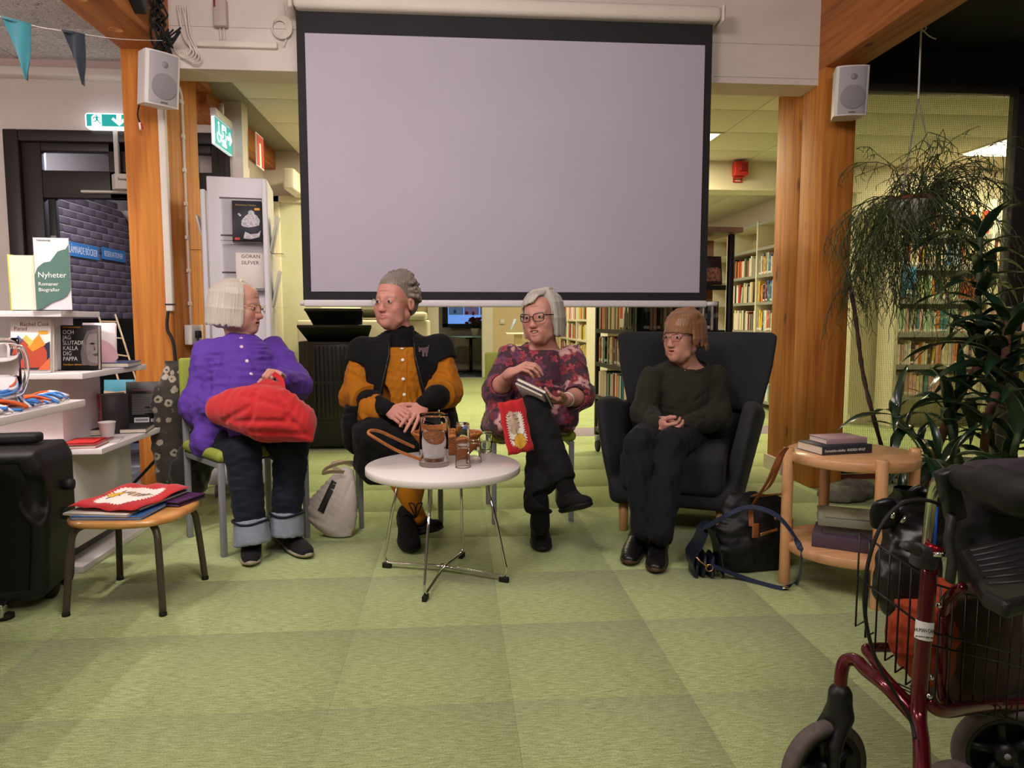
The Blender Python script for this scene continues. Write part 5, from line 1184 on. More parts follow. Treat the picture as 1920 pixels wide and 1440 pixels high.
def tuft_bob(n, part=.0, zend=-.085, a0=48, a1=180, rx=.088, ry=.101, rz=.090, seed=1, jit=.004, inward=.75, zj=.01, r=.0075):
    q = random.Random(seed); out = []
    for i in range(n):
        g = 1 if i % 2 else -1; az = R(q.uniform(a0, a1))*g; pts = []
        for j in range(7):
            ph = R(6+ (84)*j/5) if j <= 5 else R(90)
            x = rx*math.sin(ph)*math.sin(az); y = .018 - ry*math.sin(ph)*math.cos(az)*1.0; z = .035+rz*math.cos(ph)
            if j == 0: x = part + .010*math.sin(az); y = .018-.03*math.cos(az)
            if j == 6:
                z = zend + q.uniform(-zj, zj); x *= inward + .2; y = .018 + (y-.018)*(inward+.2)
            if j == 5: x *= 1.04; y = .018+(y-.018)*1.03; z = -.01
            pts.append((x+q.uniform(-jit, jit)*.5, y+q.uniform(-jit, jit)*.5, z))
        out.append((pts, r, r*.5))
    return out
def sweep(n, seed, part, zend, a0=-78, a1=40, r=.0055):
    """locks swept from the parting across the forehead"""
    q = random.Random(seed); out = []
    for i in range(n):
        a = R(a0+(a1-a0)*i/n+q.uniform(-3, 3)); p0 = V3((part, -.01+.02*math.cos(a), .118)); m1 = V3((part*.5+.07*math.sin(a), .018-.098*math.cos(a)*.80, .104)); e_ = V3((.086*math.sin(a-.25), .018-.119*math.cos(a-.25), zend+.012*math.cos(a)+q.uniform(-.006, .006)-.03*max(0, -math.sin(a))))
        out.append(([tuple(p0), tuple(m1), tuple(m1.lerp(e_, .35)+V3((0, -.004, .008))), tuple(m1.lerp(e_, .7)+V3((0, -.004, .005))), tuple(e_)], r, r*.45))
    return out
# ------------------------------------------------------------------ person in purple
def person(loc, lab): return empty('person', loc, 0, lab, 'person')
def rel(e):
    for o in list(COL.objects):
        if o.parent == e: o.location = Vector(o.location) - e.location
navy_denim = cloth('dark_denim', '#141a26', .8, .25, 300); cuff_m = cloth('denim_cuff', '#7f8795', .8, .15, 300)
pearl = mat('pearl_button', '#d9b7cf', .15, noise=.2, nscale=200, coat=.5)
e = person((-1.0, 3.4, 0), 'elderly person with white bob in purple blouse and rolled jeans, looking sideways'); P1 = e
purple = cloth('purple_cotton', '#5b3a9c', .75, .06, 200)
N = pz(452, 641, 3.52); B = V3((-1.05, 3.50, .50)); yaw = 30; u, f = uf(yaw)
H1 = Head(pz(446, 575, 3.50), 80, 5, 0, 1.08)
sh_r, el_r, wr_r = pz(388, 660, 3.46), pz(372, 762, 3.38), pz(432, 775, 3.16)
sh_l, el_l, wr_l = pz(513, 655, 3.66), pz(556, 722, 3.56), pz(528, 707, 3.34)
bd = Sdf(); H1.build(bd, N+V3((0, 0, -.02)), openm=.35, age=1.1)
torso(bd, B, N, yaw, [(0, .14, .10, 0), (.5, .14, .10, .02), (.85, .14, .08, 0), (.97, .07, .06, 0)])
for a, b_, c in ((sh_r, el_r, wr_r), (sh_l, el_l, wr_l)): bd.chain([a, b_, c], [.042, .036, .027], .02)
hd = (pz(505, 706, 3.20)-wr_l).normalized()
hand(bd, wr_l, (pz(507, 693, 3.22)-wr_l), V3((-.1, .35, -1)), False, (55, 70, 40), 3, (.5, .6, .5), 35, 1.0)
hand(bd, wr_r, V3((.6, -.5, -.15)), V3((0, .2, -1)), True, (20, 20, 15), 3)
sdf_obj('body', bd, .0033, skin_m, e, 1, lambda V: H1.colors(V, ruddy=1.2)); H1.eyes(e, 0)
ops = [((0, .020, .036), (.086, .098, .080), .01), ((-.066, .025, -.03), (.030, .062, .072), .03), ((.066, .025, -.03), (.030, .062, .072), .03), ((0, .085, -.03), (.075, .036, .075), .04)]
cut = [((0, -.132, -.02), (.062, .075, .074), .012, '-'), ((0, -.06, -.135), (.07, .09, .055), .015, '-')]
H1.hair(e, ops, tuft_bob(280, .015, -.080, 44, 180, .103, .110, .083, 5, .006, .86, r=.0058), (.49, .445, .385), .18, cut, seed=3)
H1.glasses(e, mat('gold_wire', '#c9a85a', .25, 1.0, noise=.05), .0012, .020, .018, 0, -.116)
# blouse
s1 = Sdf()
torso(s1, B, N, yaw, [(-.10, .215, .17, .02), (.12, .205, .165, .04), (.45, .190, .150, .04), (.72, .180, .125, .02), (.90, .135, .095, 0), (.985, .080, .068, 0)], .04)
s1.chain([sh_r, el_r, wr_r], [.066, .076, .056], .05); s1.chain([sh_l, el_l, wr_l], [.066, .066, .044], .06)
s1.cone(B+u*-.16+f*.10, pz(412, 838, 3.30), .08, .055, .06); s1.cone(B+f*.15, pz(455, 815, 3.18), .10, .06, .06)
s1.noise(.0075, 17, 4, aniso=(1, 1, .6)); s1.noise(.0035, 48, 5)
for a, b_ in (((365, 745), (420, 790)), ((372, 770), (425, 762)), ((395, 700), (392, 770)), ((440, 690), (425, 740)), ((470, 670), (500, 720)), ((535, 705), (560, 735)), ((540, 690), (525, 730)), ((420, 640), (400, 720))):
    fold_px(s1, a, b_, .011, .012)
s1.cone(H1.p(0, .01, -.09), N+V3((0, 0, .03))-f*.0, .058, .062, .004, '-')
blouse = sdf_obj('blouse', s1, .0055, purple, e, 1)
m = MB(); ring = []
for k in range(40):
    a = 2*math.pi*k/40; c = N + V3((0, 0, .012)); ring.append(c + u*(.076*math.sin(a)) + f*(.072*math.cos(a)+.005) + V3((0, 0, -.012*math.cos(a))))
m.tube(ring, .013, 8, closed=True, flat=(1.5, .55)); m.build('collar', purple, blouse)
for (x, y) in ((452, 635), (453, 650), (463, 677), (471, 701)):
    p, n = pcast(s1, x, y); MB().lathe([(0, .003), (.006, .003), (.0085, .002), (.009, -.001)], 14, frame(p, n.orthogonal(), n.cross(n.orthogonal()))).build('button', pearl, blouse)
# jeans
j = Sdf(); hip_r, hip_l = B+u*-.09+V3((0, 0, .0)), B+u*.09
kn_r, kn_l = pz(455, 848, 3.15), pz(545, 838, 3.24); an_r, an_l = pz(472, 1000, 3.12), pz(537, 985, 3.22)
j.chain([hip_r, kn_r, an_r], [.10, .078, .064], .02); j.chain([hip_l, kn_l, an_l], [.10, .078, .064], .02)
j.noise(.005, 26, 8); j.noise(.003, 60, 9)
jeans = sdf_obj('jeans', j, .006, navy_denim, e, 1)
for an, kn in ((an_r, kn_r), (an_l, kn_l)):
    d_ = (an-kn).normalized(); cu = Sdf(); c0 = an - d_*.058; c1 = an + d_*.035; cu.loft([(c0, V3((.071, 0, 0)), V3((0, .071, 0))), (c1, V3((.079, 0, 0)), V3((0, .079, 0)))], .01)
    cu.cone(c1-d_*.0, c1+d_*.2, .068, .075, .004, '-'); cu.field(lambda p, dd, c1=c1, d_=d_: np.maximum(np.maximum(dd, (p-np.array(c1+d_*.012)) @ np.array(d_)), -(p-np.array(c1-d_*.095)) @ np.array(d_))); cu.noise(.003, 40, 3)
    cf_ = sdf_obj('cuff', cu, .005, cuff_m, jeans, 1)
    MB().tube([c0 + V3((.074*math.cos(R(a)), .074*math.sin(R(a)), -.004*math.sin(R(3*a)))) for a in range(0, 360, 12)], .006, 6, closed=True).build('stitched_edge', navy_denim, cf_)
runner = cloth('runner_black', '#17171a', .85, .3, 180); rsole = mat('runner_sole', '#9a917e', .7, noise=.25, nscale=30)
shoe(e, onz(470, 1066), onz(473, 1010)+V3((0, .03, 0)), runner, rsole, ankle=an_r+V3((0, .01, -.03)))
shoe(e, onz(580, 1050), onz(520, 1012)+V3((-.02, .05, 0)), runner, rsole, ankle=an_l+V3((0, .01, -.03)))
rel(e)
# red bag on the lap
e = empty('red_tote', tuple(pz(490, 790, 3.10)), 0, 'crumpled red cotton tote held open on the lap of the person in purple', 'tote bag')
s_ = Sdf(); s_.loft([(pz(418, 768, 3.13), V3((0, 0, .062)), V3((.05, .06, 0))), (pz(460, 768, 3.08), V3((0, 0, .10)), V3((.02, .085, 0))), (pz(515, 778, 3.05), V3((.0, .0, .115)), V3((.0, .09, 0))), (pz(560, 800, 3.07), V3((0, 0, .070)), V3((.0, .075, 0)))], .05)
s_.ell(pz(566, 798, 3.06), (.055, .075, .062), None, .03); s_.ell(pz(420, 770, 3.13), (.05, .06, .055), None, .03)
s_.cone(pz(505, 725, 3.20), pz(500, 780, 3.08), .020, .10, .05); s_.cone(pz(500, 722, 3.2), pz(440, 748, 3.1), .018, .045, .04); s_.cone(pz(520, 728, 3.18), pz(560, 790, 3.08), .016, .05, .05)
s_.cone(pz(560, 805, 3.05), pz(584, 826, 3.02), .05, .012, .04); s_.cone(pz(430, 770, 3.1), pz(406, 778, 3.12), .05, .02, .04); s_.noise(.009, 9, 21, aniso=(.6, 1, 1)); s_.noise(.004, 24, 22, aniso=(1, 1, .5))
for a, b_ in (((440, 790), (555, 790)), ((455, 740), (540, 765)), ((420, 790), (470, 760)), ((520, 740), (555, 800)), ((470, 810), (575, 815)), ((480, 730), (470, 790)), ((540, 780), (578, 822))):
    fold_px(s_, a, b_, .030, .014)
sdf_obj('bag', s_, .006, redc, e, 1)
m = MB(); m.strap(bez([pz(512, 700, 3.19), pz(527, 712, 3.18), pz(533, 735, 3.15), pz(552, 760, 3.06), pz(566, 778, 3.0)], 6), (.5, .2, .5), .022, .004); m.build('strap', redc, e); rel(e)

# ------------------------------------------------------------------ person in the black vest
e = person((-.32, 3.7, 0), 'person with grey swept-back hair, black vest over mustard shirt, hands in lap'); P2 = e
must = cloth('mustard_cotton', '#a8660f', .8, .1, 240); blk = cloth('black_wool', '#0e0e11', .9, .3, 260, .25); knit = cloth('black_knit', '#0b0b0d', .9, .3, 420, .2, .4)
N = pz(752, 632, 3.74); B = V3((-.31, 3.83, .50)); yaw = 4; u, f = uf(yaw)
H2 = Head(pz(741, 567, 3.71), -30, -1, 0, 1.13)
sh_r, el_r, wr_r = pz(682, 660, 3.72), pz(668, 742, 3.66), pz(728, 768, 3.40)
sh_l, el_l, wr_l = pz(822, 656, 3.76), pz(838, 734, 3.70), pz(795, 757, 3.42)
bd = Sdf(); H2.build(bd, N+V3((0, 0, -.02)), smile=.4, age=1.1, wide=1.06, neck_r=.056)
torso(bd, B, N, yaw, [(0, .16, .12, 0), (.5, .16, .12, .02), (.85, .15, .09, 0), (.97, .07, .06, 0)])
for a, b_, c in ((sh_r, el_r, wr_r), (sh_l, el_l, wr_l)): bd.chain([a, b_, c], [.045, .040, .028], .02)
hand(bd, wr_r, pz(757, 781, 3.30)-wr_r, V3((.45, .55, -.65)), True, (38, 45, 25), 2, (.75, .45, .35), 14, 1.02)
hand(bd, wr_l, pz(781, 781, 3.35)-wr_l, V3((-.15, .8, -.5)), False, (12, 14, 8), 8, (.35, .95, .1), 8, 1.02)
sdf_obj('body', bd, .0033, skin_m, e, 1, lambda V: H2.colors(V, (.56, .255, .205), ruddy=1.5)); H2.eyes(e, -3)
q = random.Random(2); tf = []
for i in range(300):
    a = R(q.uniform(-180, 180)); fr = math.cos(a); ph0 = R(58 - 10*fr + q.uniform(-10, 6)) if abs(a) < 1.3 else R(q.uniform(30, 95))
    if i < 70: ph0 = R(q.uniform(4, 45))
    x, y, z = .078*math.sin(ph0)*math.sin(a), .018-.094*math.sin(ph0)*math.cos(a), .036+.083*math.cos(ph0)
    lift = .007 + .007*max(0, math.cos(ph0)); sw = V3((.014*math.sin(a)+.004, .034*max(0, .35+fr)+.004, .016*math.cos(ph0) - .026*max(0, -fr+.2)*(ph0 > .7)))
    p1 = V3((x, y, z)); nrm = V3((x/.078**2, (y-.018)/.094**2, (z-.036)/.083**2)).normalized()
    tf.append(([tuple(p1), tuple(p1+nrm*lift*.7+sw*.45), tuple(p1+nrm*lift+sw*.95+V3((q.uniform(-.006, .006), q.uniform(-.006, .008), q.uniform(-.006, .006)))), tuple(p1+nrm*(lift*.85)+sw*1.12+V3((q.uniform(-.006, .006), 0, q.uniform(-.006, .006))))], .0070, .0022))
ops = [((0, .030, .046), (.082, .096, .084), .01), ((0, .088, -.008), (.066, .030, .058), .03), ((0, .0, .080), (.066, .078, .040), .03)]
cut = [((0, -.116, -.038), (.072, .070, .074), .010, '-'), ((0, -.05, -.10), (.095, .10, .085), .015, '-'), ((.083, .016, -.012), (.018, .026, .036), .01, '-'), ((-.083, .016, -.012), (.018, .026, .036), .01, '-')]
H2.hair(e, ops, tf, (.185, .150, .126), .36, cut, seed=8, k=.010, amp=.0022)
gl = H2.glasses(e, mat('thin_steel', '#9a8f8a', .3, .9, noise=.05), .0009, .0215, .0135, 0, -.115, temple=mat('lime_temple', '#a8a13a', .4, noise=.05))
# shirt
s1 = Sdf(); torso(s1, B, N, yaw, [(-.05, .225, .185, .02), (.22, .215, .185, .05), (.5, .200, .165, .045), (.75, .180, .130, .02), (.92, .12, .085, 0)], .04)
s1.chain([sh_r, el_r, el_r.lerp(wr_r, .42)], [.068, .080, .080], .03); s1.chain([sh_l, el_l, el_l.lerp(wr_l, .42)], [.068, .080, .080], .03)
s1.cone(B+u*-.12+f*.14, pz(700, 772, 3.48), .10, .075, .06); s1.noise(.0065, 20, 14); s1.noise(.003, 50, 15)
for a, b_ in (((655, 700), (700, 720)), ((652, 725), (705, 745)), ((660, 690), (695, 685)), ((735, 720), (742, 770)), ((760, 715), (752, 770)), ((770, 730), (778, 765)), ((820, 715), (850, 735)), ((822, 700), (845, 705)), ((728, 735), (722, 765))):
    fold_px(s1, a, b_, .010, .009)
for el, wr in ((el_r, wr_r), (el_l, wr_l)): cut_end(s1, el.lerp(wr, .34), wr-el, .12)
Nq = np.array(N); s1.field(lambda p, d: np.where(np.linalg.norm(p[:, :2]-Nq[:2], axis=1) < .15, np.maximum(d, p[:, 2]-Nq[2]+.050), d))
shirt = sdf_obj('shirt', s1, .0055, must, e, 1)
for (x, y) in ((754, 654), (755, 675), (756, 711), (758, 740)):
    p, n = pcast(s1, x, y); MB().lathe([(0, .004), (.006, .004), (.0085, .003), (.009, -.001)], 14, frame(p, n.orthogonal(), n.cross(n.orthogonal()))).build('button', wprint, shirt)
m = MB(); pts = []
for i in range(13): p, n = pcast(s1, 762, 652+9.5*i); pts += [p+n*.001] if (p-N).length < .62 else []
m.tube(pts, .0035, 6); m.build('button_placket', must, shirt)
s2 = Sdf(); s2.chain([el_r.lerp(wr_r, .15), el_r.lerp(wr_r, .5), wr_r], [.056, .056, .040], .03); s2.chain([el_l.lerp(wr_l, .15), el_l.lerp(wr_l, .5), wr_l], [.056, .056, .040], .03)
s2.cone(N+V3((0, 0, .032)), N+V3((0, 0, -.09)), .071, .085, .02); s2.loft([(N+f*.03+V3((0, 0, -.02)), u*.075, f*.055), (N+f*.075+V3((0, 0, -.10)), u*.055, f*.03)], .02); s2.cone(H2.p(0, .02, -.06), N+V3((0, 0, .055)), .054, .058, .012, '-'); s2.noise(.0025, 45, 4)
sdf_obj('black_jumper', s2, .006, knit, e, 1)
# vest with an open front
v_ = Sdf(); torso(v_, B, N, yaw, [(-.02, .245, .200, .02), (.22, .235, .205, .05), (.5, .220, .185, .045), (.75, .200, .150, .02), (.90, .150, .105, 0), (.97, .09, .085, 0)], .04)
for s_, el in ((sh_r, el_r), (sh_l, el_l)): v_.cone(s_, s_.lerp(el, .35), .088, .090, .04)
Bn = np.array(B); un = np.array(u); fn_ = np.array(f); top = np.array(N); NZ = N.z; BZ = B.z
def vest_open(p, d):
    q_ = p - top; x = q_ @ un; y = q_ @ fn_; z = p[:, 2]; t_ = np.clip((NZ-.085-z)/(NZ-.085-BZ-.06), 0, 1)
    wv = .058 + .065*t_; front = np.minimum(wv-np.abs(x-.004), y-.0)      # opening wedge
    neck = .080 - np.sqrt((x/1.0)**2+(y-.01)**2+((z-NZ)/1.35)**2)
    sl = np.minimum(np.maximum(np.maximum(NZ-.36+.0*z-z, -1), -1), 1)
    hem = (BZ+.075) - z + .25*np.clip(y-.05, 0, 1)
    cutd = np.maximum(front, neck); cutd = np.maximum(cutd, hem); return np.maximum(d, cutd)
v_.field(vest_open)
for sg, s_, el in ((-1, sh_r, el_r), (1, sh_l, el_l)):
    a_ = np.array((el-s_).normalized()+u*(.3*sg)); c_ = np.array(s_+(el-s_).normalized()*.085); v_.field(lambda p, d, a_=a_, c_=c_, sg=sg: np.where((p-top) @ un*sg > .185, np.maximum(d, (p-c_) @ a_), d))
v_.field(lambda p, d: d); v_.noise(.004, 16, 31); v_.field(lambda p, d: d)
vest = sdf_obj('vest', v_, .0055, blk, e, 1)
leather = mat('piping_leather', '#26262a', .4, noise=.15, nscale=60)
for sg in (-1, 1):
    pts = []
    for i in range(26):
        t_ = i/21 - .19; z = NZ-.085 - t_*(NZ-.085-BZ-.10); x = .004 + sg*(.058+.065*max(0, t_)+.006); o_ = N + u*x; o_.z = z
        p, n = cast(v_, o_ + f*.5, -f, .8)
        if (p-N).length < .62: pts.append(p+n*.002)
    nk = []
    for k in range(9):
        a = R(18+12*k); o_ = N + u*(sg*.088*math.sin(a)) + f*(.088*math.cos(a)+.01); o_.z = NZ - .088*math.cos(a)*.95+.02; nk.append(o_)
    MB().tube(bez(pts, 2), .0065, 8, flat=(1, .6)).build('front_piping', leather, vest)
# pinkish animal emblem
p, n = pcast(v_, 795, 657); xv = V3((0, 0, 1)).cross(n).normalized(); Mx = frame(p+n*.005, xv, n.cross(xv)); m = MB()
body = [(-.028, .014), (-.034, .022), (-.036, .006), (-.040, -.006), (-.030, -.010), (-.024, .002), (-.018, -.002), (-.018, -.014), (-.022, -.034), (-.008, -.034), (-.006, -.016), (.002, -.012), (.0, -.034), (.014, -.034), (.014, -.014), (.020, -.012), (.022, -.034), (.036, -.034), (.032, .004), (.030, .016), (.036, .028), (.032, .029), (.026, .018), (.0, .013)]
m.prism(body, 0, .0018, Mx); m.build('animal_emblem', mat('emblem_mauve', '#6a555c', .9, noise=.35, nscale=160), vest)
# skirt
k_ = Sdf(); kn_r, kn_l = pz(706, 822, 3.40), pz(792, 818, 3.44); hr, hl = B+u*-.10, B+u*.10
k_.chain([hr, kn_r], [.125, .095], .06); k_.chain([hl, kn_l], [.125, .095], .06); k_.cone(kn_r.lerp(hr, .3), kn_l.lerp(hl, .3), .095, .095, .06)
mid = (kn_r+kn_l)/2
k_.loft([(mid+V3((0, .02, .0)), V3((.19, .02, 0)), V3((0, .10, 0))), (mid+V3((-.02, .05, -.17)), V3((.195, .02, 0)), V3((0, .10, 0)))], .06); k_.cone(kn_r+V3((-.03, .04, -.05)), pz(700, 885, 3.44), .07, .045, .05)
k_.noise(.006, 18, 41); k_.noise(.003, 44, 42); sdf_obj('skirt', k_, .007, blk, e, 1)
# long vest tails hanging beside the seat
for (a, b_, c, w_) in (((668, 772, 3.62), (658, 815, 3.56), (664, 845, 3.55), .055), ((838, 770, 3.78), (846, 800, 3.78), (842, 815, 3.78), .045)):
    t2 = Sdf(); t2.loft([(pz(*a), V3((w_, .0, 0)), V3((0, .10, 0))), (pz(*b_), V3((w_*.8, .0, 0)), V3((0, .12, 0))), (pz(*c), V3((w_*.35, 0, 0)), V3((0, .08, 0)))], .03); t2.noise(.005, 20, 5); sdf_obj('vest_tail', t2, .007, blk, e, 1)
# tights and shoes (ankles crossed)
tg = Sdf(); an_r, an_l = pz(786, 972, 3.36), pz(772, 962, 3.44)
tg.chain([kn_r, kn_r.lerp(an_r, .35)+V3((0, .03, 0)), an_r], [.062, .060, .036], .02); tg.chain([kn_l, kn_l.lerp(an_l, .35)+V3((0, .03, 0)), an_l], [.062, .058, .036], .02)
sdf_obj('tights', tg, .006, cloth('mustard_tights', '#b06f0a', .8, .05, 400, .3), e, 1)
shk = cloth('black_suede', '#131214', .85, .3, 200); ssl = mat('black_sole', '#0c0c0d', .7, noise=.2, nscale=60)
shoe(e, pz(823, 996, 3.27), pz(778, 985, 3.42)+V3((0, 0, -.055)), shk, ssl, w=.055, ankle=an_r+V3((0, .0, -.02)))
shoe(e, onz(772, 1040)+V3((0, 0, .0)), pz(757, 968, 3.46)+V3((0, 0, -.03)), shk, ssl, w=.055, ankle=an_l+V3((0, .0, -.02)))
m = MB()
for g in (-1, 1): c = pz(780, 972, 3.33); m.tube(bez([c, c+V3((.02*g, -.01, .05)), c+V3((.03*g, -.01, .075)), c+V3((.005*g, -.01, .065)), c]), .003, 6); m.tube(bez([c, c+V3((-.05, -.01, .035+.01*g)), c+V3((-.085, 0, .0+.03*g))]), .003, 6)
m.build('lace_bow', black_rb, e); rel(e)

# ------------------------------------------------------------------ person in the flowered tunic
e = person((.40, 3.7, 0), 'smiling person with silver bob and dark glasses in flowered maroon tunic, legs crossed'); P3 = e
t = NT('flower_tunic'); v = t.coord('Object'); base = lin('#3d1f30')
c = None; cur = base
for i, (sc_, col, col2, rot) in enumerate(((13.0, '#7c2430', '#4a1826', 0), (15.0, '#8e3040', '#3d1f30', 1), (12.0, '#6d3552', '#4c2440', 2), (9.0, '#c99a96', '#5a2230', 3))):
    mp = t.n('Mapping'); t.l(v, mp.inputs[0]); mp.inputs['Location'].default_value = (i*3.1, i*1.7, i*2.3); mp.inputs['Rotation'].default_value = (.3*i, .5*i, .2*i)
    vo = t.n('TexVoronoi', Scale=sc_, Randomness=.8); vo.feature = 'F1'; t.l(mp.outputs[0], vo.inputs['Vector'])
    # petal modulation by the angle around each cell centre
    sb = t.n('VectorMath', operation='SUBTRACT'); ml = t.n('VectorMath', operation='SCALE'); ml.inputs['Scale'].default_value = sc_
    t.l(mp.outputs[0], sb.inputs[0]); t.l(vo.outputs['Position'], sb.inputs[1]); sx = t.n('SeparateXYZ'); t.l(sb.outputs[0], sx.inputs[0])
    an = t.math('ARCTAN2', sx.outputs[2], sx.outputs[0]); pet = t.math('MULTIPLY_ADD', t.math('SINE', t.math('MULTIPLY', an, 5.0)), .08, .37)
    dd = t.math('DIVIDE', vo.outputs['Distance'], pet)
    keep = t.math('GREATER_THAN', t.n('SeparateXYZ').outputs[0] if 0 else (lambda s_: (t.l(vo.outputs['Color'], s_.inputs[0]), s_.outputs[0])[1])(t.n('SeparateXYZ')), .08 if i < 3 else .5)
    msk = t.math('MULTIPLY', t.math('LESS_THAN', dd, 1.0), keep); core = t.math('LESS_THAN', dd, .38); dot = t.math('LESS_THAN', dd, .22); edge = t.math('GREATER_THAN', dd, .84)
    fc = t.mix(core, lin(col), lin(col2)); fc = t.mix(dot, fc, lin(col)); fc = t.mix(t.math('MULTIPLY', edge, .55 if i != 1 else 1.0), fc, lin('#b0434c' if i == 1 else col2)); cur = t.mix(msk, cur, fc)
t.l(cur, t.b.inputs['Base Color']); t.b.inputs['Roughness'].default_value = .8; t.b.inputs['Sheen Weight'].default_value = .15; tunic_m = t.m
blackp = cloth('black_trousers', '#131316', .85, .3, 280)
N = pz(1022, 655, 3.76); B = V3((.39, 3.86, .50)); yaw = -4; u, f = uf(yaw)
H3 = Head(pz(1016, 594, 3.70), -31, 2, -4, 1.13)
sh_r, el_r, wr_r = pz(955, 668, 3.74), pz(930, 735, 3.62), pz(958, 700, 3.42)
sh_l, el_l, wr_l = pz(1072, 668, 3.76), pz(1088, 742, 3.62), pz(1060, 750, 3.44)
bd = Sdf(); H3.build(bd, N+V3((0, .01, -.01)), smile=1.0, openm=.9, age=1.0, wide=1.05, neck_r=.056)
torso(bd, B, N, yaw, [(0, .16, .12, 0), (.5, .16, .12, .02), (.80, .155, .105, .015), (.93, .115, .080, .012), (1.0, .07, .062, .0)])
for a, b_, c in ((sh_r, el_r, wr_r), (sh_l, el_l, wr_l)): bd.chain([a, b_, b_.lerp(c, .4), c], [.045, .046, .043, .029], .02)
hand(bd, wr_r, pz(980, 685, 3.38)-wr_r+V3((.02, -.01, .0)), V3((.25, .35, -.9)), True, (38, 38, 20), 5, (.5, .35, .8), 15, 1.03)
hand(bd, wr_l, pz(1030, 752, 3.37)-wr_l, V3((.1, .45, .9)), False, (25, 25, 15), 3, (.7, .6, .1), 12, 1.03)
sdf_obj('body', bd, .0033, skin_m, e, 1, lambda V: H3.colors(V, (.57, .275, .215), brow=(.36, .28, .24), ruddy=1.1)); H3.eyes(e, -4)
m = MB()
for i in range(8): x = -.0175+.005*i; m.rbox(x-.0023, x+.0023, -.0925+abs(x)*.30-.003, -.0925+abs(x)*.30+.002, -.0690+abs(x)*.14, -.0620+abs(x)*.16, .001, 1, H3.Ms)
m.build('teeth', teeth_m, e)
ops = [((0, .022, .040), (.084, .100, .086), .01), ((-.062, .03, -.02), (.026, .055, .070), .03), ((.064, .028, -.025), (.026, .058, .075), .03), ((0, .085, -.02), (.072, .034, .072), .04)]
cut = [((-.008, -.118, -.012), (.066, .076, .080), .010, '-'), ((0, -.06, -.13), (.075, .09, .058), .015, '-')]
H3.hair(e, ops, tuft_bob(230, .03, -.086, 56, 180, .091, .105, .091, 15, inward=.76, r=.0058) + sweep(64, 4, .03, .056, -82, 18), (.46, .43, .385), .17, cut, seed=13)
H3.glasses(e, mat('dark_acetate', '#1b1418', .3, noise=.1, coat=.3), .0021, .0245, .0175, .35, -.116)
s1 = Sdf(); torso(s1, B, N, yaw, [(-.06, .225, .19, .03), (.20, .225, .20, .06), (.48, .215, .18, .05), (.72, .200, .150, .03), (.86, .165, .105, .01), (.97, .10, .075, 0)], .04)
s1.chain([sh_r, el_r, el_r.lerp(wr_r, .28)], [.064, .068, .064], .03); s1.chain([sh_l, el_l, el_l.lerp(wr_l, .30)], [.064, .068, .064], .03)
s1.cone(B+u*-.14+f*.12, pz(945, 790, 3.50), .11, .075, .07); s1.cone(B+u*.14+f*.10, pz(1065, 790, 3.58), .10, .05, .07); s1.cone(B+f*.2, pz(1000, 772, 3.48), .10, .07, .06)
s1.noise(.006, 20, 51); s1.noise(.003, 46, 52)
for a, b_ in (((955, 715), (1045, 720)), ((1050, 690), (1062, 745)), ((968, 690), (955, 740)), ((985, 745), (1060, 730)), ((930, 770), (985, 760)), ((1050, 775), (1075, 800))):
    fold_px(s1, a, b_, .011, .010)
p0, _ = pcast(s1, 975, 660); Nn = np.array(N)
def neckline(p, d):
    q_ = p-Nn; x = q_ @ np.array(u); y = q_ @ np.array(f); z = q_[:, 2]
    c = np.minimum(np.minimum(.085-np.abs(x), z-.000), .105-y*0+0*z); c = np.minimum(c, .14-np.abs(y-.02)); return np.maximum(d, c)
s1.field(neckline)
for el, wr in ((el_r, wr_r), (el_l, wr_l)): c_ = el.lerp(wr, .44); s1.cone(c_, c_+(wr-el)*.4, .056, .060, .004, '-')
tunic = sdf_obj('tunic', s1, .0055, tunic_m, e, 1)
j = Sdf(); hr, hl = B+u*-.09, B+u*.09; kn_r, kn_l = pz(1000, 772, 3.34), pz(1018, 838, 3.32); an_r, an_l = pz(1052, 893, 3.20), pz(1010, 948, 3.20)
j.chain([hr, kn_r, kn_r.lerp(an_r, .4), an_r], [.10, .080, .076, .066], .02); j.chain([hl, kn_l, an_l], [.10, .075, .068], .02); j.noise(.005, 24, 61); j.noise(.003, 55, 62)
for kn, an in ((kn_r, an_r), (kn_l, an_l)): d_ = (an-kn).normalized(); j.field(lambda p, d, an=an, d_=d_: np.maximum(d, np.where(np.linalg.norm(p-np.array(an), axis=1) < .16, (p-np.array(an+d_*.03)) @ np.array(d_), -1)))
sdf_obj('trousers', j, .006, blackp, e, 1)
sk = Sdf(); ft_r, ft_l = pz(1066, 925, 3.16), pz(1014, 985, 3.20); sk.chain([an_r.lerp(kn_r, .1), ft_r], [.044, .042], .01); sk.chain([an_l.lerp(kn_l, .1), ft_l], [.044, .042], .01); sdf_obj('socks', sk, .006, knit, e, 1)
shoe(e, pz(1102, 948, 3.04)+V3((0, 0, -.01)), pz(1062, 962, 3.22)+V3((-.01, 0, .0)), shk, ssl, w=.053, ankle=ft_r+V3((0, 0, -.015)), laces=False, boot=1)
shoe(e, onz(1018, 1038), onz(1012, 1000)+V3((0, .09, 0)), shk, ssl, w=.053, ankle=ft_l+V3((0, .02, -.01)), laces=False, boot=1)
d_ = (wr_l-el_l).normalized(); a1 = d_.orthogonal().normalized(); a2 = d_.cross(a1); c = wr_l - d_*.025
MB().tube([c + (a1*math.cos(R(a))+a2*math.sin(R(a)))*.034 for a in range(0, 360, 15)], .009, 8, closed=True, flat=(.28, 1.0)).build('white_watch', mat('watch_white', '#dcd6cf', .35, noise=.03), e)
rel(e)
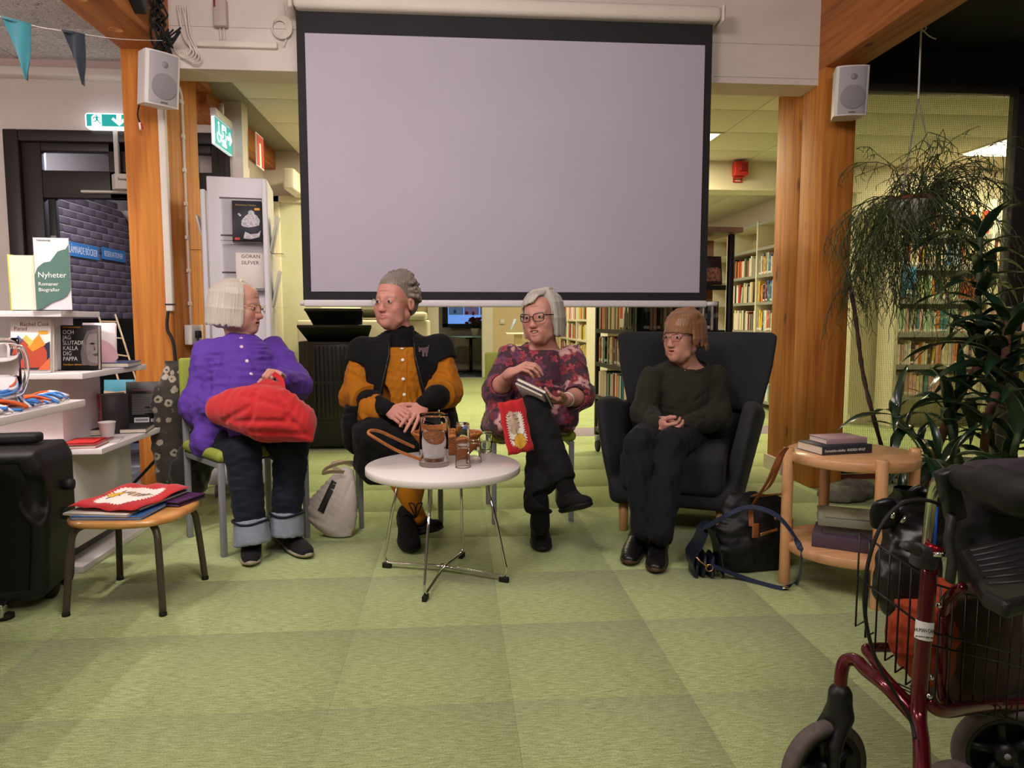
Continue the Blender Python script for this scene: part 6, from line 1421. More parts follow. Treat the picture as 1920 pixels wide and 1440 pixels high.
# books, red cloth bag held by the same person
c = pz(1012, 738, 3.30)
ax = (pz(1030, 748, 3.28)-pz(975, 722, 3.34)); up_ = V3((.1, -.75, .62)); zz = ax.cross(up_)
Mb = frame(pz(978, 726, 3.36), ax, V3((.10, .45, .88)))
b = book('grey hardback lying on the lap of the person in the flowered tunic', .155, .20, .016, '#6f6c74', Mb @ Matrix.Translation((0, .0, -.10)) @ Matrix.Rotation(0, 4, 'X'))
b = book('thin white book under the grey hardback on the same lap', .145, .19, .010, '#b9b0ac', Mb @ Matrix.Translation((.0, -.018, -.10)))
Mt = frame(pz(967, 800, 3.13), V3((1, .15, .10)), V3((.12, .18, 1))) 
red_tote('red cotton tote with jagged white print hanging from the lap onto the chair edge', Mt @ Matrix.Rotation(R(4), 4, 'Z'), .118, .235, R(90))

# ------------------------------------------------------------------ person in the armchair
e = person((1.1, 3.4, 0), 'person with auburn bob in dark olive jumper and navy trousers sitting in wing armchair'); P4 = e
olive = cloth('olive_knit', '#2a2a20', .92, .22, 380, .3, .45); navy = cloth('navy_trousers', '#14161d', .85, .25, 280)
N = pz(1290, 688, 3.70); B = V3((1.17, 3.66, .47)); yaw = -20; u, f = uf(yaw)
H4 = Head(pz(1281, 630, 3.63), -52, 3, 0, 1.07)
sh_r, el_r, wr_r = pz(1222, 708, 3.66), pz(1208, 775, 3.58), pz(1232, 797, 3.36)
sh_l, el_l, wr_l = pz(1342, 706, 3.70), pz(1345, 786, 3.60), pz(1275, 802, 3.38)
bd = Sdf(); H4.build(bd, N+V3((0, .01, -.02)), openm=.3, age=1.0, wide=.90, neck_r=.046)
torso(bd, B, N, yaw, [(0, .14, .10, 0), (.5, .14, .10, .02), (.82, .145, .085, .01), (.93, .11, .07, .005), (1.0, .06, .055, 0)])
for a, b_, c in ((sh_r, el_r, wr_r), (sh_l, el_l, wr_l)): bd.chain([a, b_, c], [.042, .038, .026], .02)
hand(bd, wr_r, pz(1252, 805, 3.30)-wr_r, V3((.5, .5, .4)), True, (45, 55, 25), 1, (.7, .5, .2), 18, .98)
hand(bd, wr_l, pz(1250, 802, 3.30)-wr_l, V3((-.1, .75, -.4)), False, (45, 55, 25), 1, (.7, .5, .1), 18, .98)
sdf_obj('body', bd, .0033, skin_m, e, 1, lambda V: H4.colors(V, (.55, .27, .205), brow=(.28, .17, .11), lip=(.50, .14, .13), ruddy=.6)); H4.eyes(e, -2)
q = random.Random(9); tf = tuft_bob(170, .02, -.034, 60, 180, .091, .105, .093, 25, .005, .80, .014)
tf += sweep(150, 12, .028, .014, -84, 78, .0054)
for i in range(30): a = R(q.uniform(100, 180))*q.choice((-1, 1)); p1 = V3((.086*math.sin(a), .018-.10*math.cos(a), -.015)); tf.append(([tuple(p1), tuple(p1+V3((.012*math.sin(a), -.012*math.cos(a), -.03))), tuple(p1+V3((.018*math.sin(a), -.018*math.cos(a), -.050+q.uniform(-.01, .01))))], .007, .002))
ops = [((0, .024, .042), (.082, .098, .086), .01), ((-.064, .03, -.005), (.022, .045, .050), .03), ((.064, .03, -.005), (.022, .045, .050), .03), ((0, .088, -.01), (.066, .032, .060), .04)]
cut = [((0, -.114, -.030), (.072, .074, .072), .010, '-'), ((0, -.05, -.11), (.09, .10, .070), .015, '-')]
H4.hair(e, ops, tf, (.235, .105, .045), .35, cut, seed=23, k=.005)
H4.glasses(e, mat('blue_wire', '#3d3f5c', .3, .7, noise=.05), .0012, .0225, .0165, 0, -.115)
m = MB(); m.ball(H4.p(.080, .016, -.040), .004*1.1, 6); m.ball(H4.p(-.080, .016, -.040), .004*1.1, 6); m.build('earring', black_mt, e)
s1 = Sdf(); torso(s1, B, N, yaw, [(-.02, .205, .165, .02), (.20, .205, .165, .04), (.48, .195, .150, .04), (.74, .195, .125, .02), (.88, .165, .095, .01), (.97, .09, .07, 0)], .04)
s1.chain([sh_r, el_r, wr_r], [.060, .066, .045], .03); s1.chain([sh_l, el_l, wr_l], [.062, .066, .045], .03); s1.noise(.006, 17, 71); s1.noise(.0025, 44, 72)
for a, b_ in (((1225, 760), (1280, 772)), ((1235, 775), (1310, 785)), ((1322, 740), (1310, 790)), ((1300, 755), (1325, 735)), ((1340, 770), (1300, 795)), ((1215, 780), (1235, 765)), ((1340, 745), (1318, 765))):
    fold_px(s1, a, b_, .011, .010)
s1.ell(N+f*.02+u*.01+V3((0, 0, .035)), (.095, .085, .078), None, .006, '-')
sw_ = sdf_obj('jumper', s1, .0055, olive, e, 1)
ring = []
for k in range(48): a = 2*math.pi*k/48; ring.append(N + f*.02 + u*(.01+.093*math.sin(a)) + f*(.082*math.cos(a)) + V3((0, 0, .006-.026*math.cos(a))))
MB().tube(ring, .009, 8, closed=True, flat=(1.2, .6)).build('neckband', olive, sw_)
pts = []
for k in range(13):
    t_ = k/12; x = 1273+22*t_; y = 680 + 13*(1-abs(2*t_-1)); c1, n1 = pcast(bd, x, y); c2, n2 = pcast(s1, x, y); p2, n = (c1, n1) if (c1-CAM).length < (c2-CAM).length else (c2, n2); pts.append(p2+n*.003)
MB().tube(pts, .0016, 5).build('necklace', gold, e); MB().ball(pts[6]+V3((0, -.004, -.006)), .0045, 6).build('pendant', gold, e)
j = Sdf(); hr, hl = B+u*-.09, B+u*.09; kn_r, kn_l = pz(1200, 832, 3.20), pz(1258, 834, 3.18); an_r, an_l = pz(1206, 990, 3.12), pz(1240, 1000, 3.05)
j.chain([hr, kn_r, an_r], [.095, .070, .054], .015); j.chain([hl, kn_l, an_l], [.095, .070, .054], .015); j.noise(.005, 24, 81); j.noise(.003, 52, 82); sdf_obj('trousers', j, .006, navy, e, 1)
lth = mat('boot_leather', '#141416', .35, noise=.2, nscale=60, bump=.15, bdist=.0008); bs = mat('boot_sole', '#4a3428', .7, noise=.2, nscale=40)
shoe(e, onz(1178, 1064), onz(1206, 1010)+V3((0, .02, 0)), lth, bs, w=.050, ankle=an_r+V3((.0, .0, .02)), laces=False, boot=1, name='boot')
shoe(e, onz(1228, 1079), onz(1244, 1022)+V3((0, .02, 0)), lth, bs, w=.050, ankle=an_l+V3((.0, .0, .02)), laces=False, boot=1, name='boot')
rel(e)
# ================================================================== BOOKCASES
ORD = ['first', 'second', 'third', 'fourth', 'fifth', 'sixth', 'seventh', 'eighth', 'ninth', 'tenth', '11th', '12th', '13th', '14th', '15th', '16th', '17th', '18th', '19th', '20th'] + ['%d%s' % (i, {1: 'st', 2: 'nd', 3: 'rd'}.get(i % 10, 'th')) for i in range(21, 61)]
t = NT('book_spine'); oi = t.n('ObjectInfo'); v = t.coord('Generated'); sx = t.n('SeparateXYZ'); t.l(v, sx.inputs[0])
bd_ = t.math('MULTIPLY', t.math('GREATER_THAN', sx.outputs[2], t.math('MULTIPLY_ADD', oi.outputs['Random'], .5, .25)), t.math('LESS_THAN', sx.outputs[2], t.math('MULTIPLY_ADD', oi.outputs['Random'], .5, .42)))
wv = t.n('TexNoise', Scale=30.0, Detail=1.0); t.l(v, wv.inputs['Vector']); lt = t.math('MULTIPLY', t.math('GREATER_THAN', wv.outputs[0], .55), bd_)
lum = t.math('GREATER_THAN', t.n('RGBToBW').outputs[0], .3); t.l(oi.outputs['Color'], lum.node.inputs[0].links[0].from_node.inputs[0])
inkc = t.mix(lum, (.75, .72, .64, 1), (.04, .035, .04, 1)); c = t.mix(t.math('MULTIPLY', lt, .75), oi.outputs['Color'], inkc)
lab_ = t.math('MULTIPLY', t.math('LESS_THAN', sx.outputs[2], .16), t.math('GREATER_THAN', sx.outputs[2], .06)); c = t.mix(t.math('MULTIPLY', lab_, t.math('GREATER_THAN', oi.outputs['Random'], .45)), c, (.72, .70, .66, 1))
t.l(c, t.b.inputs['Base Color']); t.b.inputs['Roughness'].default_value = .45; t.bump(wv.outputs[0], .05, .001); spine_m = t.m
# unit book: spine faces -y, x thickness, z height; a rounded spine and recessed page block
m = MB(); m.mi = 0
pf = [(-.5, .0), (-.42, -.030), (-.2, -.045), (.2, -.045), (.42, -.030), (.5, .0), (.5, 1), (.40, 1), (.40, .04), (-.40, .04), (-.40, 1), (-.5, 1)]
m.prism(pf, 0, 1); m.mi = 1; m.box(-.40, .40, .04, .97, .015, .975); UB = m.mesh('book', [spine_m, pages_m])
PAL = {'white': '#d9d3c6', 'cream': '#d8c9a4', 'grey': '#8d8a86', 'black': '#1d1b1d', 'dark brown': '#43302a', 'red': '#b02c2b', 'dark red': '#6d1f25', 'orange': '#d6772c', 'yellow': '#d9b23c', 'green': '#5d7c48', 'pale green': '#a9c0a0', 'teal': '#3c8087', 'pale blue': '#9fb9cc', 'blue': '#3f62a0', 'navy': '#252e4e', 'pink': '#d3a4a0', 'beige': '#c3ac86'}
far_book = vcol('book_spines_far', .55, bump=.1, nscale=200)
def row(shelf, M, x0, x1, hmax, colours, q, dep=.15, tw=(.014, .034), grp=None, hv=.35, lean=True, stuff=None):
    """fills a shelf from x0 to x1 (local x), z = 0, spines at y = 0 facing -y; stuff = a thing that takes the row as one joined part"""
    x = x0; n = 0; VS = []; QS = []; CS = []
    while True:
        th = q.uniform(*tw); hh = hmax*(1-hv*q.random()); nm = q.choice(colours)
        if x+th > x1 or n > 58: break
        a = R(q.uniform(3, 9)) if lean and q.random() < .07 else 0; ext = hh*math.sin(a)
        if x+th+ext > x1: a = 0; ext = 0
        w_ = dep*q.uniform(.85, 1.0); c = lin(PAL[nm]); k = q.uniform(.75, 1.2); c = (c[0]*k, c[1]*k, c[2]*k, 1)
        Mb_ = M @ Matrix.Translation((x+th/2+ext*.5, q.uniform(0, .012), 0)) @ Matrix.Rotation(a, 4, 'Y') @ Matrix.Diagonal((th*.96, w_, hh, 1))
        if stuff:
            o_ = len(VS); VS += [Mb_ @ Vector(p) for p in ((-.5, 0, 0), (0, -.05, 0), (.5, 0, 0), (.5, 1, 0), (-.5, 1, 0), (-.5, 0, 1), (0, -.05, 1), (.5, 0, 1), (.5, 1, 1), (-.5, 1, 1))]
            QS += [[o_+i for i in f] for f in ((0, 1, 6, 5), (1, 2, 7, 6), (2, 3, 8, 7), (3, 4, 9, 8), (4, 0, 5, 9), (5, 6, 7, 8), (5, 8, 9, 9))]; CS += [c[:3]]*10
        else:
            o = bpy.data.objects.new('book', UB); COL.objects.link(o); o.matrix_world = Mb_; o.color = c
            tag(o, '%s book, %s from left on %s' % (nm, ORD[n], shelf), 'book', grp or 'books on %s' % shelf)
        x += th+ext*1.02+q.uniform(0, .0015); n += 1
    if stuff:
        me = bpy.data.meshes.new('books'); me.from_pydata([tuple(v) for v in VS], [], [list(dict.fromkeys(f)) for f in QS]); me.materials.append(far_book)
        at_ = me.color_attributes.new('col', 'FLOAT_COLOR', 'POINT'); at_.data.foreach_set('color', [z for c in CS for z in (*c, 1)])
        o = bpy.data.objects.new('books', me); COL.objects.link(o); o.parent = stuff; o.matrix_parent_inverse = (Matrix.Translation(stuff.location) @ stuff.rotation_euler.to_matrix().to_4x4()).inverted(); o['kind'] = 'stuff'
# ---- bookcase seen through the wired glass
q = random.Random(21)
GX0, GX1, GY, GD = 4.20, 5.95, 6.52, .27
e = empty('bookcase', ((GX0+GX1)/2, GY+.13, 0), 0, 'cream steel bookcase standing behind the wired glass partition', 'bookcase')
def gl_(o): o.location = Vector(o.location) - e.location; return o
for x in (GX0, 5.13, 5.95): gl_(box('upright', cream, x, x+.03, GY, GY+GD, 0, 2.2, e, .002))
gl_(box('back_panel', mat('case_back', '#b9ad8c', .6, noise=.04), GX0+.03, 5.95, GY+GD-.01, GY+GD, .3, 2.18, e)); gl_(box('side_panel', cream, GX0-.012, GX0-.001, GY-.01, GY+GD, .02, 2.2, e))
ZS = [.32, .62, .93, 1.25, 1.57, 1.87]
NMS = ['bottom shelf', 'second lowest shelf', 'third lowest shelf', 'fourth lowest shelf', 'fifth lowest shelf', 'highest shelf']
for k, z in enumerate(ZS):
    for (xa, xb) in ((GX0+.031, 5.129), (5.161, 5.949)):
        gl_(box('shelf_board', cream, xa, xb, GY+.004, GY+GD-.01, z-.018, z, e)); gl_(box('shelf_lip', mat('lip_grey', '#8d8c82', .5, noise=.04), xa, xb, GY, GY+.004, z-.045, z+.004, e))
        pal = [['white', 'cream', 'pink', 'pale green', 'beige', 'cream', 'pink', 'teal'], ['pink', 'pink', 'white', 'cream', 'dark brown', 'yellow', 'orange', 'white'], ['pale green', 'pale green', 'cream', 'orange', 'teal', 'white', 'pink'], ['white', 'orange', 'black', 'green', 'grey', 'cream', 'beige', 'pale green'], ['blue', 'cream', 'yellow', 'white', 'beige', 'dark red', 'pale blue'], ['yellow', 'orange', 'pale blue', 'white', 'cream', 'red']][k]
        if xa < 5: row(NMS[k]+' behind wired glass', Matrix.Translation((0, GY+.02, z+.0005)), xa+.01, xb-.01-(.25 if k == 3 else 0), .235, pal, q, .17, (.024, .042), hv=.2)
        elif k > 1: row('', Matrix.Translation((0, GY+.02, z+.0005)), xa+.01, xa+.55, .235, pal, q, .17, (.020, .040), hv=.2, stuff=e)
MB().rbox(4.24, 4.37, GY-.016, GY-.012, 1.28, 1.55, .001, 1).build('blue_label', blue, None); o = COL.objects['blue_label']; tag(o, 'blue shelf sign with white emblem on the end of the bookcase behind glass', 'sign'); MB().box(4.28, 4.34, GY-.018, GY-.016, 1.30, 1.34).build('white_emblem', wprint, o)
for (x, c, lab) in ((4.88, '#c2512a', 'orange-red book displayed face-out on the fourth shelf behind glass'), ):
    b = book(lab, .16, .22, .03, c, Matrix.Translation((x, GY+.06, 1.25)))
o = MB(); o.rbox(2.72, 2.80, 6.832, 6.85, .28, .36, .004, 2); o = o.build('wall_socket', white); tag(o, 'small white double wall socket seen low through the wired glass', 'socket')
# ---- cream shelves along the right wall, seen between screen and pillar
q = random.Random(33); SXF = 3.60
e = empty('bookcase', (3.78, 9.0, 0), 0, 'tall cream steel bookcase along the wall between the screen and right pillar', 'bookcase')
YB = [7.42, 8.36, 9.30, 10.24, 11.18]
for y in YB: gl_(box('upright', cream, SXF, SXF+.34, y-.015, y+.015, 0, 2.22, e, .002))
gl_(box('back_panel', MATS['case_back'], SXF+.34, SXF+.35, YB[0], YB[-1], .1, 2.2, e))
ZR = [.10, .44, .92, 1.26, 1.58, 1.90, 2.20]
BN = ['nearest bay', 'second bay', 'third bay', 'far bay']
for bi in range(4):
    for k, z in enumerate(ZR):
        gl_(box('shelf_board', cream, SXF+.005, SXF+.335, YB[bi]+.016, YB[bi+1]-.016, z-.02, z, e)); gl_(box('shelf_lip', MATS['lip_grey'], SXF, SXF+.005, YB[bi]+.016, YB[bi+1]-.016, z-.03, z+.004, e))
        if 2 <= k <= 4 and bi < 2 or (k in (0, 1) and bi == 0):
            pal = ['white', 'yellow', 'orange', 'red', 'blue', 'cream', 'black', 'pale blue', 'grey', 'white', 'beige', 'green'] if bi == 0 else ['white', 'cream', 'orange', 'black', 'red', 'grey', 'green', 'white', 'beige', 'dark red']
            Mr = Matrix.Translation((SXF+.02, YB[bi+1]-.03, z+.0005)) @ Matrix.Rotation(R(-90), 4, 'Z')
            nm = {0: 'lowest', 1: 'second', 2: 'third', 3: 'fourth', 4: 'fifth'}[k]
            row('%s shelf, wall bookcase' % nm, Mr, 0, .88, .255 if k > 1 else .22, pal, q, .2, (.024, .044), hv=.22, stuff=None if bi == 0 and k > 1 else e)
# ---- far cream bookcases (beyond the seated people)
q = random.Random(44)
e = empty('bookcase', (2.0, 11.2, 0), 0, 'cream wheeled bookcase far behind the person in the flowered tunic', 'bookcase')
YF = [9.95, 10.85, 11.75, 12.6]; FX = 1.84
for y in YF: gl_(box('upright', cream, FX, FX+.30, y-.02, y+.02, .12, 1.9, e, .002))
for k, z in enumerate((.16, .46, .76, 1.06, 1.36)):
    for bi in range(3):
        gl_(box('shelf_board', cream, FX+.005, FX+.30, YF[bi]+.02, YF[bi+1]-.02, z-.03, z, e))
        if k < 4: row('%s shelf of far cream bookcase, %s' % (['lowest', 'second', 'third', 'fourth'][k], ['near bay', 'middle bay', 'far bay'][bi]), Matrix.Translation((FX+.02, YF[bi+1]-.03, z+.0005)) @ Matrix.Rotation(R(-90), 4, 'Z'), 0, .80, .24, ['white', 'pink', 'cream', 'red', 'black', 'beige', 'yellow', 'grey', 'pale green', 'dark red'], q, .19, (.028, .05), hv=.2, stuff=e)
m = MB()
for y in (10.02, 12.5): m.lathe([(.04, -.012), (.05, -.008), (.05, .008), (.04, .012)], 14, Matrix.Translation((FX+.03, y, .05)) @ Matrix.Rotation(R(90), 4, 'Y')); m.rbox(FX+.01, FX+.05, y-.02, y+.02, .09, .13, .004, 1)
gl_(m.build('caster', grey_mt, e))
# ---- black wheeled bookcase behind the armchair
q = random.Random(55)
o0 = Vector((1.56, 4.66, 0)); dv = Vector((-.083, .9965, 0)).normalized(); BR = math.atan2(dv.y, dv.x) - R(90); BM = Matrix.Translation(o0) @ Matrix.Rotation(BR, 4, 'Z')   # local y runs away along the case
BW, BL = .64, .95
o0 = BM @ Vector((-.36, 0, 0)); BM = Matrix.Translation(o0) @ Matrix.Rotation(BR, 4, 'Z')
e = empty('media_bookcase', tuple(o0), BR, 'black wheeled double-sided bookcase with wooden top behind the wing armchair', 'bookcase')
blk_pole = mat('case_black', '#141215', .5, noise=.12, nscale=30); tan = mat('tan_board', '#a98763', .6, noise=.08, nscale=12)
for (x, y) in ((0, 0), (0, BL), (BW, 0), (BW, BL)): MB().rbox(x-.018, x+.018, y-.018, y+.018, .13, 1.62, .003, 1).build('post', blk_pole, e)
box('core_panel', tan, .26, .30, .02, BL-.02, .16, 1.60, e); box('end_panel', tan, .03, BW-.03, .20, .215, .16, 1.60, e)
m = MB(); m.rbox(-.05, BW+.05, -.07, BL+.05, 1.625, 1.66, .004, 2); m.build('wooden_top', mat('top_wood', '#8b6f5c', .5, noise=.1, nscale=14, stretch=(1, .1, 1)), e)
BZ_ = [.20, .46, .72, .98, 1.28]
for k, z in enumerate(BZ_):
    box('shelf_board', grey_mt, -.02, .25, .02, BL-.02, z-.016, z, e); box('end_shelf_board', blk_pole, .03, BW-.03, .0, .195, z-.016, z, e)
    box('shelf_lip', blk_pole, -.024, -.02, .02, BL-.02, z-.03, z+.002, e); box('end_shelf_lip', blk_pole, .03, BW-.03, -.006, .0, z-.03, z+.002, e)
m = MB()
for (x, y) in ((0, .03), (0, BL-.03), (BW, .03), (BW, BL-.03)): MB().lathe([(.04, -.014), (.052, -.009), (.052, .009), (.04, .014)], 16, Matrix.Translation((x, y, .052)) @ Matrix.Rotation(R(90), 4, 'Y')).build('caster', black_rb, e); MB().rbox(x-.02, x+.02, y-.025, y+.025, .09, .135, .004, 1).build('caster_fork', grey_mt, e)
ML = BM @ Matrix.Translation((-.005, BL-.04, 0)) @ Matrix.Rotation(R(-90), 4, 'Z')
for k in range(4): row('%s long shelf of black bookcase' % ['lowest', 'second', 'third', 'fourth'][k], ML @ Matrix.Translation((0, 0, BZ_[k]+.0006)), 0, BL-.10, .205, ['white', 'cream', 'beige', 'black', 'dark red', 'grey', 'white', 'teal', 'orange', 'cream'], q, .14, (.013, .024), hv=.12, stuff=None if k in (2,) else e)
for k in range(2, 5):
    if k == 4: continue
    row('%s end shelf of black bookcase' % ['', '', 'lower', 'upper'][k], BM @ Matrix.Translation((0, .008, BZ_[k]+.0006)), .06, BW-.06, .20, ['black', 'black', 'dark red', 'navy', 'grey', 'white', 'pink', 'red', 'dark brown'], q, .14, (.014, .026), hv=.06)
for (x, c, lab, tx) in ((.36, '#1c1d27', 'dark film box lettered Bergman displayed on the end of the black bookcase', 'BERGMAN'), (.50, '#2a1c22', 'dark film box with a group photograph displayed at the bookcase end', 'KOSTYMDRAMA')):
    b = book(lab, .135, .19, .016, c, BM @ Matrix.Translation((x-.06, -.012, 1.285)) @ Matrix.Rotation(R(-8), 4, 'X'), cat='film box')
    ftext(b, tx, .012, .03 if x < .4 else .155, .016, .018 if x < .4 else .013, mat('gold_print', '#b79a4a', .5, noise=.05) if x < .4 else mat('rust_print', '#6b3a34', .6, noise=.05))
    fpatch(b, 'photo', [(.02, .07), (.115, .07), (.115, .14), (.02, .14)] if x < .4 else [(.015, .02), (.125, .02), (.125, .10), (.10, .115), (.04, .11), (.015, .09)], .016, mat('photo%d' % (x > .4), '#8a7a78' if x < .4 else '#9a6a58', .5, noise=.75, nscale=60), 1)
b = book('white and red cover with a portrait lying at the far end of the black bookcase', .18, .17, .02, '#cfc8be', ML @ Matrix.Translation((.66, -.03, 1.00)) @ Matrix.Rotation(R(0), 4, 'X'), cat='magazine'); fbox(b, 'red_field', .0, .06, .06, .165, .02, red, 1); fpatch(b, 'portrait', [(.10, .0), (.17, .0), (.175, .09), (.15, .11), (.152, .145), (.125, .15), (.12, .115), (.105, .09)], .02, ink, 1)
# ================================================================== COPIER, BACKROOM
ivory = mat('copier_ivory', '#dcd4bd', .45, noise=.02); cgrey = mat('copier_black', '#1f1f20', .4, noise=.12, nscale=20)
cx, cyy = -1.16, 6.10; e = empty('photocopier', (cx, cyy, 0), 0, 'large ivory and black photocopier between the two persons on the left', 'photocopier')
m = MB(); m.rbox(-.19, .92, .08, .62, .05, 1.05, .02, 3); m.build('body', ivory, e); m = MB(); m.rbox(.0, .60, .10, .58, 1.05, 1.16, .02, 3); m.rbox(.60, .90, .06, .5, 1.05, 1.12, .02, 2); m.build('scanner_lid', ivory, e)
m = MB(); m.prism([(.35, 1.06)] + [(.35+.5*math.sin(R(a)), 1.06+.16*math.cos(R(a))*1.0) for a in range(0, 91, 10)], -.45, -.10, FR @ Matrix.Identity(4)); m.build('curved_feeder', ivory, e)
m = MB(); m.rbox(-.10, .52, -.30, .08, .02, .88, .012, 2); m.build('finisher', cgrey, e)
m = MB(); m.rbox(-.04, .40, -.305, -.29, .24, .86, .006, 2); m.build('finisher_door', mat('door_black', '#0d0d0e', .3, noise=.2, nscale=12, coat=.3), e)
for i in range(11): box('tray_rib', cgrey, .02+.034*i, .032+.034*i, -.318, -.305, .27, .84, e)
box('tray_bar', cgrey, -.03, .39, -.322, -.306, .54, .56, e)
def tray(n, z0, w0, w1, h): m = MB(); m.add([(-w1, -.36, z0), (w1, -.36, z0), (w0, -.18, z0-h), (-w0, -.18, z0-h), (-w1, -.34, z0+.02), (w1, -.34, z0+.02), (w0, -.14, z0-h), (-w0, -.14, z0-h)], [(0, 1, 2, 3), (7, 6, 5, 4), (0, 4, 5, 1), (1, 5, 6, 2), (2, 6, 7, 3), (3, 7, 4, 0)], Matrix.Translation((.20, 0, 0))); return m.build(n, MATS['door_black'], e)
tray('upper_tray', 1.12, .19, .225, .13); tray('lower_tray', .99, .21, .29, .16)
MB().rbox(-.09, .49, -.38, -.355, .99, 1.012, .004, 1).build('tray_edge', cgrey, e); MB().rbox(-.03, .42, -.38, -.355, 1.12, 1.142, .004, 1).build('tray_edge', cgrey, e)
# slatwall display with acrylic book holders behind the chair
sl = mat('slat_white', '#d3d0d8', .45, noise=.02, nscale=5)
e = empty('slatwall_stand', (-1.27, 4.45, 0), R(9), 'white slatwall display stand on casters behind the person in purple', 'display stand')
m = MB(); m.rbox(-.20, .13, .0, .03, .20, 1.90, .008, 3); m.rbox(.13, .16, -.20, .20, .20, 1.86, .008, 3); m.rbox(-.235, -.205, -.02, .24, .20, 1.82, .008, 3); m.build('panel', sl, e)
for z in (1.77, 1.55, 1.33, 1.11, .89): box('slat_groove', mat('groove_dark', '#5d5455', .7, noise=.05), -.13, .128, -.0016, .0, z, z+.010, e)
m = MB(); m.rbox(-.22, .16, -.18, .22, .08, .20, .006, 2); m.build('base', sl, e)
for (x, y) in ((-.18, -.14), (.12, -.14), (-.18, .18), (.12, .18)): MB().lathe([(.03, -.011), (.036, -.007), (.036, .007), (.03, .011)], 14, Matrix.Translation((x, y, .037)) @ Matrix.Rotation(R(90), 4, 'Y')).build('caster', grey_mt, e)
def holder(x0, x1, z, par=e):
    m = MB(); m.box(x0, x1, -.010, -.008, z, z+.27); m.add([(x0, -.010, z), (x1, -.010, z), (x1, -.075, z+.015), (x0, -.075, z+.015), (x0, -.010, z+.003), (x1, -.010, z+.003), (x1, -.075, z+.018), (x0, -.075, z+.018)], [(0, 1, 2, 3), (7, 6, 5, 4), (0, 4, 5, 1), (1, 5, 6, 2), (2, 6, 7, 3), (3, 7, 4, 0)]); m.box(x0, x1, -.078, -.075, z+.015, z+.035); m.build('acrylic_holder', glass, par)
holder(-.12, .12, 1.50); holder(-.12, .12, 1.22)
EM = Matrix.Translation((-1.27, 4.45, 0)) @ Matrix.Rotation(R(9), 4, 'Z')
b = book('dark novel with a white sugared figure on its cover in acrylic holder', .165, .245, .03, '#20212c', EM @ Matrix.Translation((-.055, -.045, 1.512)) @ Matrix.Rotation(R(-6), 4, 'X')); t_ = .03
ftext(b, 'Föräldrarnas Tekniker', .018, .215, t_, .013, mat('gold_print', '#b79a4a')); fbox(b, 'label', .125, .155, .19, .203, t_, MATS['lbl_yellow'], 2)
fpatch(b, 'white_figure', [(.05, .10), (.06, .09), (.09, .085), (.12, .09), (.15, .10), (.155, .13), (.14, .155), (.125, .165), (.122, .182), (.105, .19), (.09, .18), (.09, .165), (.07, .15), (.052, .125)], t_, mat('p_pale', '#b9b6bb', .6, noise=.4, nscale=90, bump=.2), 2); fpatch(b, 'small_motif', [(.03, .165), (.04, .17), (.052, .155), (.042, .15)], t_, MATS['p_pale'], 2); fbox(b, 'red_label', .012, .04, .010, .024, t_, red, 2)
fpatch(b, 'silver_pattern', [(.06, .02), (.10, .015), (.15, .03), (.16, .07), (.14, .05), (.10, .045), (.07, .06)], t_, MATS['p_pale'], 1)
b = book('pale book lettered Göran showing above the white bob of hair', .16, .22, .02, '#d8cfc9', EM @ Matrix.Translation((-.045, -.035, 1.232)) @ Matrix.Rotation(R(-4), 4, 'X')); ftext(b, 'GÖRAN', .03, .188, .02, .030, ink); ftext(b, 'SILFVER', .03, .150, .02, .030, ink)
for (x, y, z, rz, lab) in ((-.25, .10, 1.47, 90, 'blue-grey leaflet in a clear holder on the far side of the display stand'), (.175, .02, 1.45, -90, 'pale brochure in a clear holder on the right side of display stand'), (.175, .05, 1.13, -90, 'lower brochure with blue print in a clear holder on the display stand')):
    Mq = EM @ Matrix.Translation((x, y, z)) @ Matrix.Rotation(R(rz if rz > 0 else rz), 4, 'Z')
    b = book(lab, .15, .22, .012, '#b9bcc8' if z > 1.2 else '#c7c5cd', Mq @ Matrix.Translation((-.15 if rz > 0 else 0, -.015, 0)) @ Matrix.Rotation(R(-12 if rz < 0 else -12), 4, 'X') if rz < 0 else EM @ Matrix.Translation((x, y+.15, z)) @ Matrix.Rotation(R(-90), 4, 'Z') @ Matrix.Translation((0, .015, 0)) @ Matrix.Rotation(R(12), 4, 'X'), cat='leaflet')
    mh = MB(); mh.box(-.06 if rz > 0 else 0, 0 if rz > 0 else .06, -.09, .12, 0, .003); o = mh.build('acrylic_holder', glass, e, (x+(.005 if rz > 0 else -.005), y, z-.005))
# far door frame and translucent pane left of the screen
dd_ = struct(empty('door_3')); m = MB()
for a in ((-1.66, -1.60, 0, 2.18), (-1.66, -.85, 2.12, 2.18), (-.90, -.84, 0, 2.12)): m.rbox(a[0], a[1], 6.74, 6.80, a[2], a[3], .006, 2)
m.build('door_frame', cream, dd_); box('frosted_panel', mat('frosted_pane', '#cfd0b4', .35, noise=.05, nscale=5), -1.60, -.90, 6.775, 6.798, 0, 2.12, dd_)
MB().rbox(-1.69, -1.67, 6.76, 6.795, 1.73, 1.76, .002, 1).build('switch', blue, dd_)
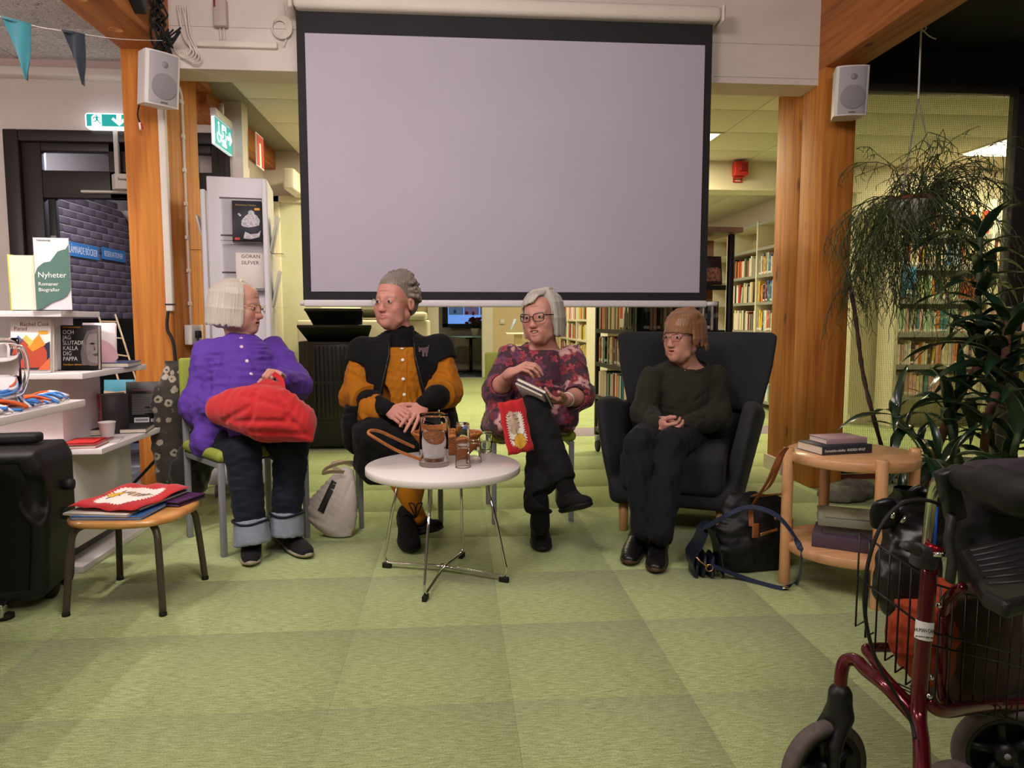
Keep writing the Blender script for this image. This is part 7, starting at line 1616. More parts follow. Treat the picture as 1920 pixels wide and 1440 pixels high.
# light switch, lectern and counter far behind the flowered tunic
o = MB(); p = at(942, 603, 12.98); o.rbox(p.x-.045, p.x+.045, 12.965, 13.0, p.z-.045, p.z+.045, .006, 2); o = o.build('light_switch', white); tag(o, 'white light switch on the beige wall far behind the flowered tunic', 'switch'); MB().rbox(p.x-.02, p.x+.02, 12.958, 12.966, p.z-.02, p.z+.02, .003, 1).build('rocker', sp_white, o)
c = at(968, 624, 9.6); e = empty('reading_stand', (c.x, 9.6, 0), 0, 'cream stand holding an open display book far behind, left of the silver bob', 'stand')
m = MB(); m.rbox(-.14, .16, -.1, .2, c.z-.02, c.z, .004, 1); m.build('top', cream, e); m = MB(); m.rbox(-.02, .08, .0, .1, .02, c.z-.02, .004, 1); m.build('column', beige, e); m = MB(); m.rbox(-.12, .14, -.1, .2, 0, .02, .004, 1); m.build('base', cream, e)
m = MB(); m.rbox(-.10, -.08, -.08, .12, 0, .16, .002, 1, Matrix.Translation((0, 0, c.z)) @ Matrix.Rotation(R(25), 4, 'Y')); m.build('open_book', mat('paper_blue', '#aab6cf', .7, noise=.1), e)
# cafe table with flower pot by the far window
p = onz(880, 690); tz = .74; e = empty('cafe_table', (p.x, 13.9, 0), 0, 'round glass cafe table on a black pedestal by the far window', 'table')
MB().lathe([(0, tz-.02), (.45, tz-.02), (.46, tz-.01), (.45, tz), (0, tz)], 40).build('tabletop', mat('mint_glass', '#b8d8cf', .15, noise=.02), e); m = MB(); m.tube([(0, 0, .03), (0, 0, tz-.02)], .03, 12); m.lathe([(.10, tz-.05), (.12, tz-.02)], 14); m.build('pedestal', black_mt, e)
for k in range(4): a = R(45+90*k); MB().tube([(0, 0, .06), (.36*math.cos(a), .36*math.sin(a), .02)], .02, 8).build('leg', black_mt, e)
pt = at(891, 626, 13.82); e2 = empty('potted_flower', (pt.x, 13.82, tz), 0, 'dark red flowering plant in a white pot on the far cafe table', 'potted plant')
MB().lathe([(.06, 0), (.085, .14), (.085, .15), (.075, .145), (.0, .12)], 20).build('pot', white, e2); q = random.Random(6); m = MB(); fl_ = MB()
for k in range(46):
    a = q.uniform(0, 6.28); r_ = q.uniform(.02, .19); z = q.uniform(.20, .34); m.tube([(0, 0, .12), (r_*.5*math.cos(a), r_*.5*math.sin(a), z*.7), (r_*math.cos(a), r_*math.sin(a), z)], .004, 4); M_ = Matrix.Translation((r_*math.cos(a), r_*math.sin(a), z)) @ Euler((q.uniform(-1, 1), q.uniform(-1, 1), a)).to_matrix().to_4x4()
    m.ball((0, 0, -.02), (.04, .022, .004), 4, M_)
    if k % 2 == 0: fl_.ball((r_*math.cos(a), r_*math.sin(a), z+.02), (.035, .035, .022), 5)
o = m.build('foliage', mat('dark_leaf', '#24402a', .5, noise=.3), e2); o['kind'] = 'stuff'; o = fl_.build('flowers', mat('crimson_flower', '#6f1730', .6, noise=.3, nscale=60), e2); o['kind'] = 'stuff'
# someone far behind: head above the printer table
e = person((-.60, 9.5, 0), 'person with short curly brown hair far behind, mostly hidden by grey hair'); HB = Head(at(766, 597, 9.5), -75, 10, 0, 1.1); bd = Sdf(); Nb = HB.p(0, .03, -.20); HB.build(bd, Nb); torso(bd, V3((-.62, 9.55, .48)), Nb, -70, [(0, .17, .12, 0), (.5, .17, .12, 0), (.85, .17, .09, 0), (.98, .07, .06, 0)]); 
for g in (-1, 1): bd.chain([Nb+V3((.05, g*.17, -.10)), Nb+V3((0, g*.2, -.36)), Nb+V3((-.2, g*.12, -.42))], [.05, .04, .03], .03)
hand(bd, Nb+V3((-.2, .12, -.42)), V3((-1, 0, -.1)), V3((0, 0, -1)), True); hand(bd, Nb+V3((-.2, -.12, -.42)), V3((-1, 0, -.1)), V3((0, 0, -1)), False)
bd.chain([V3((-.62, 9.45, .48)), V3((-1.0, 9.42, .46)), V3((-.98, 9.42, .05))], [.08, .065, .04], .03); bd.chain([V3((-.62, 9.65, .48)), V3((-1.0, 9.68, .46)), V3((-.98, 9.68, .05))], [.08, .065, .04], .03)
sdf_obj('body', bd, .009, skin_m, e, 1, lambda V: HB.colors(V, (.60, .36, .27)))
q = random.Random(3); tf = []
for i in range(120):
    a = R(q.uniform(-180, 180)); ph = R(q.uniform(2, 75 if abs(a) < 1.2 else 110)); p1 = V3((.08*math.sin(ph)*math.sin(a), .018-.096*math.sin(ph)*math.cos(a), .036+.086*math.cos(ph))); c2 = p1*1.1+V3((q.uniform(-.015, .015), q.uniform(-.015, .015), .01)); tf.append(([tuple(p1), tuple(c2)], .012, .006))
HB.hair(e, [((0, .026, .044), (.082, .098, .084), .01)], tf, (.17, .09, .045), .4, [((0, -.11, -.03), (.075, .075, .075), .01, '-'), ((0, -.04, -.12), (.1, .1, .08), .01, '-')], vox=.006)
s1 = Sdf(); torso(s1, V3((-.62, 9.55, .46)), Nb+V3((0, 0, -.02)), -70, [(0, .21, .15, 0), (.5, .21, .15, 0), (.85, .20, .11, 0), (.97, .09, .08, 0)])
for g in (-1, 1): s1.chain([Nb+V3((.05, g*.17, -.10)), Nb+V3((0, g*.2, -.36)), Nb+V3((-.17, g*.13, -.41))], [.07, .06, .05], .04)
sdf_obj('jumper', s1, .012, cloth('grey_jumper', '#5c6068'), e, 1); j = Sdf()
for y in (9.45, 9.65): j.chain([V3((-.62, y, .48)), V3((-1.0, y, .46)), V3((-.98, y, .10))], [.10, .085, .06], .03)
sdf_obj('trousers', j, .012, navy, e, 1); rel(e)
o = MB(); o.rbox(-.25, .25, -.25, .25, .05, .38, .03, 2); o = o.build('stool', beige, None, (-.60, 9.55, 0)); tag(o, 'beige box stool under the person far behind', 'stool'); MB().box(-.22, .22, -.22, .22, 0, .05).build('plinth', black_pl, o)
# ================================================================== WHITE TOTE, HANDBAGS
canvas = mat('cream_canvas', '#c9bfb8', .9, noise=.06, nscale=220, bump=.25, bdist=.0008)
c0 = pz(632, 1006, 3.46); e = empty('canvas_tote', tuple(onz(625, 1003)), 0, 'cream canvas tote with black print leaning against the chair leg on the floor', 'tote bag')
s_ = Sdf(); s_.loft([(pz(612, 985, 3.46), V3((.046, .02, .030)), V3((.0, .060, 0))), (pz(625, 955, 3.47), V3((.046, .03, .022)), V3((0, .055, 0))), (pz(642, 915, 3.50), V3((.038, .02, .015)), V3((0, .04, 0))), (pz(653, 882, 3.52), V3((.024, .01, .01)), V3((0, .02, 0)))], .02)
s_.noise(.005, 9, 91, aniso=(1, 1, .3)); s_.noise(.0012, 30, 92); s_.field(lambda p, d: np.maximum(d, .004-p[:, 2]))
for a, b_ in (((600, 985), (648, 890)), ((625, 990), (660, 900)), ((590, 975), (625, 925))): fold_px(s_, a, b_, .009, .008)
sdf_obj('bag', s_, .006, canvas, e, 1)
pp = []
for (x, y) in ((596, 957), (607, 963), (632, 905), (622, 901)):
    p, n = pcast(s_, x, y); pp.append((p, n))
m = MB(); G = 6; vs = []
for i in range(G+1):
    for j_ in range(G+1):
        x = (596+(607-596)*j_/G)*(1-i/G) + (622+(632-622)*j_/G)*(i/G); y = (957+(963-957)*j_/G)*(1-i/G) + (901+(905-901)*j_/G)*(i/G); p, n = pcast(s_, x, y); vs.append(p+n*.0035)
m.add(vs, [(i*(G+1)+j_, i*(G+1)+j_+1, (i+1)*(G+1)+j_+1, (i+1)*(G+1)+j_) for i in range(G) for j_ in range(G)], None, True); m.build('black_print_panel', ink, e)
m = MB(); m.strap(bez([pz(645, 885, 3.46), pz(622, 884, 3.42), pz(606, 887, 3.40), pz(614, 877, 3.40), pz(640, 868, 3.42), pz(662, 868, 3.48), pz(664, 880, 3.52)], 6), (.1, -.5, .7), .022, .004); m.strap(bez([pz(640, 884, 3.50), pz(622, 872, 3.50), pz(640, 866, 3.5), pz(660, 872, 3.54)], 6), (.1, .1, .9), .020, .004); m.build('handle', mat('tote_handle', '#b8a48c', .85, noise=.05, nscale=150), e); rel(e)
nylon = mat('black_nylon', '#0c0d12', .55, noise=.25, nscale=200, bump=.2, bdist=.0008); tanl = mat('tan_leather', '#8a4f28', .5, noise=.15, nscale=60)
e = empty('black_handbag', tuple(onz(1420, 1075)), 0, 'large black nylon handbag with tan straps standing left of the oak side table', 'handbag')
BX = frame(onz(1424, 1080)+V3((.02, .10, 0)), V3((1, .22, 0)), V3((-.22, 1, 0)))
s_ = Sdf(); q3 = lambda x, y, z: BX @ V3((x, y, z)); ux = (BX.to_3x3() @ V3((1, 0, 0))); uy = (BX.to_3x3() @ V3((0, 1, 0)))
s_.loft([(q3(.0, .02, .03), ux*.19, uy*.085), (q3(.005, .02, .12), ux*.180, uy*.080), (q3(.02, .025, .22), ux*.155, uy*.060), (q3(.03, .03, .285), ux*.145, uy*.028)], .02)
s_.noise(.006, 18, 95); s_.noise(.003, 42, 96); s_.field(lambda p, d: np.maximum(d, .004-p[:, 2])); s_.fold(q3(-.07, -.06, .26), q3(-.05, -.08, .05), .008, .008); sdf_obj('bag', s_, .006, nylon, e, 1)
m = MB(); m.strap(bez([q3(-.06, -.055, .20), q3(-.055, -.05, .28), pz(1438, 905, 2.70), pz(1464, 852, 2.69), pz(1475, 843, 2.70), pz(1466, 856, 2.74), pz(1440, 915, 2.80), q3(.0, .06, .29)], 7), list([V3((.9, -.1, .35))]*50)[:50] if 0 else (.85, .2, .45), .020, .004); m.build('strap', tanl, e)
for a_ in ((-.075, -.045, -.088, -.080, .16), (.105, .135, -.07, -.06, .15)): MB().rbox(*a_, .22, .004, 2, BX).build('leather_tab', tanl, e)
p, n = pcast(s_, 1445, 996); MB().rbox(-.055, .03, -.004, .004, -.008, .008, .003, 2, Matrix.Translation(p+n*.003) @ Matrix.Rotation(R(12), 4, 'Z') @ Matrix.Rotation(R(-12), 4, 'Y')).build('zip', gold, e)
MB().tube([q3(-.11, .02, .292), q3(.03, .01, .305), q3(.16, .03, .30)], .006, 8).build('top_zip', gold, e); MB().rbox(-.007, .007, -.003, .003, -.012, .006, .002, 1, Matrix.Translation(pcast(s_, 1454, 972)[0])).build('padlock', gold, e); rel(e)
navyl = mat('navy_leather', '#1a2130', .4, noise=.15, nscale=60, bump=.15, bdist=.0008)
e = empty('navy_purse', tuple(onz(1325, 1085)), 0, 'small navy leather shoulder bag with looping strap lying before the black handbag', 'handbag')
PX = frame(onz(1328, 1083)+V3((.0, .05, 0)), V3((1, -.12, 0)), V3((.12, 1, 0))); q4 = lambda x, y, z: PX @ V3((x, y, z)); ux = PX.to_3x3() @ V3((1, 0, 0)); uy = PX.to_3x3() @ V3((0, 1, 0))
for i, x in enumerate((-.045, -.015, .018)):
    s_ = Sdf(); s_.loft([(q4(x, 0, .012), ux*.016, uy*.07), (q4(x+.004, 0, .06), ux*.016, uy*.07), (q4(x+.008, .0, .10-.008*i), ux*.009, uy*.055)], .01); s_.noise(.002, 40, i); sdf_obj('compartment', s_, .005, navyl, e, 1)
m = MB(); m.strap(bez([q4(-.055, 0, .03), q4(-.06, 0, .08), q4(-.03, 0, .13), q4(.0, .01, .19), q4(.025, .0, .18), q4(.05, 0, .10), q4(.065, 0, .01)], 6), uy, .15, .005); m.build('flap', navyl, e)
m = MB(); m.strap(bez([q4(-.005, .01, .185), pz(1360, 968, 2.66), pz(1405, 951, 2.64), pz(1455, 966, 2.58), pz(1492, 1010, 2.52), pz(1503, 1050, 2.48), onz(1494, 1092, .012), onz(1468, 1103, .006), onz(1420, 1092, .005), onz(1380, 1078, .02), q4(.01, -.08, .062)], 8), (.25, .85, .45), .022, .004); m.build('strap', mat('navy_strap', '#232d44', .5, noise=.1, nscale=80), e)
m = MB(); m.tube(bez([q4(-.05, -.078, .095), q4(-.04, -.088, .085), q4(-.015, -.09, .066), q4(-.005, -.09, .060)], 4), .004, 6); m.tube([q4(.0+.014*math.cos(R(a)), -.09, .055+.014*math.sin(R(a))) for a in range(0, 360, 30)], .0025, 6, closed=True); m.build('clasp', gold, e); MB().rbox(-.014, .014, -.010, .010, 0, .006, .002, 1, Matrix.Translation(onz(1472, 1103, .008))).build('buckle', chrome, e); rel(e)
# stone behind the side table
o = Sdf(); p = onz(1590, 940); o.ell(p+V3((.0, .05, .03)), (.16, .11, .06), Matrix.Rotation(R(15), 4, 'Z'), .03); o.ell(p+V3((.1, .12, .04)), (.14, .10, .06), None, .03); o.noise(.012, 22, 3); o.field(lambda q_, d: np.maximum(d, -q_[:, 2]+.002)); o = sdf_obj('stone', o, .01, mat('grey_stone', '#6b665e', .9, noise=.3, nscale=22, bump=.5, bdist=.004), None, 1); tag(o, 'rough grey stone on the carpet behind the oak side table', 'stone')
# coat over the first chair
t = NT('fleece_flowers'); v = t.coord('Object'); vo = t.n('TexVoronoi', Scale=19.0, Randomness=.75); t.l(v, vo.inputs['Vector'])
nz = t.n('TexNoise', Scale=70.0, Detail=2.0); t.l(v, nz.inputs['Vector']); d_ = t.math('ADD', vo.outputs['Distance'], t.math('MULTIPLY_ADD', nz.outputs[0], .30, -.15))
c = t.ramp(d_, [(.0, lin('#3b352c')), (.12, lin('#3b352c')), (.15, lin('#a59c8c')), (.34, lin('#9d9484')), (.38, lin('#37312a'))], 'LINEAR'); t.l(c, t.b.inputs['Base Color']); t.b.inputs['Roughness'].default_value = .95; t.b.inputs['Sheen Weight'].default_value = .4; n2 = t.n('TexNoise', Scale=400.0); t.l(v, n2.inputs['Vector']); t.bump(n2.outputs[0], .6, .003)
e = empty('fleece_coat', tuple(onz(355, 960)), 0, 'dark brown fleece coat with pale flowers hanging over the chair of the person in purple', 'coat')
s_ = Sdf(); s_.loft([(pz(365, 690, 3.66), V3((.10, .10, 0)), V3((-.03, .03, 0))), (pz(352, 760, 3.62), V3((.12, .11, 0)), V3((-.045, .05, 0))), (pz(345, 840, 3.58), V3((.12, .10, 0)), V3((-.045, .05, 0))), (pz(348, 905, 3.56), V3((.085, .06, 0)), V3((-.035, .04, 0)))], .03); s_.noise(.010, 16, 7); s_.noise(.004, 40, 8); sdf_obj('shell', s_, .008, t.m, e, 1)
s_ = Sdf(); s_.loft([(pz(372, 838, 3.52), V3((.06, .05, 0)), V3((-.03, .03, 0))), (pz(360, 885, 3.52), V3((.085, .07, 0)), V3((-.03, .03, 0))), (pz(358, 915, 3.54), V3((.065, .05, 0)), V3((-.025, .03, 0)))], .03); s_.noise(.008, 20, 9); sdf_obj('lining', s_, .008, mat('fleece_dark', '#1f1e1e', .95, noise=.3, nscale=200, bump=.5, bdist=.003, sheen=.3), e, 1); rel(e)

# ================================================================== HANGING POT PLANT
pc = at(1712, 395, 3.95); e = empty('hanging_plant', tuple(pc), 0, 'trailing thin-stemmed cactus in a white pot hanging from the right beam', 'potted plant')
MB().lathe([(.075, -.10), (.11, -.06), (.122, .0), (.128, .055), (.132, .06), (.124, .06), (.116, .0), (.0, -.03)], 32).build('pot', mat('pot_white', '#d6d0cc', .45, noise=.04), e); MB().lathe([(.0, .066), (.10, .072), (.131, .075), (.135, .055), (.128, .05)], 30).build('inner_pot', mat('terracotta', '#7d4a38', .8, noise=.1), e)
hk = at(1727, 60, 3.95) - pc; jn = at(1722, 185, 3.95)-pc
m = MB(); m.tube([hk+V3((.002, 0, .04)), hk, jn], .005, 6); m.tube(bez([hk+V3((0, 0, .02)), hk+V3((.05, 0, -.02)), hk+V3((.09, 0, -.035))]), .004, 6); m.tube(bez([hk+V3((-.04, 0, .04)), hk+V3((0, 0, .045)), hk+V3((.03, 0, .02)), hk]), .004, 6); m.build('cord', wprint, e)
m = MB()
for k in range(3):
    a = R(90+120*k); b_ = V3((.128*math.cos(a), .128*math.sin(a), .06)); n = int((b_-jn).length/.018)
    for i in range(n): p = jn.lerp(b_, (i+.5)/n); m.tube([p+V3((.005*math.cos(R(t_)), .004*math.cos(R(t_))*(i % 2), .009*math.sin(R(t_)))) for t_ in range(0, 360, 60)], .0016, 4, closed=True)
o = m.build('chain', grey_mt, e); o['kind'] = 'stuff'
q = random.Random(77); m = MB(); st_ = MB()
def twig(mb, p, d, L, r, depth, droop):
    pts = [p]; n = max(3, int(L/.055))
    for i in range(n): d = (d + V3((q.uniform(-.28, .28), q.uniform(-.28, .28), -droop*.30+q.uniform(-.16, .16)))).normalized(); pts.append(pts[-1]+d*L/n)
    mb.tube(pts, [r*(1-.35*i/n) for i in range(n+1)], 3, cap=False)
    if depth > 0:
        for i in range(1, n+1):
            for _ in range(q.choice((1, 1, 2))): dd = (d*.4+V3((q.uniform(-1, 1), q.uniform(-1, 1), q.uniform(-1.0, .3)))).normalized(); twig(mb, pts[i], dd, L*q.uniform(.22, .45), r*.75, depth-1, droop*1.1)
for k in range(84):
    a = q.uniform(0, 6.283); r0 = q.uniform(.02, .11); p = V3((r0*math.cos(a), r0*math.sin(a), .065)); up = q.random(); right = max(0, math.cos(a))
    if k < 30: d = V3((math.cos(a)*.6+.25, math.sin(a)*.5, 1.2)); L = q.uniform(.30, .52); dr = .62
    elif k < 50: d = V3((math.cos(a)*1.0, math.sin(a)*.8, .5)); L = q.uniform(.35, .55); dr = 1.0
    else: d = V3((math.cos(a)-.15, math.sin(a)*.8, .1)); L = q.uniform(.45, .68); dr = 1.15
    twig(m, p, d, L, .0036, 2, dr)
o = m.build('stems', mat('cactus_green', '#424d2d', .6, noise=.35, nscale=14), e); o['kind'] = 'stuff'
# ================================================================== DRACAENA
leaf_m = NT('dracaena_leaf'); v = leaf_m.coord('Generated'); sx = leaf_m.n('SeparateXYZ'); leaf_m.l(v, sx.inputs[0]); ed = leaf_m.math('ABSOLUTE', leaf_m.math('SUBTRACT', sx.outputs[0], .5)); nz = leaf_m.n('TexNoise', Scale=6.0); leaf_m.l(v, nz.inputs['Vector'])
c = leaf_m.ramp(leaf_m.math('ADD', ed, leaf_m.math('MULTIPLY_ADD', nz.outputs[0], .06, -.03)), [(.0, lin('#25402a')), (.1, lin('#1d3322')), (.42, lin('#1a2e1f')), (.47, lin('#6f7a4a'))]); leaf_m.l(c, leaf_m.b.inputs['Base Color']); leaf_m.b.inputs['Roughness'].default_value = .28; leaf_m.b.inputs['Coat Weight'].default_value = .3; LEAF = leaf_m.m
def leaf_mesh(L, w, curl, twist, wav, k):
    qq = random.Random(k); n = 12; vs = []; fs = []; W = 5; y = 0; z = 0; a = R(25)
    for i in range(n+1):
        t_ = i/n; ww = w*(math.sin(math.pi*min(1, t_*1.02)**.62)**.8*.96+.05)*(1 if t_ < .97 else .25); a2 = a - R(curl)*t_; 
        if i: y += math.cos(a2)*L/n; z += math.sin(a2)*L/n
        tw = R(twist)*t_
        for j in range(W):
            s_ = (j/(W-1)-.5)*2; dx = s_*ww/2; dz = -abs(s_)**1.3*ww*-.16 + wav*math.sin(t_*9+j)*abs(s_)*w*.3; vs.append((dx*math.cos(tw)-dz*math.sin(tw), y, z+dx*math.sin(tw)+dz*math.cos(tw)))
    for i in range(n):
        for j in range(W-1): fs.append((i*W+j, i*W+j+1, (i+1)*W+j+1, (i+1)*W+j))
    mb = MB(); mb.add(vs, fs, None, True); me = mb.mesh('leaf', LEAF); return me
LM = [leaf_mesh(.36, .055, 70, 25, .3, 1), leaf_mesh(.42, .062, 95, -30, .4, 2), leaf_mesh(.30, .050, 50, 15, .3, 3), leaf_mesh(.38, .060, 120, 40, .5, 4), leaf_mesh(.34, .058, 85, -15, .35, 5)]
e = empty('dracaena', tuple(onz(1800, 905)), 0, 'large dark green dracaena with leaning canes standing at the right picture edge', 'potted plant'); base = e.location.copy()
bark = mat('cane_bark', '#6d4c3a', .85, noise=.3, nscale=30, bump=.5, bdist=.003); q = random.Random(31); nleaf = [0]
def cane(pts, r, m_, leafy, nl, spread=1.0, Lsc=1.0):
    P = [p-base for p in bez(pts, 6)]; n = len(P); MB().tube(P, [r*(1-.3*i/n)*(1+.06*math.sin(i*2.1)) for i in range(n)], 10).build('cane', m_, e)
    for i in range(nl):
        t_ = leafy + (1-leafy)*(i+.5)/nl; x = t_*(n-1); k = min(int(x), n-2); p = P[k].lerp(P[k+1], x-k); ax = (P[k+1]-P[k]).normalized(); az = i*2.4+q.uniform(-.3, .3)
        o1 = ax.orthogonal().normalized(); o2 = ax.cross(o1); out = (o1*math.cos(az)+o2*math.sin(az)); yv = (out*spread + ax*(.25+.9*max(0, t_-.75)*4*.5) + V3((0, 0, .12))).normalized(); xv = yv.cross(V3((0, 0, 1)))
        xv = xv.normalized() if xv.length > .1 else out.orthogonal().normalized(); zv = xv.cross(yv)
        o = link('leaf', LM[q.randrange(5)], e); s_ = q.uniform(.75, 1.15)*Lsc
        o.matrix_local = Matrix.Translation(p) @ Matrix(((xv.x, yv.x, zv.x, 0), (xv.y, yv.y, zv.y, 0), (xv.z, yv.z, zv.z, 0), (0, 0, 0, 1))) @ Matrix.Scale(s_, 4); nleaf[0] += 1
stemg = mat('green_stem', '#3c4a30', .6, noise=.2, nscale=20)
cane([onz(1725, 930), pz(1760, 830, 3.5), pz(1800, 740, 3.45), pz(1845, 670, 3.4)], .024, bark, .9, 14)
cane([pz(1845, 670, 3.4), pz(1835, 590, 3.4), pz(1836, 500, 3.4), pz(1838, 425, 3.4)], .016, stemg, .05, 30, 1.0, .95)
cane([onz(1840, 925), pz(1850, 800, 3.3), pz(1880, 700, 3.2), pz(1890, 600, 3.15)], .022, bark, .3, 32, 1.0, 1.15)
cane([onz(1800, 960), pz(1740, 850, 3.35), pz(1700, 800, 3.3), pz(1672, 775, 3.3)], .012, stemg, .35, 12, .9, .8)
cane([onz(1830, 940), pz(1790, 830, 3.4), pz(1780, 770, 3.4), pz(1810, 735, 3.4)], .014, stemg, .3, 20, 1.0, 1.0)
cane([onz(1880, 935), pz(1900, 850, 3.1), pz(1915, 790, 3.1), pz(1930, 720, 3.05)], .016, stemg, .1, 22, 1.0, 1.1)
cane([onz(1850, 950), pz(1790, 880, 3.2), pz(1740, 862, 3.15), pz(1700, 868, 3.1)], .012, stemg, .25, 14, .9, .85)
MB().lathe([(.16, 0), (.19, .02), (.21, .20), (.215, .21), (.195, .205), (0, .18)], 32, Matrix.Translation(onz(1830, 935)-base)).build('pot', mat('pot_dark', '#4b443d', .7, noise=.15, nscale=20), e)
o = MB(); o.tube(bez([pz(1590, 512, 4.25), pz(1606, 610, 4.1), pz(1618, 700, 4.0), pz(1640, 790, 3.9), onz(1672, 905)], 8), [.012+.0022*math.sin(i*1.9) for i in range(33)], 8); o = o.build('dry_branch', mat('dark_bark', '#3a2a22', .85, noise=.3, nscale=30, bump=.5, bdist=.003)); tag(o, 'thin dark bare branch leaning on the right pillar behind the side table', 'branch')

# ================================================================== ROLLATOR
e = empty('rollator', tuple(onz(1720, 1490)), 0, 'dark red rollator walker with wire basket and black seat in the right corner', 'walker'); base = e.location.copy()
wine = mat('wine_metallic', '#5e0f1d', .22, .55, noise=.08, nscale=40, coat=.6); Zt = 1.32
def rt(n, pts, r, m_=None, sm=4, k=12, par=None):
    return MB().tube([p for p in (bez(pts, sm) if sm else pts)], r, k).build(n, m_ or wine, par or e)
rt('main_tube', [pz(1744, 1055, Zt), pz(1733, 1180, Zt), pz(1722, 1330, Zt), pz(1728, 1400, 1.26), pz(1731, 1500, 1.20), onz(1733, 1610)+V3((0, 0, .10))], .0145)
tA, tB = pz(1734.5, 1163, Zt), pz(1731.5, 1197, Zt); MB().tube([tB, tA], .0153, 20, cap=False).build('white_label', wprint, e)
text('lettering', 'HUMAN CARE', .010, ink, e, frame(pz(1718, 1178, Zt-.0172), V3((1, -.08, -.10)), V3((.10, .12, 1))) @ Matrix.Translation((-.003, -.006, .0)), .0004, xs=.62); text('lettering', 'we move in your way', .0055, ink, e, frame(pz(1719, 1188, Zt-.0165), V3((1, -.08, -.12)), V3((.12, .12, 1))) @ Matrix.Translation((-.002, -.006, 0)), .0004, xs=.7)
fk = onz(1545, 1560)+V3((0, 0, .0)); wc = pz(1543, 1436, 1.50)
rt('front_tube', [pz(1715, 1345, Zt+.01), pz(1665, 1290, 1.37), pz(1625, 1258, 1.43), pz(1605, 1238, 1.47), pz(1585, 1240, 1.49), pz(1577, 1265, 1.49), pz(1575, 1305, 1.49)], .0135)
rt('cross_tube', [pz(1712, 1325, Zt+.03), pz(1660, 1270, 1.42), pz(1633, 1232, 1.48), pz(1624, 1218, 1.50), pz(1640, 1214, 1.52), pz(1680, 1214, 1.54), pz(1760, 1215, 1.60)], .0105)
rt('lower_tube', [pz(1735, 1312, Zt), pz(1765, 1333, 1.33), pz(1820, 1327, 1.42), pz(1880, 1322, 1.52), pz(1960, 1318, 1.60)], .0125)
rt('inner_tube', [pz(1770, 1150, 1.40), pz(1768, 1240, 1.40), pz(1767, 1300, 1.41), pz(1790, 1325, 1.43), pz(1860, 1322, 1.50), pz(1960, 1316, 1.58)], .0125)
rt('brake_link', [pz(1768, 1150, 1.36), pz(1775, 1125, 1.33), pz(1790, 1110, 1.30), pz(1806, 1100, 1.28)], .0095)
rt('rear_tube', [pz(1945, 1080, 1.62), pz(1945, 1320, 1.62), pz(1935, 1480, 1.62)], .0125)
rt('handle_tube', [pz(1735, 1060, 1.33), pz(1741, 990, 1.33), pz(1748, 930, 1.32), pz(1758, 902, 1.30), pz(1785, 888, 1.27), pz(1830, 888, 1.22)], .0095, mat('chrome_warm', '#cfcfb8', .12, 1.0, noise=.03))
rt('blue_rod', [pz(1749, 1050, 1.36), pz(1753, 950, 1.36)], .005, mat('blue_rod', '#1f55b4', .3, noise=.05), 0)
s_ = Sdf(); s_.cone(pz(1795, 893, 1.25), pz(1905, 925, 1.06), .022, .026, .02); s_.cone(pz(1860, 905, 1.13), pz(1915, 930, 1.05), .028, .028, .02); s_.noise(.0012, 120, 3); sdf_obj('grip', s_, .004, black_rb, e, 1)
m = MB(); m.rbox(-.016, .016, -.012, .012, -.055, .04, .006, 2, Matrix.Translation(pz(1780, 920, 1.25)) @ Matrix.Rotation(R(-18), 4, 'Y')); m.build('handle_bracket', black_pl, e)
m = MB(); m.tube([pz(1785, 965, 1.24), pz(1779, 1010, 1.25), pz(1786, 1050, 1.25), pz(1781, 1090, 1.26)], .011, 8, flat=(1, .6)); m.build('brake_lever', mat('lever_grey', '#2c2c31', .45, noise=.1), e)
m = MB(); m.rbox(-.03, .012, -.016, .016, -.022, .022, .008, 2, Matrix.Translation(pz(1742, 1045, 1.31)) @ Matrix.Rotation(R(12), 4, 'Y')); m.tube(bez([pz(1735, 1040, 1.31), pz(1720, 1032, 1.30), pz(1700, 1024, 1.29), pz(1695, 1028, 1.29)]), [.010]*25, 8); m.build('height_clamp', mat('clamp_grey', '#3a3a3f', .5, noise=.1), e)
MB().tube([pz(1750, 1040, 1.28), pz(1774, 1040, 1.27)], .005, 10).build('clamp_bolt', chrome, e); MB().tube([pz(1735, 1022, 1.31), pz(1765, 1036, 1.29)], .009, 10).build('clamp_ring', mat('bright_red_metal', '#8f1024', .2, .6, noise=.05), e)
for k, (x, y, z) in enumerate(((1760, 1135, 1.33), (1745, 1270, 1.33), (1632, 1250, 1.44), (1742, 1305, 1.31))): MB().ball(pz(x, y, z), .006, 6).build('bolt', chrome, e)
# seat
sP = [pz(1796, 1020, 1.40), pz(1830, 1020, 1.42), pz(1970, 1020, 1.55), pz(2010, 1090, 1.20), pz(1890, 1100, 1.13), pz(1845, 1068, 1.18)]
sz_ = .60; m = MB(); pl = [(p.x, p.y) for p in sP]; cx_ = sum(p[0] for p in pl)/6; cy2 = sum(p[1] for p in pl)/6; m.prism([(cx_+(a-cx_)*1.0, cy2+(b_-cy2)*1.0) for a, b_ in pl], sz_-.03, sz_)
o = m.build('seat', black_pl, e); bv = o.modifiers.new('soft', 'BEVEL'); bv.width = .01; bv.segments = 3
for i in range(7): a = sP[0].lerp(sP[5], (i+1)/8); b_ = sP[2].lerp(sP[3], (i+1)/8); a = a.lerp(b_, .10); MB().tube([(a.x, a.y, sz_), (b_.x, b_.y, sz_)], .0035, 6).build('seat_rib', black_pl, e)
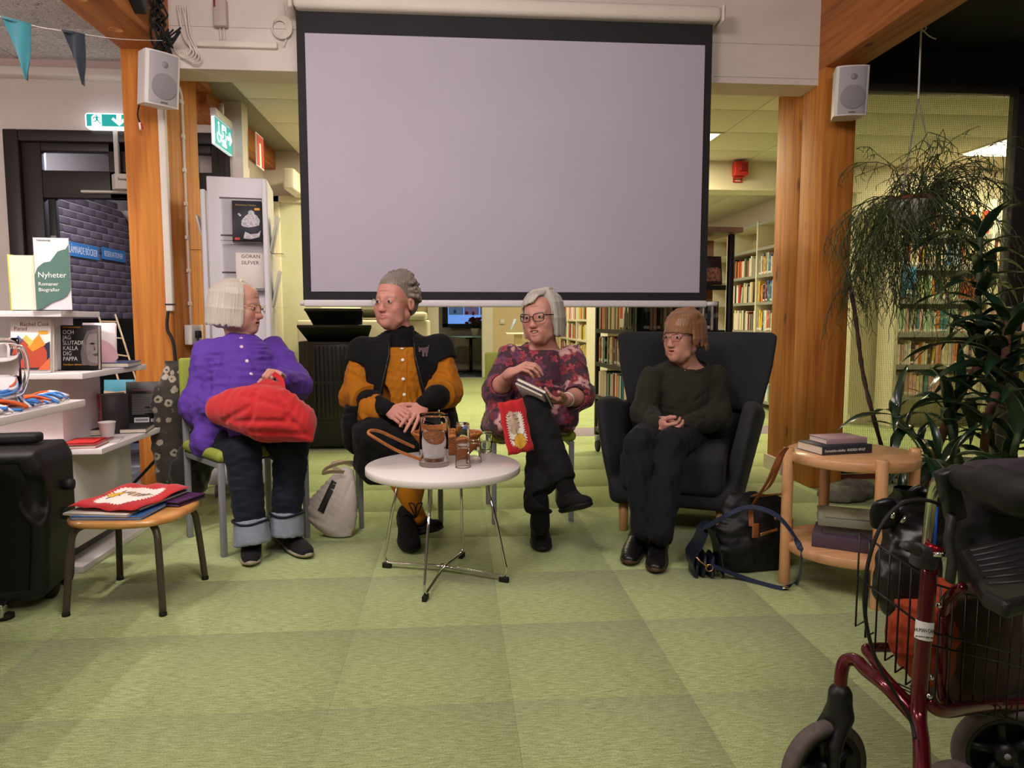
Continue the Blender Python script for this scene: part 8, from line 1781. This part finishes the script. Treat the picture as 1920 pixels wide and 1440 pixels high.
# wheels
def wheel(c, ax, r=.105, w=.034, fork=None):
    M_ = frame(c, V3(ax).orthogonal(), V3(ax).cross(V3(ax).orthogonal()))
    wh_ = MB(); pr = [(r*.80, -w*.45), (r*.93, -w*.5), (r*.985, -w*.30), (r, 0), (r*.985, w*.30), (r*.93, w*.5), (r*.80, w*.45)]; n = 48; vs = []; fs = []
    for i, (a_, b_) in enumerate(pr):
        for k in range(n): t_ = 2*math.pi*k/n; vs.append((a_*math.cos(t_), a_*math.sin(t_), b_))
    for i in range(len(pr)): 
        for k in range(n): fs.append((i*n+k, i*n+(k+1) % n, ((i+1) % len(pr))*n+(k+1) % n, ((i+1) % len(pr))*n+k))
    wh_.add(vs, fs, M_, True); tyre = wh_.build('wheel', mat('grey_tyre', '#5d5350', .8, noise=.2, nscale=50, bump=.2), e)
    rm = MB(); rm.lathe([(r*.70, -w*.40), (r*.81, -w*.44), (r*.81, w*.44), (r*.70, w*.40), (r*.70, -w*.40)], 48, M_); rm.build('rim', black_pl, tyre)
    sp_ = MB()
    for k in range(5): t_ = 2*math.pi*k/5+.3; sp_.tube([M_ @ V3((.02*math.cos(t_), .02*math.sin(t_), 0)), M_ @ V3((r*.74*math.cos(t_), r*.74*math.sin(t_), 0))], .010, 8)
    sp_.lathe([(.0, -w*.55), (.022, -w*.55), (.024, 0), (.022, w*.55), (0, w*.55)], 20, M_); sp_.build('spokes', black_pl, tyre); hb = MB(); hb.lathe([(0, -w*.62), (.007, -w*.6), (.007, w*.6), (0, w*.62)], 12, M_); hb.build('axle', grey_mt, tyre)
wa = V3((.25, -.97, 0)).normalized(); wc = onz(1552, 1560); wc = V3((pz(1545, 1437, 1.50).x, pz(1545, 1437, 1.50).y, .105)); wheel(wc, wa)
wc2 = V3((pz(1880, 1408, 1.56).x, pz(1880, 1408, 1.56).y, .105)); wheel(wc2, V3((-.20, -.98, 0)).normalized())
wc3 = onz(1733, 1610)+V3((0, 0, .105)); wheel(wc3+V3((.02, -.02, 0)), V3((.3, -.95, 0)))
s_ = Sdf(); ft = pz(1575, 1312, 1.49); s_.cone(ft+V3((0, 0, .012)), ft+V3((0, 0, -.03)), .024, .026, .01)
for g in (-1, 1): s_.cone(ft+V3((0, 0, -.03))+wa*.018*g, wc+wa*.027*g+V3((0, 0, .06)), .014, .013, .015); s_.cone(wc+wa*.027*g+V3((0, 0, .06)), wc+wa*.026*g, .013, .011, .01)
sdf_obj('fork', s_, .004, black_pl, e, 1)
# cable, wire basket
rt('brake_cable', [pz(1760, 945, 1.28), pz(1735, 938, 1.24), pz(1690, 945, 1.20), pz(1650, 990, 1.18), pz(1625, 1070, 1.18), pz(1622, 1150, 1.19), pz(1640, 1230, 1.21), pz(1672, 1290, 1.24), pz(1705, 1345, 1.27), pz(1716, 1385, 1.25)], .0032, black_rb, 8, 8)
m = MB(); wr_ = .0019
A0, A1, A2 = pz(1612, 998, 1.46), pz(1752, 1095, 1.34), pz(1930, 1150, 1.50)
lo = [V3((0, 0, -.26))]*3
for k in range(8): p = A0.lerp(A1, k/7); m.tube([p, p+V3((0, 0, -.20-.05*(k/7)))] + [p+V3((.03, .02, -.20-.05*(k/7)))], wr_, 6)
for z in (0, -.095): m.tube([A0+V3((0, 0, z)), A1+V3((0, 0, z)), A2+V3((0, 0, z))], wr_*1.3, 6)
for k in range(8): p = A1.lerp(A2, (k+.5)/8); m.tube([p, p+V3((0, 0, -.24)), p+V3((-.05, .12, -.245))], wr_, 6)
for z in (-.12, -.24): m.tube([A1+V3((0, 0, z)), A2+V3((0, 0, z))], wr_, 6)
o = m.build('wire_basket', black_mt, e); rel(e)
# bags on the rollator
bag_l = mat('black_leather_bag', '#0e0e10', .35, noise=.2, nscale=60, bump=.15, bdist=.0008)
e = empty('leather_handbag', tuple(pz(1700, 1040, 1.52)), 0, 'black leather handbag hanging in the front of the rollator basket', 'handbag')
s_ = Sdf(); s_.loft([(pz(1712, 955, 1.54), V3((.046, -.03, 0)), V3((.02, .03, .02))), (pz(1710, 1010, 1.52), V3((.052, -.03, 0)), V3((.02, .04, 0))), (pz(1702, 1080, 1.50), V3((.054, -.03, 0)), V3((.02, .045, 0))), (pz(1694, 1130, 1.50), V3((.050, -.03, 0)), V3((.02, .035, 0)))], .02); s_.noise(.004, 25, 4); s_.noise(.002, 60, 5); sdf_obj('bag', s_, .005, bag_l, e, 1)
s_ = Sdf(); s_.loft([(pz(1660, 980, 1.50), V3((.022, .0, .02)), V3((0, .012, 0))), (pz(1658, 958, 1.49), V3((.018, 0, .02)), V3((0, .012, 0))), (pz(1658, 942, 1.48), V3((.012, 0, .014)), V3((0, .008, 0)))], .01); s_.loft([(pz(1722, 935, 1.5), V3((.03, 0, 0)), V3((0, .01, .01))), (pz(1712, 922, 1.5), V3((.018, 0, .005)), V3((0, .01, .006)))], .01); sdf_obj('tie', s_, .004, bag_l, e, 1)
MB().strap(bez([pz(1674, 962, 1.46), pz(1690, 945, 1.45), pz(1720, 938, 1.46), pz(1745, 945, 1.46)]), (.1, -.6, .7), .018, .005).build('handle', bag_l, e); m = MB(); m.tube([pz(1673, 972, 1.45), pz(1676, 960, 1.45)], .004, 8); m.tube([pz(1690, 980, 1.45), pz(1699, 968, 1.45)], .004, 8); m.build('buckle', chrome, e); rel(e)
e = empty('shopping_bag', tuple(pz(1720, 1240, 1.45)), 0, 'orange-red cloth bag inside the wire basket of the rollator', 'tote bag')
s_ = Sdf(); s_.loft([(pz(1766, 1100, 1.46), V3((.016, 0, 0)), V3((.01, .03, 0))), (pz(1752, 1165, 1.46), V3((.030, 0, 0)), V3((.01, .045, 0))), (pz(1728, 1195, 1.45), V3((.058, 0, 0)), V3((.01, .045, 0))), (pz(1745, 1250, 1.45), V3((.036, 0, 0)), V3((.01, .04, 0)))], .02); s_.noise(.007, 22, 8); s_.noise(.003, 55, 9); sdf_obj('bag', s_, .005, mat('brick_cloth', '#a8401f', .85, noise=.1, nscale=150), e, 1); rel(e)
e = empty('brown_bag', tuple(pz(1830, 1200, 1.6)), 0, 'dark brown bag filling the rollator basket under the seat', 'bag')
s_ = Sdf(); s_.rbox(frame(pz(1832, 1205, 1.60), V3((.95, .3, 0)), V3((-.3, .95, 0))), (.115, .05, .125), .025, .01); s_.noise(.005, 24, 3); sdf_obj('bag', s_, .006, mat('umber_cloth', '#3a2b1c', .9, noise=.15, nscale=120), e, 1); rel(e)
e = empty('dark_bundle', tuple(pz(1900, 1000, 1.6)), 0, 'dark coat and quilted purple-black jacket heaped behind the rollator handle', 'coat')
s_ = Sdf(); s_.ell(pz(1905, 905, 1.62), (.135, .10, .055), None, .03); s_.ell(pz(1960, 920, 1.6), (.16, .12, .07), None, .03); s_.noise(.010, 26, 12, aniso=(.4, 1, 1)); sdf_obj('quilted_jacket', s_, .006, mat('quilt_purple', '#2b2732', .6, noise=.15, nscale=60, bump=.2), e, 1)
s_ = Sdf(); s_.loft([(pz(1890, 950, 1.66), V3((.15, 0, 0)), V3((0, .09, 0))), (pz(1900, 1030, 1.68), V3((.14, 0, 0)), V3((0, .09, 0))), (pz(1945, 1150, 1.72), V3((.09, 0, 0)), V3((0, .07, 0))), (pz(1950, 1300, 1.75), V3((.10, 0, 0)), V3((0, .07, 0)))], .03); s_.noise(.012, 18, 13); s_.noise(.005, 42, 14); sdf_obj('coat', s_, .007, mat('coat_black', '#0e0e11', .8, noise=.2, nscale=120), e, 1); rel(e)
